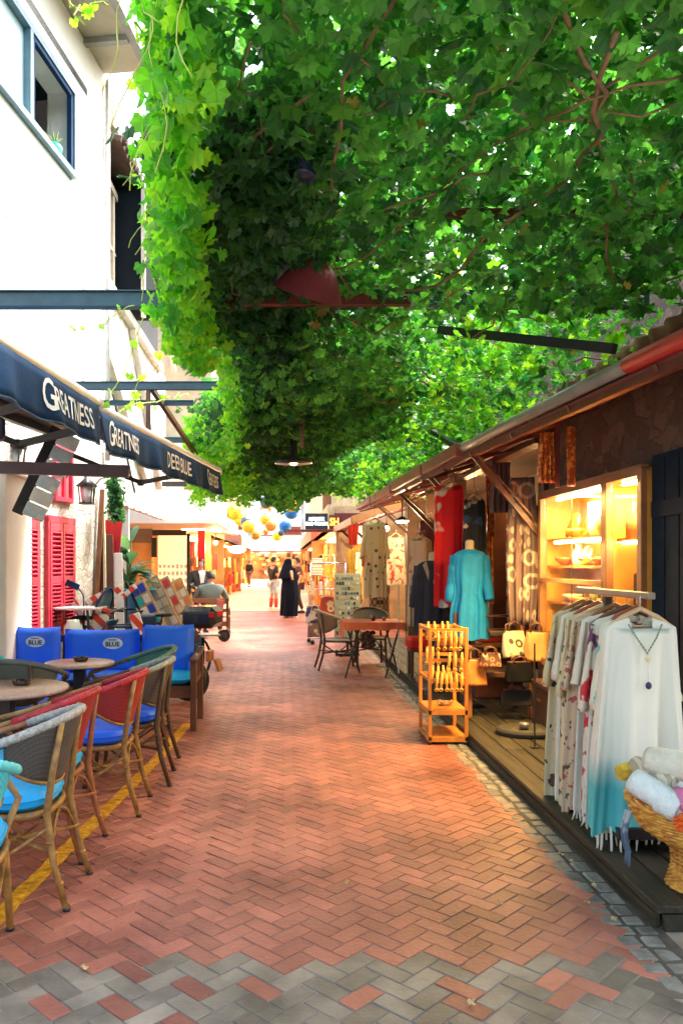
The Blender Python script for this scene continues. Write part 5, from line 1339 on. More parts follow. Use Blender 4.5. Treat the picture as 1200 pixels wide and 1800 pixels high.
def bag(lab, loc, rz, w_, h, d, mat, handle, hm=None, tilt=0, name='shoulder_bag', group='bags in front of the cabinet'):
    t = thing(name, lab, 'bag', loc, rz, group); t.rotation_euler = (R(tilt), 0, rz)
    def f(u, v):
        a = 2 * PI * u; wz = 1 - .16 * v + .05 * math.sin(v * PI); tk = (1 - .75 * v)
        c, s = math.cos(a), math.sin(a)
        return (math.copysign(abs(c) ** .6, c) * w_ / 2 * wz, math.copysign(abs(s) ** .7, s) * d / 2 * (tk * .8 + .2) + .006 * math.sin(5 * a + v * 4), v * h - .012 * abs(c) ** 3 * (1 - v))
    m = MB(); m.grid(f, 32, 12, closeu=True); n = 32
    m.add([f(k / 32, 0) for k in range(32)], [tuple(range(31, -1, -1))]); b = m.build('body', mat, t, solid=.004)
    m = MB()
    for s in (-1, 1) if handle > 0 else (): m.tube([(-w_ * .25, s * .02, h - .03), (-w_ * .22, s * .03, h + handle * .7), (0, s * .035, h + handle), (w_ * .22, s * .03, h + handle * .7), (w_ * .25, s * .02, h - .03)], .008, 6)
    m.tube([Vector(f(k / 32, .99)) for k in range(32)], .005, 5, closed=True); m.build('handle', hm or wood_d, t)
    return t
tan = pm('tan_leather', (.55, .27, .08), .5, .25, 8, .3, 60); orl = pm('orange_leather', (.58, .20, .04), .45, .3, 8, .25, 60)
bag('cream bag with brown ring print on top of the bag heap', (2.16, 7.45, .68), R(20), .26, .24, .14, patmat('ring_print_bag', (.55, .42, .26), [(.06, .04, .03)], 'rings', 9, .42), .08, tilt=-10)
bag('tan leather bag leaning beside the cream printed one', (2.32, 7.36, .66), R(-15), .20, .27, .13, tan, .08, tilt=8)
bag('orange leather satchel with round clasp hanging low on the armchair', (1.76, 7.42, .42), R(5), .24, .24, .1, orl, .10)
bag('dark patterned bag above the orange satchel', (1.90, 7.36, .60), R(0), .20, .12, .1, patmat('folk_print', (.10, .04, .03), [(.5, .18, .08), (.6, .5, .35)], 'rings', 16, .4), .06)
bag('black bag slumped under the cream printed one', (2.14, 7.28, .47), R(10), .26, .18, .12, pm('matt_black_cloth', (.006, .006, .007), .9, spec=.1), .05)
bag('grey bag on the low shelf of the armchair', (2.15, 7.38, .24), R(0), .3, .14, .12, pm('grey_felt', (.03, .028, .026), .9, spec=.1), .03)
for (x, y, w_, d_, h_, mt, lab, nm) in (
    (2.42, 5.75, .40, .46, .40, pm('cardboard_brown', (.12, .07, .035), .9, .2), 'brown storage carton under the lit cabinet, nearest the blue door', 'storage_carton'),
    (2.45, 6.35, .42, .50, .34, pm('dark_crate_wood', (.04, .022, .012), .8, .3), 'dark wooden crate under the middle of the lit cabinet', 'wooden_crate'),
    (2.42, 6.95, .40, .44, .42, pm('dark_trunk_leather', (.05, .02, .012), .6, .3), 'dark leather trunk under the far end of the lit cabinet', 'trunk'),
    (2.30, 8.75, .50, .46, .52, pm('oxblood_chest', (.10, .025, .015), .6, .3), 'oxblood wooden chest behind the turquoise mannequin', 'chest'),
    (2.05, 9.75, .44, .60, .48, pm('deep_brown_chest', (.06, .032, .018), .7, .3), 'low brown chest beyond the navy blazer', 'chest')):
    t = thing(nm, lab, nm.split('_')[-1], (x, y, .10), R(6 * math.sin(y * 5)), None)
    m = MB(); m.box((0, 0, h_ * .42), (w_, d_, h_ * .84), bev=.012); m.build('body', mt, t)
    m = MB(); m.box((0, 0, h_ * .92), (w_ + .02, d_ + .02, h_ * .14), bev=.012); m.build('lid', mt, t)
    m = MB(); m.box((-w_ / 2 - .006, 0, h_ * .6), (.012, .10, .02), bev=.003); m.build('handle', gold if nm == 'chest' else wood_d, t)
rr2 = random.Random(55)
for k, (c_, lab) in enumerate(((orl, 'orange'), (pal_warm[1], 'red'), (pal_warm[2], 'cream'), (pal_warm[5], 'brown'), (pal_warm[4], 'yellow'), (pm('fold_teal', (.03, .2, .2), .8), 'teal'))):
    st, q = divmod(k, 3); m = MB(); m.box((0, 0, .035), (.34, .30, .06), (0, 0, rr2.uniform(-.12, .12)), bev=.025); m.box((.0, 0, .036), (.345, .20, .012), (0, 0, 0), bev=.004)
    o = m.build('folded_textile', c_); o.location = ((2.28, 8.72, .626 + q * .066) if st == 0 else (2.05, 9.75, .585 + q * .066))
    tag(o, '%s folded textile, %s of the pile on the %s chest' % (lab, ('bottom', 'middle', 'top')[q], 'oxblood' if st == 0 else 'low brown'), 'textile', 'folded textiles on the chests')
m = MB(); m.lathe([(0, 0), (.24, 0), (.26, .02), (.26, .05), (.22, .06), (.12, .045), (0, .05)], n=28, ry=.8); o = m.build('straw_mat', patmat('coiled_mat', (.03, .028, .02), [(.07, .06, .045)], 'stripes', 12, axis='Z')); o.location = (2.05, 6.75, .10); tag(o, 'dark round coiled mat on the deck before the armchair', 'mat')
m = MB(); m.lathe([(0, 0), (.03, 0), (.045, .03), (.04, .05), (.03, .05), (0, .02)], n=14); o = m.build('small_bowl', pm('pewter', (.25, .24, .22), .3, metal=.5)); o.location = (2.02, 6.72, .155); tag(o, 'little pewter bowl on the round dark mat', 'bowl')
m = MB(); m.bar((1.96, 6.25, .10), (1.96, 6.25, .92), .011, .011); m.box((1.96, 6.25, .106), (.06, .06, .012)); tag(m.build('stand_pole', dsteel), 'thin dark upright pole standing on the deck before the cabinet', 'pole')

# ---------------------------------------------------------------- mannequins and hanging clothes
def mannequin(lab, loc, rz, cloth, W, L, zs, coat=False, extra=None, belt=None):
    t = thing('dressed_mannequin', lab, 'mannequin', loc, rz, 'dressed mannequins on the deck')
    m = MB(); m.lathe([(.15, 0), (.155, .012), (.02, .03), (.014, .05), (.014, zs - .4)], n=18); m.build('stand', dsteel, t)
    m = MB(); m.lathe([(.12, zs - .55), (.10, zs - .38), (.135, zs - .18), (.15, zs - .07), (.09, zs - .01), (.045, zs + .03), (.045, zs + .10), (.03, zs + .115), (0, zs + .12)], n=20, ry=.7); m.build('torso', pm('ivory_mannequin', (.60, .48, .32), .5), t)
    m = MB(); garment(m, W, L, .115, .11, .06, 1.12, 6, .016, seed=int(W * 100), z0=zs + .02, waist=belt)
    for s in (-1, 1): sleeve(m, (s * W * .43, 0, zs - .05), (s * W * .60, -.05, zs - .50), .06, .055, flat=.9, seed=s + 2, amp=.010)
    b = m.build('dress' if not coat else 'coat', cloth, t)
    if coat:
        m = MB()
        for s in (-1, 1): m.add([(s * .02, -.135, zs - .40), (s * .015, -.14, zs - .25), (s * .10, -.125, zs - .03), (s * .06, -.115, zs + .015), (s * .03, -.13, zs - .1)], [(0, 1, 2, 3, 4)])
        m.build('lapel', pm('pale_lapel', (.45, .40, .33), .7), b)
    if belt and not coat:
        m = MB(); m.tube([(W * .40 * math.cos(a), -.005 + .13 * math.sin(a), zs - L * belt[0] - .02) for a in [2 * PI * k / 24 for k in range(24)]], .014, 7, closed=True); m.box((.0, -.14, zs - L * belt[0] - .08), (.03, .02, .14), (0, R(12), 0)); m.build('belt', cloth, b)
    return t
mannequin('headless mannequin in a turquoise belted dress beside the armchair', (1.88, 8.1, .10), R(-18), pm('turquoise_linen', (.004, .25, .60), .75, .15, 5, 1.0, 14, detail=6), .33, .90, 1.62 - .05, belt=(.45, .18))
mannequin('headless mannequin in a dark navy blazer behind the pine rack', (1.68, 9.05, .10), R(-15), pm('navy_wool', (.018, .025, .045), .85, .2, 8, .4, 90), .36, .80, 1.46, coat=True)
def hanging(name, lab, cat, loc, rz, mat, W, L, D=.04, flare=1.15, sl=None, waist=None, neck=.15, vn=.09, group='clothes hanging under the right awning', hang=True, amp=.013, seed=1, folds=5, rope=None):
    t = thing(name, lab, cat, loc, rz, group)
    m = MB(); garment(m, W, L, D, neck, .035, flare, folds, amp, seed, waist=waist, vneck=vn)
    if sl:
        for s in (-1, 1): sleeve(m, (s * W * .42, 0, -.05), (s * (W * .5 + sl[0]), 0, -sl[1]), .05, sl[2], flat=.6, seed=s + seed)
    m.build('cloth', mat, t)
    if hang: hanger(t, W * .85, .01)
    if rope:
        m = MB(); m.tube([(0, 0, .10), (0, 0, rope)], .003, 5); m.build('cord', dsteel, t)
    return t
red_dress = patmat('red_white_curve_print', (.75, .008, .015), [(.75, .66, .64)], 'blot', 3.2, .60)
hanging('red_dress', 'long bright red sleeveless dress with white swirl hanging above the blazer', 'dress', (1.77, 8.6, 2.40), R(-8), red_dress, .31, 1.32, .05, 1.05, rope=.2)
hanging('black_dress', 'black dress with cream and blue panels hanging above the turquoise one', 'dress', (1.96, 8.25, 2.22), R(-10), patmat('black_cream_panels', (.012, .013, .02), [(.55, .50, .42), (.03, .06, .16)], 'blot', 5.5, .58), .22, .62, .06, 1.1, rope=.35)
hanging('polka_dress', 'cream belted dress with brown dots hanging alone by the far brace', 'dress', (1.30, 11.5, 2.16), R(8), patmat('brown_dot_cotton', (.72, .60, .36), [(.14, .08, .05)], 'dots', 9, .24), .30, 1.10, .05, 1.12, sl=(.05, .55, .05), waist=(.48, .2), rope=.42)
hanging('strap_dress', 'pale dress with looped straps hanging left of the navy blazer', 'dress', (1.72, 10.3, 1.88), R(-10), patmat('pale_pink_print', (.62, .50, .42), [(.30, .22, .18)], 'blot', 12, .60), .20, .62, .04, 1.2, rope=.7)
for (nm, lab, x, y, z, mt, W, L) in (
    ('long_skirt', 'rust red long skirt hanging deep in the right shop', 2.35, 9.9, 1.9, pm('rust_cloth', (.35, .07, .03), .8, .3), .26, 1.1),
    ('long_dress', 'black long dress hanging deep in the right shop', 2.45, 10.6, 2.1, pm('soot_cloth', (.015, .012, .014), .85), .26, 1.2),
    ('tunic', 'ochre tunic hanging in the right shop beside the black dress', 2.2, 10.9, 2.2, pm('ochre_cloth', (.45, .24, .06), .8, .3), .26, .7),
    ('tunic', 'plum tunic hanging between the striped and beige ones', 2.15, 11.9, 2.2, pm('plum_cloth', (.10, .02, .05), .8, .3), .26, .8),
    ('long_dress', 'brown checked long dress hanging behind the magnet stand', 1.62, 13.6, 1.85, patmat('dark_check_cloth', (.30, .18, .10), [(.05, .03, .03)], 'check', 14), .28, 1.2),
    ('tunic', 'cream tunic with red print hanging beside the checked dress', 1.8, 12.9, 2.0, patmat('cream_red_print', (.55, .45, .30), [(.45, .06, .03)], 'blot', 12, .55), .26, .8),
    ('long_dress', 'dark teal long dress hanging at the end of the right shop', 1.75, 14.4, 2.1, pm('dark_teal_cloth', (.02, .06, .07), .8), .26, 1.1),
    ('tunic', 'orange tunic hanging at the far post of the right shop', 1.6, 14.9, 2.2, pm('orange_cloth', (.60, .18, .03), .8), .26, .7)):
    hanging(nm, lab, 'dress' if nm != 'tunic' else 'tunic', (x, y, z), R(-15 + 9 * math.sin(x * 9)), mt, W, L, .05, 1.2, seed=int(y * 3))
for (x0, x1, lab) in ((1.50, 1.56, 'left one of two pale poles leaning by the orange table'), (1.60, 1.70, 'right one of two pale poles leaning by the orange table')):
    m = MB(); m.bar((x0, 10.5, .1), (x1, 10.9, 1.25), .02, .02); tag(m.build('leaning_pole', pm('pale_pole', (.66, .58, .46), .5)), lab, 'pole', 'pale poles by the orange table')
hanging('dark_dress', 'dark brown dress hanging at the back beside the red one', 'dress', (2.25, 9.6, 2.2), R(-20), pm('brown_cloth', (.10, .05, .035), .8), .28, .9, .05, 1.2)
hanging('beige_dress', 'beige patterned tunic hanging near the lit lamp', 'dress', (1.95, 11.3, 1.9), R(-10), patmat('beige_tunic_print', (.52, .38, .24), [(.16, .08, .05)], 'blot', 10, .6), .26, .8, .05, 1.2)
hanging('striped_dress', 'pale striped long dress hanging behind the orange table', 'dress', (1.82, 10.8, 1.75), R(0), patmat('pale_stripe_cotton', (.62, .52, .40), [(.25, .15, .10)], 'stripes', 7, axis='X'), .22, 1.05, .05, 1.3)
def scarf(lab, loc, W, L, mat, rz=0, group='scarves hung on the right shop front', seed=0, amp=.022, k=4, name='scarf'):
    m = MB(); m.grid(lambda u, v: ((u - .5) * W * (1 - .15 * math.sin(v * 5 + seed)), amp * math.sin(u * 2 * PI * k + seed + v) * (.4 + v * .8), -v * L), 36, 16)
    o = m.build(name, mat, None, solid=.004); o.location = loc; o.rotation_euler = (0, 0, rz); return tag(o, lab, 'scarf', group)
swirl = patmat('taupe_swirl_print', (.14, .09, .085), [(.42, .34, .28)], 'rings', 6, .5)
scarf('long taupe scarf with pale looping print beside the cabinet', (2.24, 7.52, 2.36), .26, 1.4, swirl, R(-25), seed=2)
scarf('midnight blue cloth hanging behind the taupe scarf', (2.42, 7.50, 2.1), .16, 1.25, pm('midnight_cloth', (.015, .02, .06), .8), R(-60), seed=5)
cop = patmat('copper_sequin', (.42, .09, .02), [(.85, .34, .06)], 'blot', 28, .52, rough=.35)
scarf('copper sequinned scarf hanging left of the awning upright', (2.06, 6.25, 2.58), .13, .40, cop, R(0), seed=1)
scarf('narrow copper sequinned strip right of the awning upright', (2.19, 6.1, 2.60), .06, .46, cop, R(0), seed=3)
scarf('copper bead string far under the awning by the brace', (2.18, 8.45, 2.58), .09, .75, cop, R(0), seed=4)
scarf('small orange lit scarf hanging at the mouth of the shop', (2.26, 8.9, 2.2), .14, 1.1, patmat('orange_sari', (.62, .20, .03), [(.9, .5, .08)], 'blot', 16, .5), R(0), seed=6)
scarf('mauve grey shawl hanging high beside the taupe scarf', (2.15, 7.9, 2.55), .20, .5, pm('mauve_shawl', (.14, .085, .09), .8, .3), R(0), seed=7)
m = MB(); m.bar((2.12, 6.2, 2.14), (2.12, 6.2, 2.72), .03, .03); tag(m.build('awning_upright', redsteel), 'short rust coloured upright between the two copper scarves', 'post')

# lamp under the awning (lit)
t = thing('pendant_lamp', 'small lit disc lamp under the far right awning beside the polka dress', 'lamp', (1.80, 12.2, 2.2), 0)
m = MB(); m.lathe([(0, -.03), (.085, -.025), (.10, -.005), (0, -.004)], n=20); m.build('diffuser', pm('bright_diffuser', (1, .95, .8), .5, 0, 1, emit=14, ecol=(1, .82, .5)), t)
m = MB(); m.lathe([(.10, 0), (.115, .01), (.05, .05), (.01, .07), (.008, .42)], n=20); m.build('shade', dsteel, t)
ld = bpy.data.lights.new('pendant_light', 'POINT'); ld.energy = 12; ld.color = (1, .72, .38); ld.shadow_soft_size = .08
lo = bpy.data.objects.new('pendant_light', ld); COL.objects.link(lo); lo.parent = t; lo.location = (0, 0, -.1)
bulb('shop_bulb', 'warm bulb inside the right shop behind the orange scarf', (3.1, 9.1, 2.35), 9, (1, .5, .18))
bulb('shop_bulb', 'warm bulb inside the right shop behind the polka dress', (3.0, 12.6, 2.35), 13, (1, .58, .22))
bulb('shop_bulb', 'warm bulb at the far end of the right shop row', (2.6, 14.6, 2.3), 22, (1, .62, .28))

# goods inside the open right shop: shelves with stock
SH = thing('stock_shelves', 'dim shelves packed with orange and red goods at the back of the right shop', 'shelf', (3.55, 11.2, 0.06))
m = MB()
for z in (.5, 1.0, 1.5, 2.0): m.box((0, 0, z), (.4, 6.4, .03))
for y in (-3.2, -1.6, 0, 1.6, 3.2): m.box((.02, y, 1.1), (.4, .04, 2.2))
m.build('frame', wood_d, SH)
m = MB(); rr = random.Random(31)
for z in (.52, 1.02, 1.52):
    for k in range(30):
        h = rr.uniform(.12, .4); m.box((-.05 + rr.uniform(-.05, .05), -3.1 + k * .207, z + h / 2), (.2, rr.uniform(.1, .18), h), (0, 0, rr.uniform(-.2, .2)), mi=rr.randrange(6), bev=.01)
m.build('goods', pal_warm, SH)
# red stool, orange table, chair, glasses
t = thing('red_stool', 'low stool with a red cushion behind the pine rack', 'stool', (1.76, 10.3, .10), 0)
m = MB(); m.box((0, 0, .42), (.36, .36, .16), bev=.06); m.build('cushion', pm('red_velvet', (.60, .015, .01), .7), t)
for (x, y) in ((-.13, -.13), (.13, -.13), (-.13, .13), (.13, .13)):
    m = MB(); m.bar((x, y, 0), (x, y, .34), .035); m.build('leg', wood_d, t)
m = MB(); m.box((0, 0, .33), (.32, .32, .03)); m.build('frame', wood_d, t)
OT = thing('folding_table', 'small folding table under an orange red cloth beside the deck', 'table', (1.21, 11.0, 0), 0)
m = MB(); m.box((0, 0, .742), (.80, .66, .02)); m.build('tabletop', wood_m, OT)
for s in (-1, 1):
    m = MB(); m.bar((s * .27 - .12, -.24, 0), (s * .27 + .08, -.24, .73), .022, .022); m.build('leg', dsteel, OT)
    m = MB(); m.bar((s * .27 + .12, .24, 0), (s * .27 - .08, .24, .73), .022, .022); m.build('leg', dsteel, OT)
m = MB(); m.bar((-.27, -.24, .36), (-.27, .24, .36), .018); m.bar((.27, -.24, .36), (.27, .24, .36), .018); m.build('stretcher', dsteel, OT)
m = MB(); hx, hy = .41, .34
m.add([(-hx, -hy, .757), (hx, -hy, .757), (hx, hy, .757), (-hx, hy, .757)], [(0, 1, 2, 3)])
def edge(a, b, dr):
    n = 24; vs = []
    for k in range(n + 1):
        u = k / n; x = a[0] + (b[0] - a[0]) * u; y = a[1] + (b[1] - a[1]) * u; nx, ny = (b[1] - a[1]), -(b[0] - a[0]); l = math.hypot(nx, ny); nx /= l; ny /= l
        w_ = .018 * math.sin(u * 22) ; vs += [(x, y, .757), (x + nx * (.02 + w_), y + ny * (.02 + w_), .757 - dr * (1 + .1 * math.sin(u * 13)))]
    m.add(vs, [(2 * i, 2 * i + 1, 2 * i + 3, 2 * i + 2) for i in range(n)], True)
edge((-hx, -hy), (hx, -hy), .10); edge((hx, -hy), (hx, hy), .12); edge((hx, hy), (-hx, hy), .12); edge((-hx, hy), (-hx, -hy), .22)
o = m.build('tablecloth', pm('coral_cloth', (.62, .13, .05), .75, .2, 5, .3, 70)); o.location = (1.21, 11.0, 0); tag(o, 'coral orange cloth draped over the folding table', 'tablecloth')
for (x, y, r_, h, mt, lab) in ((1.22, 10.95, .033, .085, pm('dark_tea', (.10, .015, .01), .1), 'glass of dark tea on the coral cloth'), (1.37, 10.98, .027, .07, pm('red_tea', (.45, .08, .03), .1), 'smaller glass of red tea on the coral cloth')):
    t = thing('tea_glass', lab, 'glass', (x, y, .76), 0, 'glasses on the coral cloth')
    m = MB(); m.lathe([(0, 0), (r_ * .8, 0), (r_, h * .8), (0, h * .8)], n=16); m.build('tea', mt, t)
    m = MB(); m.lathe([(r_ * .85, 0), (r_ * 1.06, h), (r_ * 1.02, h)], n=16); m.build('glass', glass, t)
bistro('brown woven cafe chair pulled up to the coral clothed table', (.80, 11.72, 0), R(5), weave_n, cane_d, None, rail=pm('tan_rail', (.36, .26, .16), .5))
bistro('dark chair half hidden behind the coral clothed table', (1.30, 12.1, 0), R(-90), weave_b, cane_d, None, rail=cane_d)
m = MB(); rr = random.Random(12)
for k in range(60):
    a = rr.uniform(0, 6.28); m.ball((.10 * math.cos(a) * rr.random(), .05 * math.sin(a), rr.uniform(-.1, .1)), .028, 6)
o = m.build('dark_bag', patmat('dark_fur', (.03, .02, .015), [(.12, .05, .03)], 'blot', 40, .5)); o.location = (1.12, 10.72, .52); tag(o, 'dark shaggy bag hanging under the coral clothed table', 'bag')

# postcard and magnet stand
t = thing('magnet_stand', 'tall pale panel stand covered with rows of magnets beside the bags', 'display', (1.06, 13.4, 0), R(-6))
m = MB(); m.box((0, 0, .80), (.44, .16, 1.15), bev=.01); m.build('panel', pm('sage_panel', (.42, .46, .36), .6, .1), t)
m = MB(); rr = random.Random(14)
for j in range(13):
    for k in range(8):
        if rr.random() < .82: m.box((-.17 + k * .048, -.085, .30 + j * .083), (rr.uniform(.025, .04), .01, rr.uniform(.03, .06)), mi=rr.randrange(4))
m.build('magnets', [pm('mag_dark', (.05, .06, .07), .5), pm('mag_tan', (.55, .42, .25), .5), pm('mag_blue', (.12, .25, .35), .5), pm('mag_white', (.7, .68, .6), .5)], t)
m = MB()
for k in range(5): m.box((.225, -.05 + k * .01, .35 + k * .2), (.02, .12, .15), mi=0)
m.build('side_cards', patmat('russet_cards', (.50, .25, .14), [(.15, .06, .04)], 'check', 22), t)
m = MB(); m.box((0, 0, .1), (.04, .04, .25)); m.box((0, 0, .03), (.4, .3, .03)); m.build('foot', dsteel, t)
# bag rack with hanging bags
t = thing('bag_rack', 'tubular wheeled rack hung with long strapped cloth bags', 'rack', (.84, 15.4, 0), R(8))
m = MB()
for x in (-.34, .34): m.tube([(x, 0, .12), (x, 0, 1.55)], .014, 7); m.tube([(x, -.22, .10), (x, .22, .10)], .014, 7)
m.tube([(-.34, 0, 1.55), (.34, 0, 1.55)], .014, 7); m.tube([(-.34, 0, 1.05), (.34, 0, 1.05)], .010, 7); m.tube([(-.34, 0, .10), (.34, 0, .10)], .012, 7); m.build('frame', chrome, t)
for (x, y) in ((-.34, -.2), (-.34, .2), (.34, -.2), (.34, .2)):
    m = MB(); m.ball((x, y, .045), .045, 10); m.build('castor', black, t)
bm = [(-.26, 'grey blue ring patterned bag low on the left of the bag rack', patmat('grey_ring_cloth', (.20, .13, .12), [(.55, .50, .45)], 'rings', 9, .45), .42),
      (-.02, 'red bag with cream motifs in the centre of the bag rack', patmat('red_ring_cloth', (.42, .06, .04), [(.70, .55, .40)], 'rings', 6, .5), .82),
      (.22, 'brown bag with dark check on the right of the bag rack', patmat('brown_check', (.30, .20, .14), [(.08, .05, .05)], 'check', 18), .70),
      (-.30, 'small white and navy bag at the left end of the bag rack', patmat('navy_blot', (.62, .60, .60), [(.05, .06, .18)], 'blot', 8, .5), .70)]
for (x, lab, mt, z) in bm:
    bg2 = bag(lab, (.84 + x, 15.28 if z < .8 else 15.25, z - .28 if z < .8 else z - .22), R(5), .28, .32, .08, mt, .35, pm('long_strap', (.60, .50, .40), .7), name='cloth_bag', group='cloth bags on the wheeled rack')
# small red crate of goods further back and red boxes
for k, (x, y, z, lab) in enumerate(((.95, 21.0, 0, 'lower red patterned box by the bright shop'), (.95, 21.0, .36, 'upper orange patterned box by the bright shop'))):
    m = MB(); m.box((0, 0, .17), (.62, .4, .33), bev=.02); m.box((0, 0, .34), (.64, .42, .03), bev=.005)
    o = m.build('gift_box', patmat('red_gold_print' if k == 0 else 'orange_gold_print', (.55, .03, .02) if k == 0 else (.75, .22, .03), [(.85, .45, .10)], 'blot', 9, .55)); o.location = (x, y, z + .003); tag(o, lab, 'box', 'patterned boxes by the bright shop')
m = MB()
for k in range(7): m.box((-.3 + k * .1, 0, .12 + .05 * (k % 2)), (.08, .2, .24 + .1 * (k % 2)), mi=k % 4, bev=.01)
o = m.build('stacked_goods', [pal_warm[4], pal_warm[2], pal_warm[0], pal_light[2]]); o.location = (.95, 21.0, .72); tag(o, 'row of yellow and cream packets on top of the patterned boxes', 'packets')
m = MB(); m.box((0, 0, .2), (.3, .04, .5), bev=.01); o = m.build('shop_board', patmat('white_line_board', (.22, .04, .03), [(.75, .68, .6)], 'stripes', 7, axis='Z')); o.location = (.92, 22.6, 1.25); tag(o, 'dark red notice board with pale lines behind the gowned woman', 'board')
m = MB(); m.bar((.92, 22.63, 0), (.92, 22.63, 1.2), .04); q = m.build('post', dsteel); q.parent = o; q.location = (-.92, -22.6, -1.25)

# second right block: awnings further on, signs
t = thing('far_awning', 'maroon awning with tan edge boards beyond the polka dress', 'awning', (0, 0, 0), 0)
m = MB(); m.add([(1.35, 15.9, 2.35), (3.2, 15.9, 2.95), (3.2, 20.0, 2.95), (1.25, 20.0, 2.35)], [(0, 1, 2, 3)]); m.build('cover', pm('maroon_canvas2', (.20, .04, .035), .7), t, solid=.03)
m = MB(); m.bar((1.35, 15.9, 2.40), (1.25, 20.0, 2.40), .06, .14); m.bar((1.35, 15.88, 2.42), (3.2, 15.88, 3.0), .06, .14); m.build('edge_board', pm('tan_board2', (.52, .30, .16), .6), t)
m = MB(); m.bar((1.4, 17, 2.35), (2.1, 17, 1.7), .05); m.bar((1.4, 19.5, 2.35), (2.1, 19.5, 1.7), .05); m.build('brace', dsteel, t)
t = thing('scarf_shop', 'white lit shop front crowded with scarves between the two awnings', 'shop', (0, 0, 0), 0)
m = MB(); m.box((3.4, 18.2, 1.5), (.2, 4.4, 3.0)); m.box((2.4, 20.3, 1.5), (2.2, .2, 3.0)); m.build('back_wall', pm('bright_plaster', (.55, .38, .20), .7, .3, 3), t)
m = MB(); m.box((2.3, 22.2, 2.8), (2.4, 3.7, .5)); m.box((2.4, 22.2, 3.9), (2.4, 3.7, 1.7)); m.build('upper_wall', pm('timber_yellow_wall', (.60, .48, .26), .7, .3, 4, stretch=(6, 6, 1)), t)
m = MB()
for k in range(7): m.box((1.17, 20.5 + k * .55, 3.9), (.06, .07, 1.7))
m.build('timber_strip', wood_m, t)
rr = random.Random(17)
cols = [pal_warm[0], pal_warm[4], pal_warm[2], pal_warm[1], pal_light[2], pal_warm[5]]
cn = ['orange', 'yellow', 'cream', 'red', 'white', 'brown']
kk = 0
for ci in range(6):
    for (row, z, L) in (('top row', 2.35, .5), ('middle row', 1.85, .55), ('low row', 1.4, .6)):
        kk += 1; y = 16.3 + (kk * 2.3) % 5.6; x = 1.35 + (kk * .37) % .9
        scarf('%s scarf in the %s of the bright scarf shop' % (cn[ci], row), (x, y, z + rr.uniform(-.08, .08)), rr.uniform(.13, .25), L * rr.uniform(.8, 1.3), cols[ci], 0, group='scarves in the bright scarf shop', seed=kk, k=3)
bulb('scarf_shop_bulb', 'bright bulb over the crowd of scarves', (2.2, 17.2, 2.3), 38, (1, .74, .42))
bulb('scarf_shop_bulb', 'bright bulb at the back of the scarf shop', (1.9, 21.6, 2.3), 45, (1, .74, .42))
m = MB(); m.box((0, 0, 0), (.56, .10, .40), bev=.006); o = m.build('town_sign', pm('sign_black', (.01, .025, .03), .4)); o.location = (.80, 20.0, 2.60); tag(o, 'black hanging sign with glowing white OLD TOWN lettering', 'sign')
lw = pm('glowing_letter', (.9, .97, 1), .5, 0, 1, emit=2.5, ecol=(.8, .95, 1))
textmesh('lettering', 'MERKEZ', .105, lw, o, lambda x, y, z: (x, -.056 , .055 + y), 1.0, 0, 1.0, off=.003)
textmesh('lettering', 'OLD TOWN', .105, lw, o, lambda x, y, z: (x, -.056, -.065 + y), .95, 0, 1.0, off=.003)
m = MB(); m.box((0, .02, -.235), (1.5, .08, .06)); m.box((.9, .06, .0), (.9, .03, .42)); q = m.build('red_backing', redsteel, o)
m = MB(); m.box((0, 0, 0), (.26, .05, .36)); o = m.build('shop_sign', redsteel); o.location = (1.25, 20.0, 2.58); tag(o, 'red sign with glowing orange capital letters beside the black one', 'sign')
textmesh('lettering', 'SH', .26, pm('orange_letter', (1, .35, .03), .5, 0, 1, emit=1.6, ecol=(1, .28, .02)), o, lambda x, y, z: (x, -.03, y), .75, 0, 1.0, off=.006)
m = MB(); m.box((0, 0, 0), (.10, .08, .85), bev=.01); o = m.build('white_sign', pm('cool_white_sign', (.70, .82, .85), .5)); o.location = (.46, 20.3, 2.74); tag(o, 'tall narrow white sign edge on beside the black OLD TOWN sign', 'sign')
m = MB(); m.box((0, 0, 0), (.55, .3, .24)); m.box((0, -.16, -.13), (.58, .03, .03), mi=1); o = m.build('roof_box', [pm('brick_red_tile', (.28, .07, .05), .7), paper]); o.location = (.20, 22.0, 2.44); tag(o, 'brick red projecting box below the blue lanterns', 'box')
# ================================================================ pergola of steel beams
def beam(lab, a, b, w_, h, mat, name='pergola_beam', grp='steel beams of the pergola'):
    m = MB(); m.bar(a, b, w_, h, up=(0, 1, 0) if abs(Vector(b).y - Vector(a).y) < .5 * (Vector(b) - Vector(a)).length else (0, 0, 1)); m.bar(Vector(a) + Vector((0, 0, h * .55 if w_ else 0)), Vector(b) + Vector((0, 0, h * .55)), w_ * 1.5, .008, up=(0, 1, 0))
    return tag(m.build(name, mat), lab, 'beam', grp)
def hb(lab, y, z, x0, x1, mat, s=.09): 
    m = MB(); L = x1 - x0; m.box(((x0 + x1) / 2, y, z), (L, s * .6, s)); m.box(((x0 + x1) / 2, y, z + s / 2 + .004), (L, s, .008)); m.box(((x0 + x1) / 2, y, z - s / 2 - .004), (L, s, .008))
    return tag(m.build('pergola_beam', mat), lab, 'beam', 'steel beams of the pergola')
hb('teal steel cross beam in front of the white wall', 5.05, 3.22, -3.05, 2.3, teal, .085)
hb('rust red cross beam beside the red lamp shade', 4.75, 3.12, -.35, .75, redsteel, .05)
hb('thin rust red cross beam nearest overhead', 3.9, 3.26, .0, 2.4, redsteel, .03)
hb('teal steel cross beam behind the farther navy awning', 7.5, 3.22, -2.3, 2.3, teal, .06)
hb('teal cross beam just under the one behind the awning', 7.9, 3.14, -2.75, -.9, teal, .035)
hb('teal cross beam above the end of the farther awning', 9.7, 3.05, -2.2, 2.2, teal, .05)
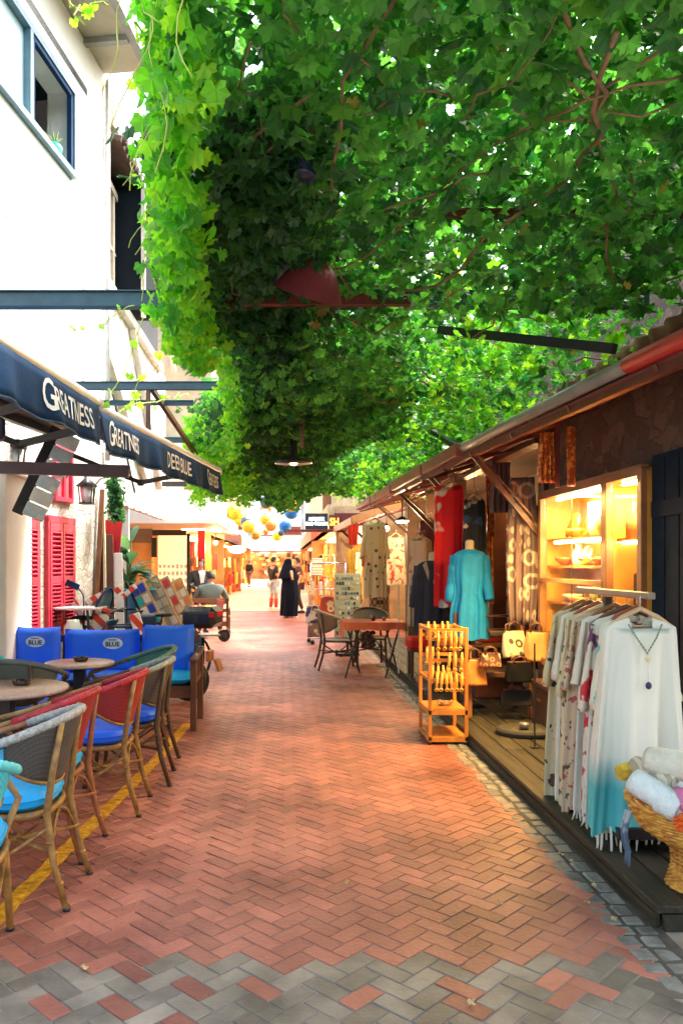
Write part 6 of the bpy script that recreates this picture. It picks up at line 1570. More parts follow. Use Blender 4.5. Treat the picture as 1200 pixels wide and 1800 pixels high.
hb('far dark cross beam above the hanging globes', 15.6, 3.1, -2.4, 2.4, dsteel, .08)
hb('farthest brown cross beam above the hanging globes', 19.0, 3.35, -2.4, 2.4, wood_m, .08)
m = MB(); m.bar((.03, 2.2, 3.52), (.12, 14.5, 3.30), .07, .07, up=(0, 0, 1)); tag(m.build('ridge_beam', dsteel), 'dark steel beam running down the middle under the vine', 'beam')
m = MB(); m.bar((1.05, 5.4, 3.13), (1.80, 4.35, 2.72), .045, .055); tag(m.build('diagonal_strut', dsteel), 'dark diagonal strut dropping to the red rolled cover', 'strut')
m = MB(); m.bar((1.45, 9.4, 3.3), (1.72, 8.0, 2.72), .05, .05); tag(m.build('diagonal_strut', dsteel), 'dark diagonal strut dropping to the grey rolled cover', 'strut')
m = MB(); m.bar((-1.25, 7.5, 3.2), (-1.0, 9.9, 2.75), .04, .05); m.bar((-1.28, 7.5, 2.72), (-1.28, 7.5, 3.2), .04, .04); tag(m.build('diagonal_strut', wood_d), 'dark brown strut slanting above the farther navy awning', 'strut')
m = MB(); m.bar((.16, 7.4, 2.62), (.16, 7.4, 3.15), .035, .035); tag(m.build('hanging_post', pm('rusty_tube', (.16, .085, .06), .6, .3)), 'rusty vertical tube hanging in the middle of the vine', 'post')
# pendant lamps down the middle
t = thing('enamel_lamp', 'wide dark disc pendant lamp hanging at the centre of the street', 'lamp', (.09, 7.9, 2.54), 0)
m = MB(); m.lathe([(.19, 0), (.185, .012), (.07, .05), (.04, .09), (.04, .28), (.012, .30), (.012, .55)], n=30); m.lathe([(.185, .004), (.06, .045), (.0, .05)], n=30); m.build('shade', pm('dark_enamel', (.03, .03, .03), .35), t)
m = MB(); m.ball((0, 0, .012), (.045, .045, .035), 12); m.build('bulb', pm('bulb_glow', (1, .8, .5), .5, 0, 1, emit=3, ecol=(1, .62, .3)), t)
t = thing('red_lamp_shade', 'large crimson cloth lamp shade tucked up in the vine', 'lamp', (.14, 4.15, 3.02), 0); t.rotation_euler = (R(24), R(18), 0)
m = MB(); m.grid(lambda u, v: ((.06 + .13 * v ** .6) * math.cos(2 * PI * u), (.06 + .12 * v ** .6) * math.sin(2 * PI * u), .10 - .17 * v), 30, 8, closeu=True); m.lathe([(.06, .1), (0, .105)], n=30); m.lathe([(0, -.05), (.18, -.06)], n=30, ry=.95); m.build('shade', pm('crimson_cloth', (.15, .018, .028), .7, .2, 5, .2, 40), t)
m = MB(); m.tube([(0, 0, .1), (-.05, 0, .22)], .008, 6); m.box((-.14, 0, .02), (.1, .1, .18), bev=.02); m.build('fitting', dsteel, t)
t = thing('spot_lamp', 'dark blue cylindrical spot lamp hanging nearest in the vine', 'lamp', (.07, 3.1, 3.12), 0)
m = MB(); m.lathe([(.045, -.07), (.052, -.06), (.052, .06), (.03, .09), (.012, .1), (.012, .2)], n=18); m.lathe([(0, -.06), (.042, -.066)], n=18); m.build('housing', pm('navy_enamel', (.01, .02, .06), .35), t)
m = MB(); m.box((0, 0, .10), (.12, .02, .02)); m.build('bracket', dsteel, t)
m = MB(); m.box((0, 0, 0), (.10, .01, .05), (0, R(-28), 0), bev=.002); m.box((0, .01, .05), (.03, .02, .12)); o = m.build('name_tag', pm('off_white_tag', (.62, .58, .54), .6)); o.location = (.10, 5.5, 3.06); tag(o, 'small tilted off white tag hanging in the dark vine', 'tag')

# ================================================================ climbing vine canopy
def in_edge(y):
    "left limit of the vine roof"
    ks = [(0, -.18), (1.8, -.24), (2.5, -.40), (4.3, -.64), (5.0, -.58), (5.6, -.50), (7.4, -.52), (8.6, -.60), (9.4, -1.05), (12, -1.35), (15, -1.5)]
    for (a, b), (c, d) in zip(ks, ks[1:]):
        if y <= c: return b + (d - b) * (y - a) / (c - a)
    return -1.5
def zunder(x, y): return 3.19 - .026 * y + .05 * math.sin(x * 3 + y * 1.7) + .04 * math.sin(y * 3.1 - x * 2)
CV = thing('climbing_vine', 'dense green climbing vine roofing the whole street on its pergola', 'vine', (0, 0, 0))
rr = random.Random(42)
def noise2(x, y):
    return (math.sin(x * 2.1 + 1.3 * math.sin(y * 1.1)) + math.sin(y * 1.9 + 1.7 * math.sin(x * 1.3 + 2)) + math.sin((x + y) * 3.3 + 1)) / 3
mb = MB(); cnt = 0
NL = 46000
while cnt < NL:
    y = rr.uniform(.2, 14.8); 
    x = rr.uniform(in_edge(y), 2.75)
    if x > 2.3 and y > 4.2 and rr.random() < .7: continue
    # thinner and brighter towards the right beyond the second beam, thick in the middle
    n_ = noise2(x * 1.3, y)
    thin = (x > 1.0 + .25 * math.sin(y) and y > 4.9)
    if thin and rr.random() < .72 + .25 * n_: continue
    if n_ > .7 and rr.random() < .4: continue
    dens_mid = math.exp(-((x - .0) / .45) ** 2) * (y > 5)
    lay = rr.random() ** 1.2
    z = zunder(x, y) + (.62 if not thin else .6) * lay - dens_mid * .28 * rr.random() * (1.0 if y < 9 else 1.3)
    s = (rr.uniform(.05, .11) if rr.random() < .65 else rr.uniform(.10, .145)) * (1.0 if y < 7 else 1.15)
    leaf(mb, Vector((x, y, z)), s, rr); cnt += 1
for k in range(2600):  # upper layer of broad leaves, added to block the sky
    y = rr.uniform(-.5, 14.8); x = rr.uniform(in_edge(max(0, y)) + .12, 2.7)
    if x > 1.1 and y > 5 and rr.random() < .8: continue
    leaf(mb, Vector((x, y, zunder(x, y) + rr.uniform(.5, .85))), rr.uniform(.16, .24), rr, (0, R(40)))
mb.build('foliage', leaf_m, CV)
# hanging left edge, lime where the backlight is painted in
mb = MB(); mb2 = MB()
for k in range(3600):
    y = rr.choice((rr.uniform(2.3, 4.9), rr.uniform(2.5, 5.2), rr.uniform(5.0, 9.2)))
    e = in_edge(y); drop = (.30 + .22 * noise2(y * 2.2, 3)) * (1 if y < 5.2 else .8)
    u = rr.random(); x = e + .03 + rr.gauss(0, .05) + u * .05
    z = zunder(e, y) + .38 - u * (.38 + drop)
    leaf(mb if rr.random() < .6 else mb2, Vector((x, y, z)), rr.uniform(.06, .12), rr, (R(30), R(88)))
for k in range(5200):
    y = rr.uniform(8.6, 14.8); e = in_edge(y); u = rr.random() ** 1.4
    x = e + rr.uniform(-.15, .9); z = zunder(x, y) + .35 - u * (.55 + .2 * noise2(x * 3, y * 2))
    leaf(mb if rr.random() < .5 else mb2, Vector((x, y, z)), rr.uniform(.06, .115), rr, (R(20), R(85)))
# thin patch at right and far rim, lighter leaf colours painting the sunlight
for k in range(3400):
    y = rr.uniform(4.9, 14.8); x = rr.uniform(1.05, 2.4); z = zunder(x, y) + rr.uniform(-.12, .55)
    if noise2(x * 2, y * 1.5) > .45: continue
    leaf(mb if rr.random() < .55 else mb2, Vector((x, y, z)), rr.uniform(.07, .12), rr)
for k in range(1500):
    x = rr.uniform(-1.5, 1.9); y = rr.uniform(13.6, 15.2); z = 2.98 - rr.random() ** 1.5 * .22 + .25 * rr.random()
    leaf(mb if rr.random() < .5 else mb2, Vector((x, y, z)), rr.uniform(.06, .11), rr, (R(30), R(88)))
mb.build('backlit_foliage', leaf_backlit, CV); mb2.build('half_lit_foliage', leafmat('half_lit_vine_leaf', (.03, .18, .02), (.10, .36, .03), (.10, .55, .02), (.34, .92, .04), .55), CV)  # two lighter leaf colours paint the sunlit parts of the canopy
# hanging mass behind the middle beam, shade painted into its leaf colour
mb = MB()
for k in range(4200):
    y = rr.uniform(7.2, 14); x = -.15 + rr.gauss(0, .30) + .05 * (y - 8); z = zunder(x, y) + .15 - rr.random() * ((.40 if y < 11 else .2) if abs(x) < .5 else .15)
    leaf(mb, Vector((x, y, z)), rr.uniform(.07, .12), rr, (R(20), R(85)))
mb.build('shaded_mass_foliage', leafmat('shaded_vine_leaf', (.010, .05, .016), (.03, .12, .03), (.03, .14, .02), (.08, .26, .03), .4), CV)  # darker leaf colour stands in for shade inside the vine
# dark leaves painting the shaded core of the vine, then stems
mb = MB()
for k in range(5200):
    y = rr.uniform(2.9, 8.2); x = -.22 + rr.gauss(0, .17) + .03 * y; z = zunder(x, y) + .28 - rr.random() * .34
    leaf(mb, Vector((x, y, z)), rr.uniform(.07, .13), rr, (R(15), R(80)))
mb.build('shaded_foliage', MATS.get('deep') or bpy.data.materials['shaded_vine_leaf'], CV)
m = MB()
for k in range(70):
    x = rr.uniform(-.3, 2.2); y = rr.uniform(2, 13); a = rr.uniform(0, 6.28); p = Vector((x, y, zunder(x, y) + .05)); pts = [p]
    for q in range(5):
        a += rr.gauss(0, .5); p = p + Vector((math.cos(a) * .12, math.sin(a) * .12, rr.gauss(0, .035))); pts.append(p)
    m.tube(pts, [rr.uniform(.003, .007)] * 6, 5)
for k in range(5):
    x = rr.uniform(-.2, 2.0); y = rr.uniform(1.8, 3); p = Vector((x, y, zunder(x, y) + .02)); a = PI / 2 + rr.gauss(0, .5); pts = [p]
    for q in range(rr.randint(9, 22)):
        a += rr.gauss(0, .28); a = a * .85 + PI / 2 * .15; p = p + Vector((math.cos(a) * .22, math.sin(a) * .22, 0)); p.x = max(p.x, in_edge(p.y) + .2); p.z = zunder(p.x, p.y) + .03 + .05 * math.sin(q * .9 + k); pts.append(p)
    r0 = rr.uniform(.006, .012); m.tube(pts, [r0 * (1 - .6 * q / len(pts)) for q in range(len(pts))], 7)
m.build('stem', pm('reddish_stem', (.17, .11, .06), .7, .4, 10, .4, 30), CV)
mbd = MB()
for k in range(130):
    y = rr.uniform(1.6, 12); x = rr.uniform(in_edge(y), 2.4); leaf(mbd, Vector((x, y, zunder(x, y) + rr.uniform(-.06, .2))), rr.uniform(.05, .10), rr, (R(40), R(88)))
mbd.build('withered_foliage', leafmat('withered_leaf', (.22, .14, .04), (.42, .36, .06), (.30, .20, .03), (.60, .50, .06), .4), CV)
m = MB()
for k in range(32):
    y = rr.uniform(2.2, 5.2); x = in_edge(y) + rr.uniform(-.1, .1); z = zunder(x, y) + .1; L = rr.uniform(.15, .5); pts = [(x + .03 * math.sin(q + k) - .02 * q * (k % 3 == 0), y + .02 * math.cos(q * 1.3 + k), z - L * q / 6) for q in range(7)]
    m.tube(pts, .0022, 4)
m.build('tendril', pm('lime_tendril', (.45, .55, .10), .6), CV)
# loose shoots reaching over to the awnings
def shoot(lab, pts, seed, sz=.07):
    t = thing('vine_shoot', lab, 'vine', (0, 0, 0), 0, 'loose vine shoots over the awnings'); rr = random.Random(seed)
    pts = [Vector(p) for p in pts]; P_ = []
    for a, b in zip(pts, pts[1:]):
        for k in range(5): P_.append(a.lerp(b, k / 5) + Vector((rr.gauss(0, .012), rr.gauss(0, .012), rr.gauss(0, .014))))
    P_.append(pts[-1]); m = MB(); m.tube(P_, .0035, 5); m.build('stem', MATS['lime_tendril'], t)
    m = MB()
    for k in range(0, len(P_), 2):
        if rr.random() < .75: leaf(m, P_[k] + Vector((rr.gauss(0, .02), 0, rr.gauss(0, .02))), sz * rr.uniform(.6, 1.3), rr, (R(30), R(80)))
    m.build('foliage', leaf_backlit, t)
leaf_yel = leafmat('yellow_vine_leaf', (.35, .42, .02), (.62, .58, .04), (.55, .65, .03), (.85, .80, .08), .4)
shoot('lime vine shoot crossing the white wall above the farther awning', [P(235, 535, 5.0), P(205, 560, 5.0), P(150, 580, 5.1), P(98, 574, 5.2)], 1, .07)
shoot('lime vine shoot trailing down to the gap between the awnings', [P(245, 560, 5.0), P(230, 640, 4.9), P(190, 700, 4.8), P(145, 715, 4.75)], 2, .09)
shoot('lime vine shoot curling at the top left soffit', [P(190, 5, 2.7), P(150, 12, 2.7), P(125, 8, 2.7), P(150, 45, 2.7)], 4, .05)
shoot('lime vine shoot looping over the pale timber boards', [P(300, 560, 5.6), P(280, 640, 5.6), P(230, 690, 5.6), P(210, 740, 5.4)], 5, .09)
shoot('lime vine shoot lying on the farther awning bar', [P(330, 690, 7.0), P(300, 700, 6.6), P(245, 712, 6.2), P(215, 722, 5.6)], 6, .08)

# ================================================================ globes and paper lanterns on strings
gl_c = {'white': paper, 'yellow': pm('yellow_globe', (.88, .60, .015), .5, .05), 'navy': pm('navy_globe', (.05, .10, .16), .5), 'orange': pm('orange_globe', (.80, .26, .03), .5),
        'blue': pm('blue_globe', (.01, .22, .72), .5), 'brown': pm('brown_globe', (.14, .08, .05), .5), 'gold': pm('gold_globe', (.55, .36, .05), .5, .3, 8), 'teal': pm('teal_globe', (.10, .42, .50), .5)}
GB = [(410, 901, 10, 'yellow', 'leftmost and largest'), (423, 912, 9.5, 'yellow', 'second from the left, lower than the first'), (432, 917, 7, 'navy', 'behind the second yellow one'), (437, 926, 8.5, 'yellow', 'low left, just above a small blue one'),
      (442, 935, 6.5, 'blue', 'at the low end of the left string'), (449, 940, 7, 'gold', 'hanging lowest with a red top'), (467, 883, 8, 'navy', 'top of the middle string'), (467, 895, 7.5, 'orange', 'second on the middle string'), (465, 904, 7, 'white', 'third on the middle string, among yellow ones'), (466, 914, 7, 'yellow', 'fourth on the middle string'),
      (476, 924, 7.5, 'orange', 'right below the middle string'), (467, 935, 4, 'orange', 'tiny one low in the middle'), (512, 899, 10.5, 'blue', 'largest on the right'), (512, 888, 9, 'yellow', 'above the large blue one'), (503, 884, 7, 'blue', 'smaller, up left of the large blue one'),
      (501, 926, 8.5, 'blue', 'below the right string'), (523, 880, 8, 'brown', 'top right beside the white sign'), (487, 943, 6, 'yellow', 'lowest near the white fascia'), (401, 913, 7, 'teal', 'at the far left behind the yellow ones'), (494, 937, 4, 'navy', 'small, low on the right')]
for k, (px, py, r_, c, lab) in enumerate(GB):
    Y = 19.5 + (k * 37 % 10) * .3; p = P(px, py, Y); rad = r_ * 1.32 * Y / F
    t = thing('hanging_globe', '%s paper globe, %s' % (c, lab), 'lantern', p, 0, 'coloured paper globes over the street')
    m = MB(); m.ball((0, 0, 0), rad, 18)
    m.build('globe', gl_c[c], t)
    m = MB(); m.tube([(rad * 1.005 * math.cos(a) * math.cos(0), rad * 1.005 * math.sin(a), 0) for a in [2 * PI * q / 20 for q in range(20)]], rad * .02, 4, closed=True); m.tube([(0, 0, rad), (0, 0, 3.42 - p.z)], .004, 4); m.build('string', dsteel, t)
t = thing('moroccan_lantern', 'large dark metal lantern with a pointed base among the globes', 'lantern', P(488, 882, 19), 0)
m = MB(); m.lathe([(0, -.30), (.015, -.26), (.03, -.20), (.10, -.12), (.17, -.03), (.18, .03), (.12, .09), (.06, .12), (.07, .16), (.03, .20), (0, .22)], n=24); m.build('body', pm('dark_green_brass', (.10, .11, .07), .4, metal=.4), t)
m = MB(); m.tube([(0, 0, .2), (0, 0, .5)], .006, 5); m.build('chain', dsteel, t)
for k, (a, b) in enumerate((((-2.2, 19.2, 3.42), (1.2, 20.6, 3.42)), ((-2.2, 21.5, 3.42), (1.2, 21.8, 3.42)), ((-2.3, 22.6, 3.3), (1.2, 19.6, 3.42)))):
    m = MB(); m.tube([Vector(a).lerp(Vector(b), q / 12) + Vector((0, 0, -.10 * math.sin(PI * q / 12))) for q in range(13)], .008, 5); tag(m.build('string_wire', dsteel), ('near', 'middle', 'far')[k] + ' dark wire carrying the paper globes', 'wire')

# white facades behind the globes on both sides
for (lab, c, d, mt, wz) in (('tall pale facade behind the paper globes on the left', (-3.6, 36, 6.5), (2.6, 22, 6), pm('ochre_facade', (.42, .34, .22), .8, .25, 1.5), 1), ('tall white facade closing the view on the right', (2.6, 40, 6.0), (2.6, 24, 6), white, 0)):
    t = thing('facade', lab, 'building', (0, 0, 0)); m = MB(); m.box(c, d); m.build('wall', mt, t)
    for q in range(5):
        m = MB(); x = c[0] + (d[0] / 2 + .02) * (1 if c[0] < 0 else -1); m.box((x, c[1] - 8 + q * 4, 6.2), (.06, 1.1, 1.5)); wdw = m.build('window', teal, t)
        m = MB(); m.box((x, c[1] - 8 + q * 4, 5.38), (.16, 1.3, .08)); m.build('sill', paper, wdw)

# ================================================================ people
def hand(mb, wrist, dirv, up, s=1.0, curl=.5):
    d = Vector(dirv).normalized(); u = Vector(up); u = (u - d * u.dot(d)).normalized(); sd = d.cross(u)
    p = Vector(wrist)
    mb.tube([p, p + d * .03 * s, p + d * .075 * s, p + d * .085 * s], [.020 * s, .032 * s, .034 * s, .028 * s], 9, flat=.55)
    for k, (off, L) in enumerate(((-.026, .062), (-.009, .074), (.009, .070), (.025, .055))):
        a = p + d * .078 * s + sd * off * s; b = a + d * L * .5 * s - u * curl * .02 * s; c = b + d * L * .35 * s - u * curl * .035 * s
        mb.tube([a, b, c], [.0085 * s, .0078 * s, .006 * s], 6)
    a = p + d * .025 * s - sd * .030 * s; mb.tube([a, a + (d * .5 - sd * .8).normalized() * .03 * s, a + (d * .9 - sd * .7).normalized() * .055 * s - u * .01], [.011 * s, .0095 * s, .007 * s], 6)
def head(mb, c, f, s=1.0):
    "head centred at c looking towards f; face features in the same surface set"
    f = Vector(f).normalized(); z = Vector((0, 0, 1)); r_ = f.cross(z).normalized(); z = r_.cross(f)
    M = Matrix((r_, f, z)).transposed()
    def fn(u, v):
        th = 2 * PI * u; ph = PI * v; x = math.sin(ph) * math.cos(th); y = math.sin(ph) * math.sin(th); q = -math.cos(ph)
        w_ = .076 * (1 - .22 * max(0, -q) ** 1.3); dp = .094 * (1 - .12 * max(0, -q)); hh = .118
        px, py, pz = x * w_, y * dp, q * hh
        if y > .2:
            nose = math.exp(-(x / .16) ** 2) * math.exp(-((q + .10) / .20) ** 2); py += .024 * nose
            for e in (-.42, .42): py -= .010 * math.exp(-((x - e) / .18) ** 2 - ((q - .06) / .12) ** 2)
            py += .006 * math.exp(-(x / .3) ** 2 - ((q + .48) / .08) ** 2); py += .008 * math.exp(-(x / .3) ** 2 - ((q + .82) / .12) ** 2)
        return Vector(c) + M @ Vector((px, py, pz)) * s
    mb.grid(fn, 28, 22, closeu=True)
    for e in (-1, 1): mb.ball(Vector(c) + M @ Vector((e * .077, -.005, -.005)) * s, (.012 * s, .018 * s, .03 * s), 8)
    return M
def faceparts(parent, c, M, s=1.0, beard=False):
    m = MB()
    for e in (-1, 1): m.ball(Vector(c) + M @ Vector((e * .031, .078, .010)) * s, .009 * s, 8)
    m.build('eye', pm('dark_eye', (.02, .015, .01), .2), parent)
    m = MB(); m.ball(Vector(c) + M @ Vector((0, .087, -.055)) * s, (.022 * s, .008 * s, .006 * s), 8); m.build('mouth', pm('lip', (.35, .10, .08), .5), parent)
def haircap(parent, c, M, s=1.0, low=.35, mat=None, grow=1.06, face=.25):
    m = MB()
    def fn(u, v):
        th = 2 * PI * u; ph = PI * v * .62; x = math.sin(ph) * math.cos(th); y = math.sin(ph) * math.sin(th); q = math.cos(ph)
        if y > face: q = max(q, .45 + .25 * (y - face)); y = min(y, .8)
        return Vector(c) + M @ Vector((x * .083 * grow, y * .098 * grow - .006, q * .124 * grow)) * s
    m.grid(fn, 24, 12, closeu=True); m.build('hair', mat or hair_m, parent)
def body_person(lab, loc, rz, J, mats, facing=(0, 1, 0), hands=((1, .4), (1, .4)), bare_legs=False, s=1.0):
    """J: joints in metres, local frame (person faces +y).  mats: shirt, trousers, shoes"""
    t = thing('person', lab, 'person', loc, rz)
    V = []; E = []; ix = {}
    def ad(k, p, r_, par=None):
        ix[k] = len(V); V.append((Vector(p) * s, r_ if not isinstance(r_, tuple) else r_))
        if par: E.append((ix[par], ix[k]))
    ad('pel', J['pel'], (.15, .11)); ad('wst', J['wst'], (.135, .10), 'pel'); ad('chs', J['chs'], (.165, .115), 'wst'); ad('nkb', J['nkb'], (.075, .07), 'chs'); ad('nk', J['nk'], (.052, .052), 'nkb'); ad('hd', J['hd'], (.06, .06), 'nk')
    for q in 'LR':
        ad('sh' + q, J['sh' + q], .062, 'chs'); ad('el' + q, J['el' + q], .042, 'sh' + q); ad('wr' + q, J['wr' + q], .027, 'el' + q)
        ad('hp' + q, J['hp' + q], .095, 'pel'); ad('kn' + q, J['kn' + q], .062, 'hp' + q); ad('ca' + q, Vector(J['kn' + q]) * .62 + Vector(J['an' + q]) * .38, .058, 'kn' + q); ad('an' + q, J['an' + q], .038, 'ca' + q)
    bodyo = skin('body', V, E, skin_m, t)
    mb = MB(); hc = Vector(J['head']) * s; M = head(mb, hc, J.get('look', (0, 1, 0)), s)
    for q in 'LR':
        w_ = Vector(J['wr' + q]) * s; d = (w_ - Vector(J['el' + q]) * s).normalized(); hand(mb, w_ + d * .01, d, J.get('hup' + q, (0, 0, 1)) if abs(d.z) < .9 else (0, 1, 0), s, .7)
    tmp = mb.build('head_tmp', skin_m)
    # join head and hands into the body mesh
    bm_ = bodyo.data; import bmesh
    B = bmesh.new(); B.from_mesh(bm_); B.from_mesh(tmp.data); B.to_mesh(bm_); B.free(); bpy.data.objects.remove(tmp)
    for p in bm_.polygons: p.use_smooth = True
    faceparts(t, hc, M, s); haircap(t, hc, M, s)
    # shirt
    V = []; E = []; ix = {}; g = 1.13
    ad('pel', Vector(J['pel']) + Vector((0, 0, .0)), (.165, .125)); ad('wst', J['wst'], (.172, .138), 'pel'); ad('chs', J['chs'], (.205, .155), 'wst'); ad('nkb', Vector(J['nkb']) + Vector((0, 0, .0)), (.095, .092), 'chs'); ad('col', Vector(J['nkb']) * .5 + Vector(J['nk']) * .5, (.068, .066), 'nkb')
    for q in 'LR':
        ad('sh' + q, J['sh' + q], .086, 'chs')
        if mats.get('long'): ad('el' + q, J['el' + q], .058, 'sh' + q); ad('wr' + q, Vector(J['wr' + q]) * .93 + Vector(J['el' + q]) * .07, .042, 'el' + q)
        else: ad('el' + q, Vector(J['el' + q]) * .8 + Vector(J['sh' + q]) * .2, .062, 'sh' + q)
    skin(mats.get('topname', 'shirt'), V, E, mats['top'], t)
    V = []; E = []; ix = {}
    ad('pel', Vector(J['pel']) + Vector((0, 0, -.02)), (.168, .128))
    for q in 'LR':
        ad('hp' + q, J['hp' + q], .108, 'pel'); ad('kn' + q, J['kn' + q], .082, 'hp' + q)
        if not bare_legs: ad('an' + q, Vector(J['an' + q]) + Vector((0, 0, .02)), .058, 'kn' + q)
    skin('trousers' if not bare_legs else 'shorts', V, E, mats['bottom'], t)
    if mats.get('socks'):
        for q in 'LR':
            m = MB(); a = Vector(J['an' + q]) * s; b = Vector(J['kn' + q]) * s; m.tube([a, a.lerp(b, .35), a.lerp(b, .72)], [.045, .062, .068], 12); m.build('sock', mats['socks'], t)
    for q in 'LR':
        a = Vector(J['an' + q]) * s; f_ = Vector(J.get('foot' + q, (0, 1, 0))).normalized()
        m = MB(); sd = Vector((f_.y, -f_.x, 0))
        m.tube([a + f_ * -.07 - Vector((0, 0, a.z - .045)), a + f_ * .0 - Vector((0, 0, a.z - .055)), a + f_ * .09 - Vector((0, 0, a.z - .042)), a + f_ * .18 - Vector((0, 0, a.z - .03))], [.036, .047, .042, .026], 10)
        m.box(a + f_ * .05 - Vector((0, 0, a.z - .01)), (.085 if abs(f_.y) > .7 else .25, .25 if abs(f_.y) > .7 else .085, .02), bev=.006); m.build('shoe', mats['shoes'], t)
    return t
# tourist in shorts, facing right towards the woman
St = dict(pel=(0, 0, .95), wst=(0, .01, 1.10), chs=(0, 0, 1.32), nkb=(0, 0, 1.47), nk=(0, .01, 1.52), hd=(0, .02, 1.57), head=(0, .03, 1.64),
          shL=(-.20, 0, 1.40), elL=(-.27, -.02, 1.14), wrL=(-.16, .18, 1.04), shR=(.20, 0, 1.40), elR=(.28, .0, 1.14), wrR=(.14, .20, 1.06),
          hpL=(-.10, 0, .88), knL=(-.11, .02, .50), anL=(-.12, -.02, .09), hpR=(.10, 0, .88), knR=(.13, .04, .50), anR=(.15, .03, .09), look=(.1, 1, -.15))
body_person('man in black shirt, pale blue shorts and red knee socks by the far shops', (-.38, 26.4, 0), R(-60), St, dict(top=pm('black_shirt', (.015, .013, .015), .8, .2), bottom=pm('pale_blue_denim', (.42, .55, .62), .8), shoes=paper, socks=pm('red_sock', (.55, .06, .03), .8)), bare_legs=True)
# distant passer by, dark
Wk = dict(St); Wk.update(knL=(-.10, .16, .52), anL=(-.10, .10, .12), anR=(.11, -.16, .10), knR=(.10, -.02, .50), wrL=(-.26, .06, .90), wrR=(.25, -.08, .90), elL=(-.25, -.03, 1.14), elR=(.25, -.04, 1.14))
body_person('distant passer by in a dark shirt and brown trousers by the left shops', (-2.3, 52, 0), R(150), Wk, dict(top=pm('dark_top', (.02, .015, .015), .8), bottom=pm('brown_trousers', (.25, .10, .06), .8), shoes=black, long=True))
# woman behind the gowned one, peeping out
body_person('bare armed woman with brown hair partly hidden behind the gowned woman', (.42, 24.6, 0), R(100), Wk, dict(top=pm('brown_top', (.08, .03, .025), .8), bottom=pm('dark_skirt', (.06, .03, .025), .8), shoes=black), s=.98)
# woman in a black gown
t = body_person('woman wrapped in a flowing black gown and head veil in the middle of the street', (.12, 22.6, 0), R(-70), dict(St, elL=(-.24, .05, 1.14), wrL=(-.12, .22, 1.12), wrR=(.10, .24, 1.30)), dict(top=pm('black_gown', (.004, .007, .016), .85, .3, 4, spec=.08), bottom=MATS['black_gown'], shoes=paper, long=True), s=.95)
for ch in [o for o in COL.objects if o.parent == t and o.name.split('.')[0] in ('hair', 'shirt', 'trousers')]: bpy.data.objects.remove(ch)
m = MB()
def gown(u, v):
    a = 2 * PI * u; z = 1.42 - v * 1.36; w_ = .20 + .10 * math.sin(min(1, v * 1.5) * PI * .5) + .02 * v
    f = .018 * math.sin(7 * a + 2 * v) * (.3 + v) + .01 * math.sin(13 * a)
    k = .55 * (1 - v * .2)
    if v < .08: w_ *= .45 + .55 * v / .08
    return ((w_ + f) * math.cos(a), (w_ * (k + .25) + f) * math.sin(a) + .03 * math.sin(v * 3), z)
m.grid(gown, 48, 26, closeu=True); m.build('gown', MATS['black_gown'], t)
m = MB()
def veil(u, v):
    a = 2 * PI * u; ph = v * PI * .5
    if v < .5: q = v * 2; r_ = .125 * math.sin(q * PI * .5) + .0; z = 1.70 + .0 - .02 - (1 - math.cos(q * PI * .5)) * .12; dy = 0
    else: q = (v - .5) * 2; r_ = .125 + .17 * q ** .8; z = 1.56 - q * .45
    x, y = r_ * math.cos(a), r_ * math.sin(a)
    if y > .06 and z > 1.42: y = .06 + .0 * y      # opening for the face
    return (x * .95, y - .01 + .008 * math.sin(9 * a), z)
m.grid(veil, 40, 24, closeu=True); m.build('veil', MATS['black_gown'], t, solid=.006)

# two men at the bench on the left
Sit = dict(pel=(0, 0, .52), wst=(0, .02, .68), chs=(0, .05, .90), nkb=(0, .07, 1.06), nk=(0, .09, 1.11), hd=(0, .10, 1.15), head=(0, .12, 1.21),
           shL=(-.21, .05, .98), elL=(-.34, .10, .74), wrL=(-.24, .30, .66), shR=(.21, .05, .98), elR=(.34, .10, .74), wrR=(.22, .32, .66),
           hpL=(-.11, .03, .50), knL=(-.20, .45, .50), anL=(-.20, .45, .09), hpR=(.11, .03, .50), knR=(.20, .45, .50), anR=(.22, .47, .09), look=(-.3, 1, -.25))
body_person('man in a grey green jacket seated on the bench with his back turned', (-1.52, 16.55, 0), R(10), Sit, dict(top=pm('grey_green_jacket', (.10, .13, .12), .85, .2, 5, .3, 40), bottom=pm('slate_trousers', (.06, .06, .07), .8), shoes=black, long=True, topname='jacket'), s=1.04)
tt = body_person('man in an open dark jacket over a white shirt standing beyond the bench', (-1.88, 17.9, 0), R(200), dict(St, elL=(-.26, .03, 1.16), wrL=(-.05, .22, 1.12), look=(.6, 1, 0)), dict(top=pm('charcoal_jacket', (.04, .045, .05), .85), bottom=pm('charcoal_trousers', (.04, .04, .045), .8), shoes=black, long=True, topname='jacket'), s=.93)
m = MB(); m.grid(lambda u, v: ((u - .5) * .13 * (1.2 - v), .128 + .012 * math.sin(v * 5) - (.04 if v < .1 else 0), 1.38 - v * .42), 8, 10); m.build('shirt_front', paper, tt)
BE = thing('wooden_bench', 'dark red wooden garden bench under the seated man', 'bench', (-1.62, 16.4, 0), 0)
m = MB()
for k in range(4): m.box((0, .08 + k * .11, .44), (.95, .09, .03), bev=.004)
m.build('seat', wood_m, BE)
for x in (-.45, .45):
    m = MB(); m.bar((x, 0, 0), (x, -.06, .84), .05, .05); m.build('leg', wood_d, BE)
    m = MB(); m.bar((x, .42, 0), (x, .42, .62), .05, .05); m.build('leg', wood_d, BE)
    m = MB(); m.bar((x, -.05, .62), (x, .46, .63), .06, .03); m.build('armrest', wood_m, BE)
m = MB(); m.box((0, -.05, .78), (.9, .03, .09)); m.box((0, -.04, .58), (.9, .03, .07)); m.box((0, .0, .30), (.9, .03, .10)); m.build('back_slats', wood_m, BE)
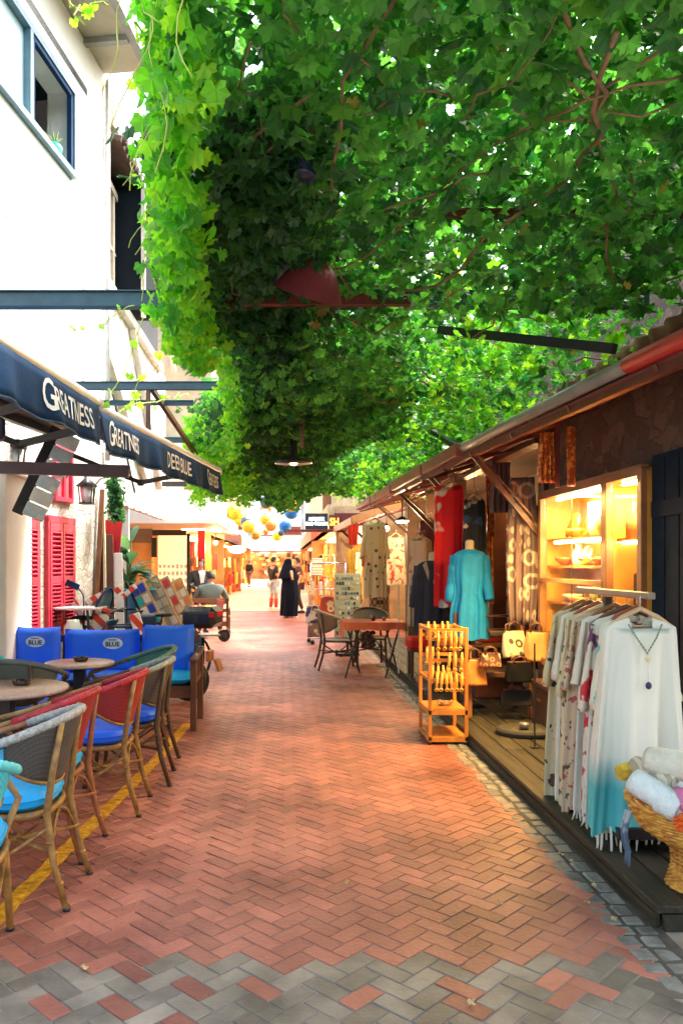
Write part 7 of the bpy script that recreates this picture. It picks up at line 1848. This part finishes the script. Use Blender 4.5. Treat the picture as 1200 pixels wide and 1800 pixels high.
m = MB(); cushion(m, -.02, .12, -.075, -.03, .56, .82) if False else m.box((.30, -.085, .70), (.16, .02, .20), (0, R(12), 0), bev=.008); o = m.build('pink_cloth', pm('pinkish_cloth', (.40, .12, .12), .8)); o.location = (-1.62, 16.4, 0); tag(o, 'dusky pink cloth hung over the right of the bench back', 'cloth')
# electric kick scooter
KS = thing('kick_scooter', 'black electric kick scooter parked in front of the bench', 'scooter', (-1.55, 15.75, 0), R(180))
for xc in (-.36, .42):
    m, X, Yv = wheel_mb((xc, 0, .12), .095, tr=.028); w_ = m.build('wheel', black, KS)
    m = MB(); m.lathe([(.02, -.03), (.085, -.02), (.085, .02), (.02, .03)], (xc, 0, .12), 14, axis=(0, 1, 0)); m.build('hub', dsteel, w_)
m = MB(); m.box((0, 0, .13), (.58, .15, .045), bev=.01); m.build('deck', pm('grey_deck', (.16, .18, .19), .5), KS)
m = MB(); m.bar((.40, 0, .16), (.30, 0, 1.12), .035, .035, up=(0, 1, 0)); m.build('stem', black, KS)
m = MB(); m.tube([(.28, -.26, 1.14), (.30, -.1, 1.12), (.30, .1, 1.12), (.28, .26, 1.14)], .016, 8); m.box((.31, 0, 1.10), (.06, .07, .05), bev=.01); m.build('handlebar', black, KS)
m = MB(); m.grid(lambda u, v: (-.36 + .15 * math.cos(R(60 + 110 * u)), (v - .5) * .07, .12 + .15 * math.sin(R(60 + 110 * u))), 10, 2); m.build('mudguard', black, KS, solid=.004)

# ================================================================ fallen leaves
spots = [(770, 1366), (830, 1768), (1045, 1560), (1030, 1590), (1080, 1620), (985, 1505), (855, 1480), (700, 1247), (150, 1705), (1005, 1517), (610, 1555), (935, 1450), (540, 1500), (420, 1345), (880, 1590), (560, 1290)]
fl = pm('fallen_yellow_leaf', (.45, .33, .14), .7, .2, 20); rr = random.Random(77)
for k, (px, py) in enumerate(spots):
    p = G(px, py, 0); z = .012
    m = MB(); M = Matrix.Rotation(rr.uniform(0, 6), 3, 'Z'); s = rr.uniform(.013, .022)
    vs = [Vector((0, 0, .003))] + [M @ Vector((x * s, y * s, .006 * math.sin(4 * x) + .002)) for x, y in LEAF]
    n = len(LEAF); m.add(vs, [(0, 1 + q, 1 + (q + 1) % n) for q in range(n)])
    o = m.build('fallen_leaf', fl); o.location = (p.x, p.y, z)
    tag(o, 'small dry yellow leaf lying on the ' + ('grey gutter stones' if p.x > 1.38 else 'red brick paving'), 'leaf', 'fallen leaves on the gutter stones' if p.x > 1.38 else 'fallen leaves on the brick paving')
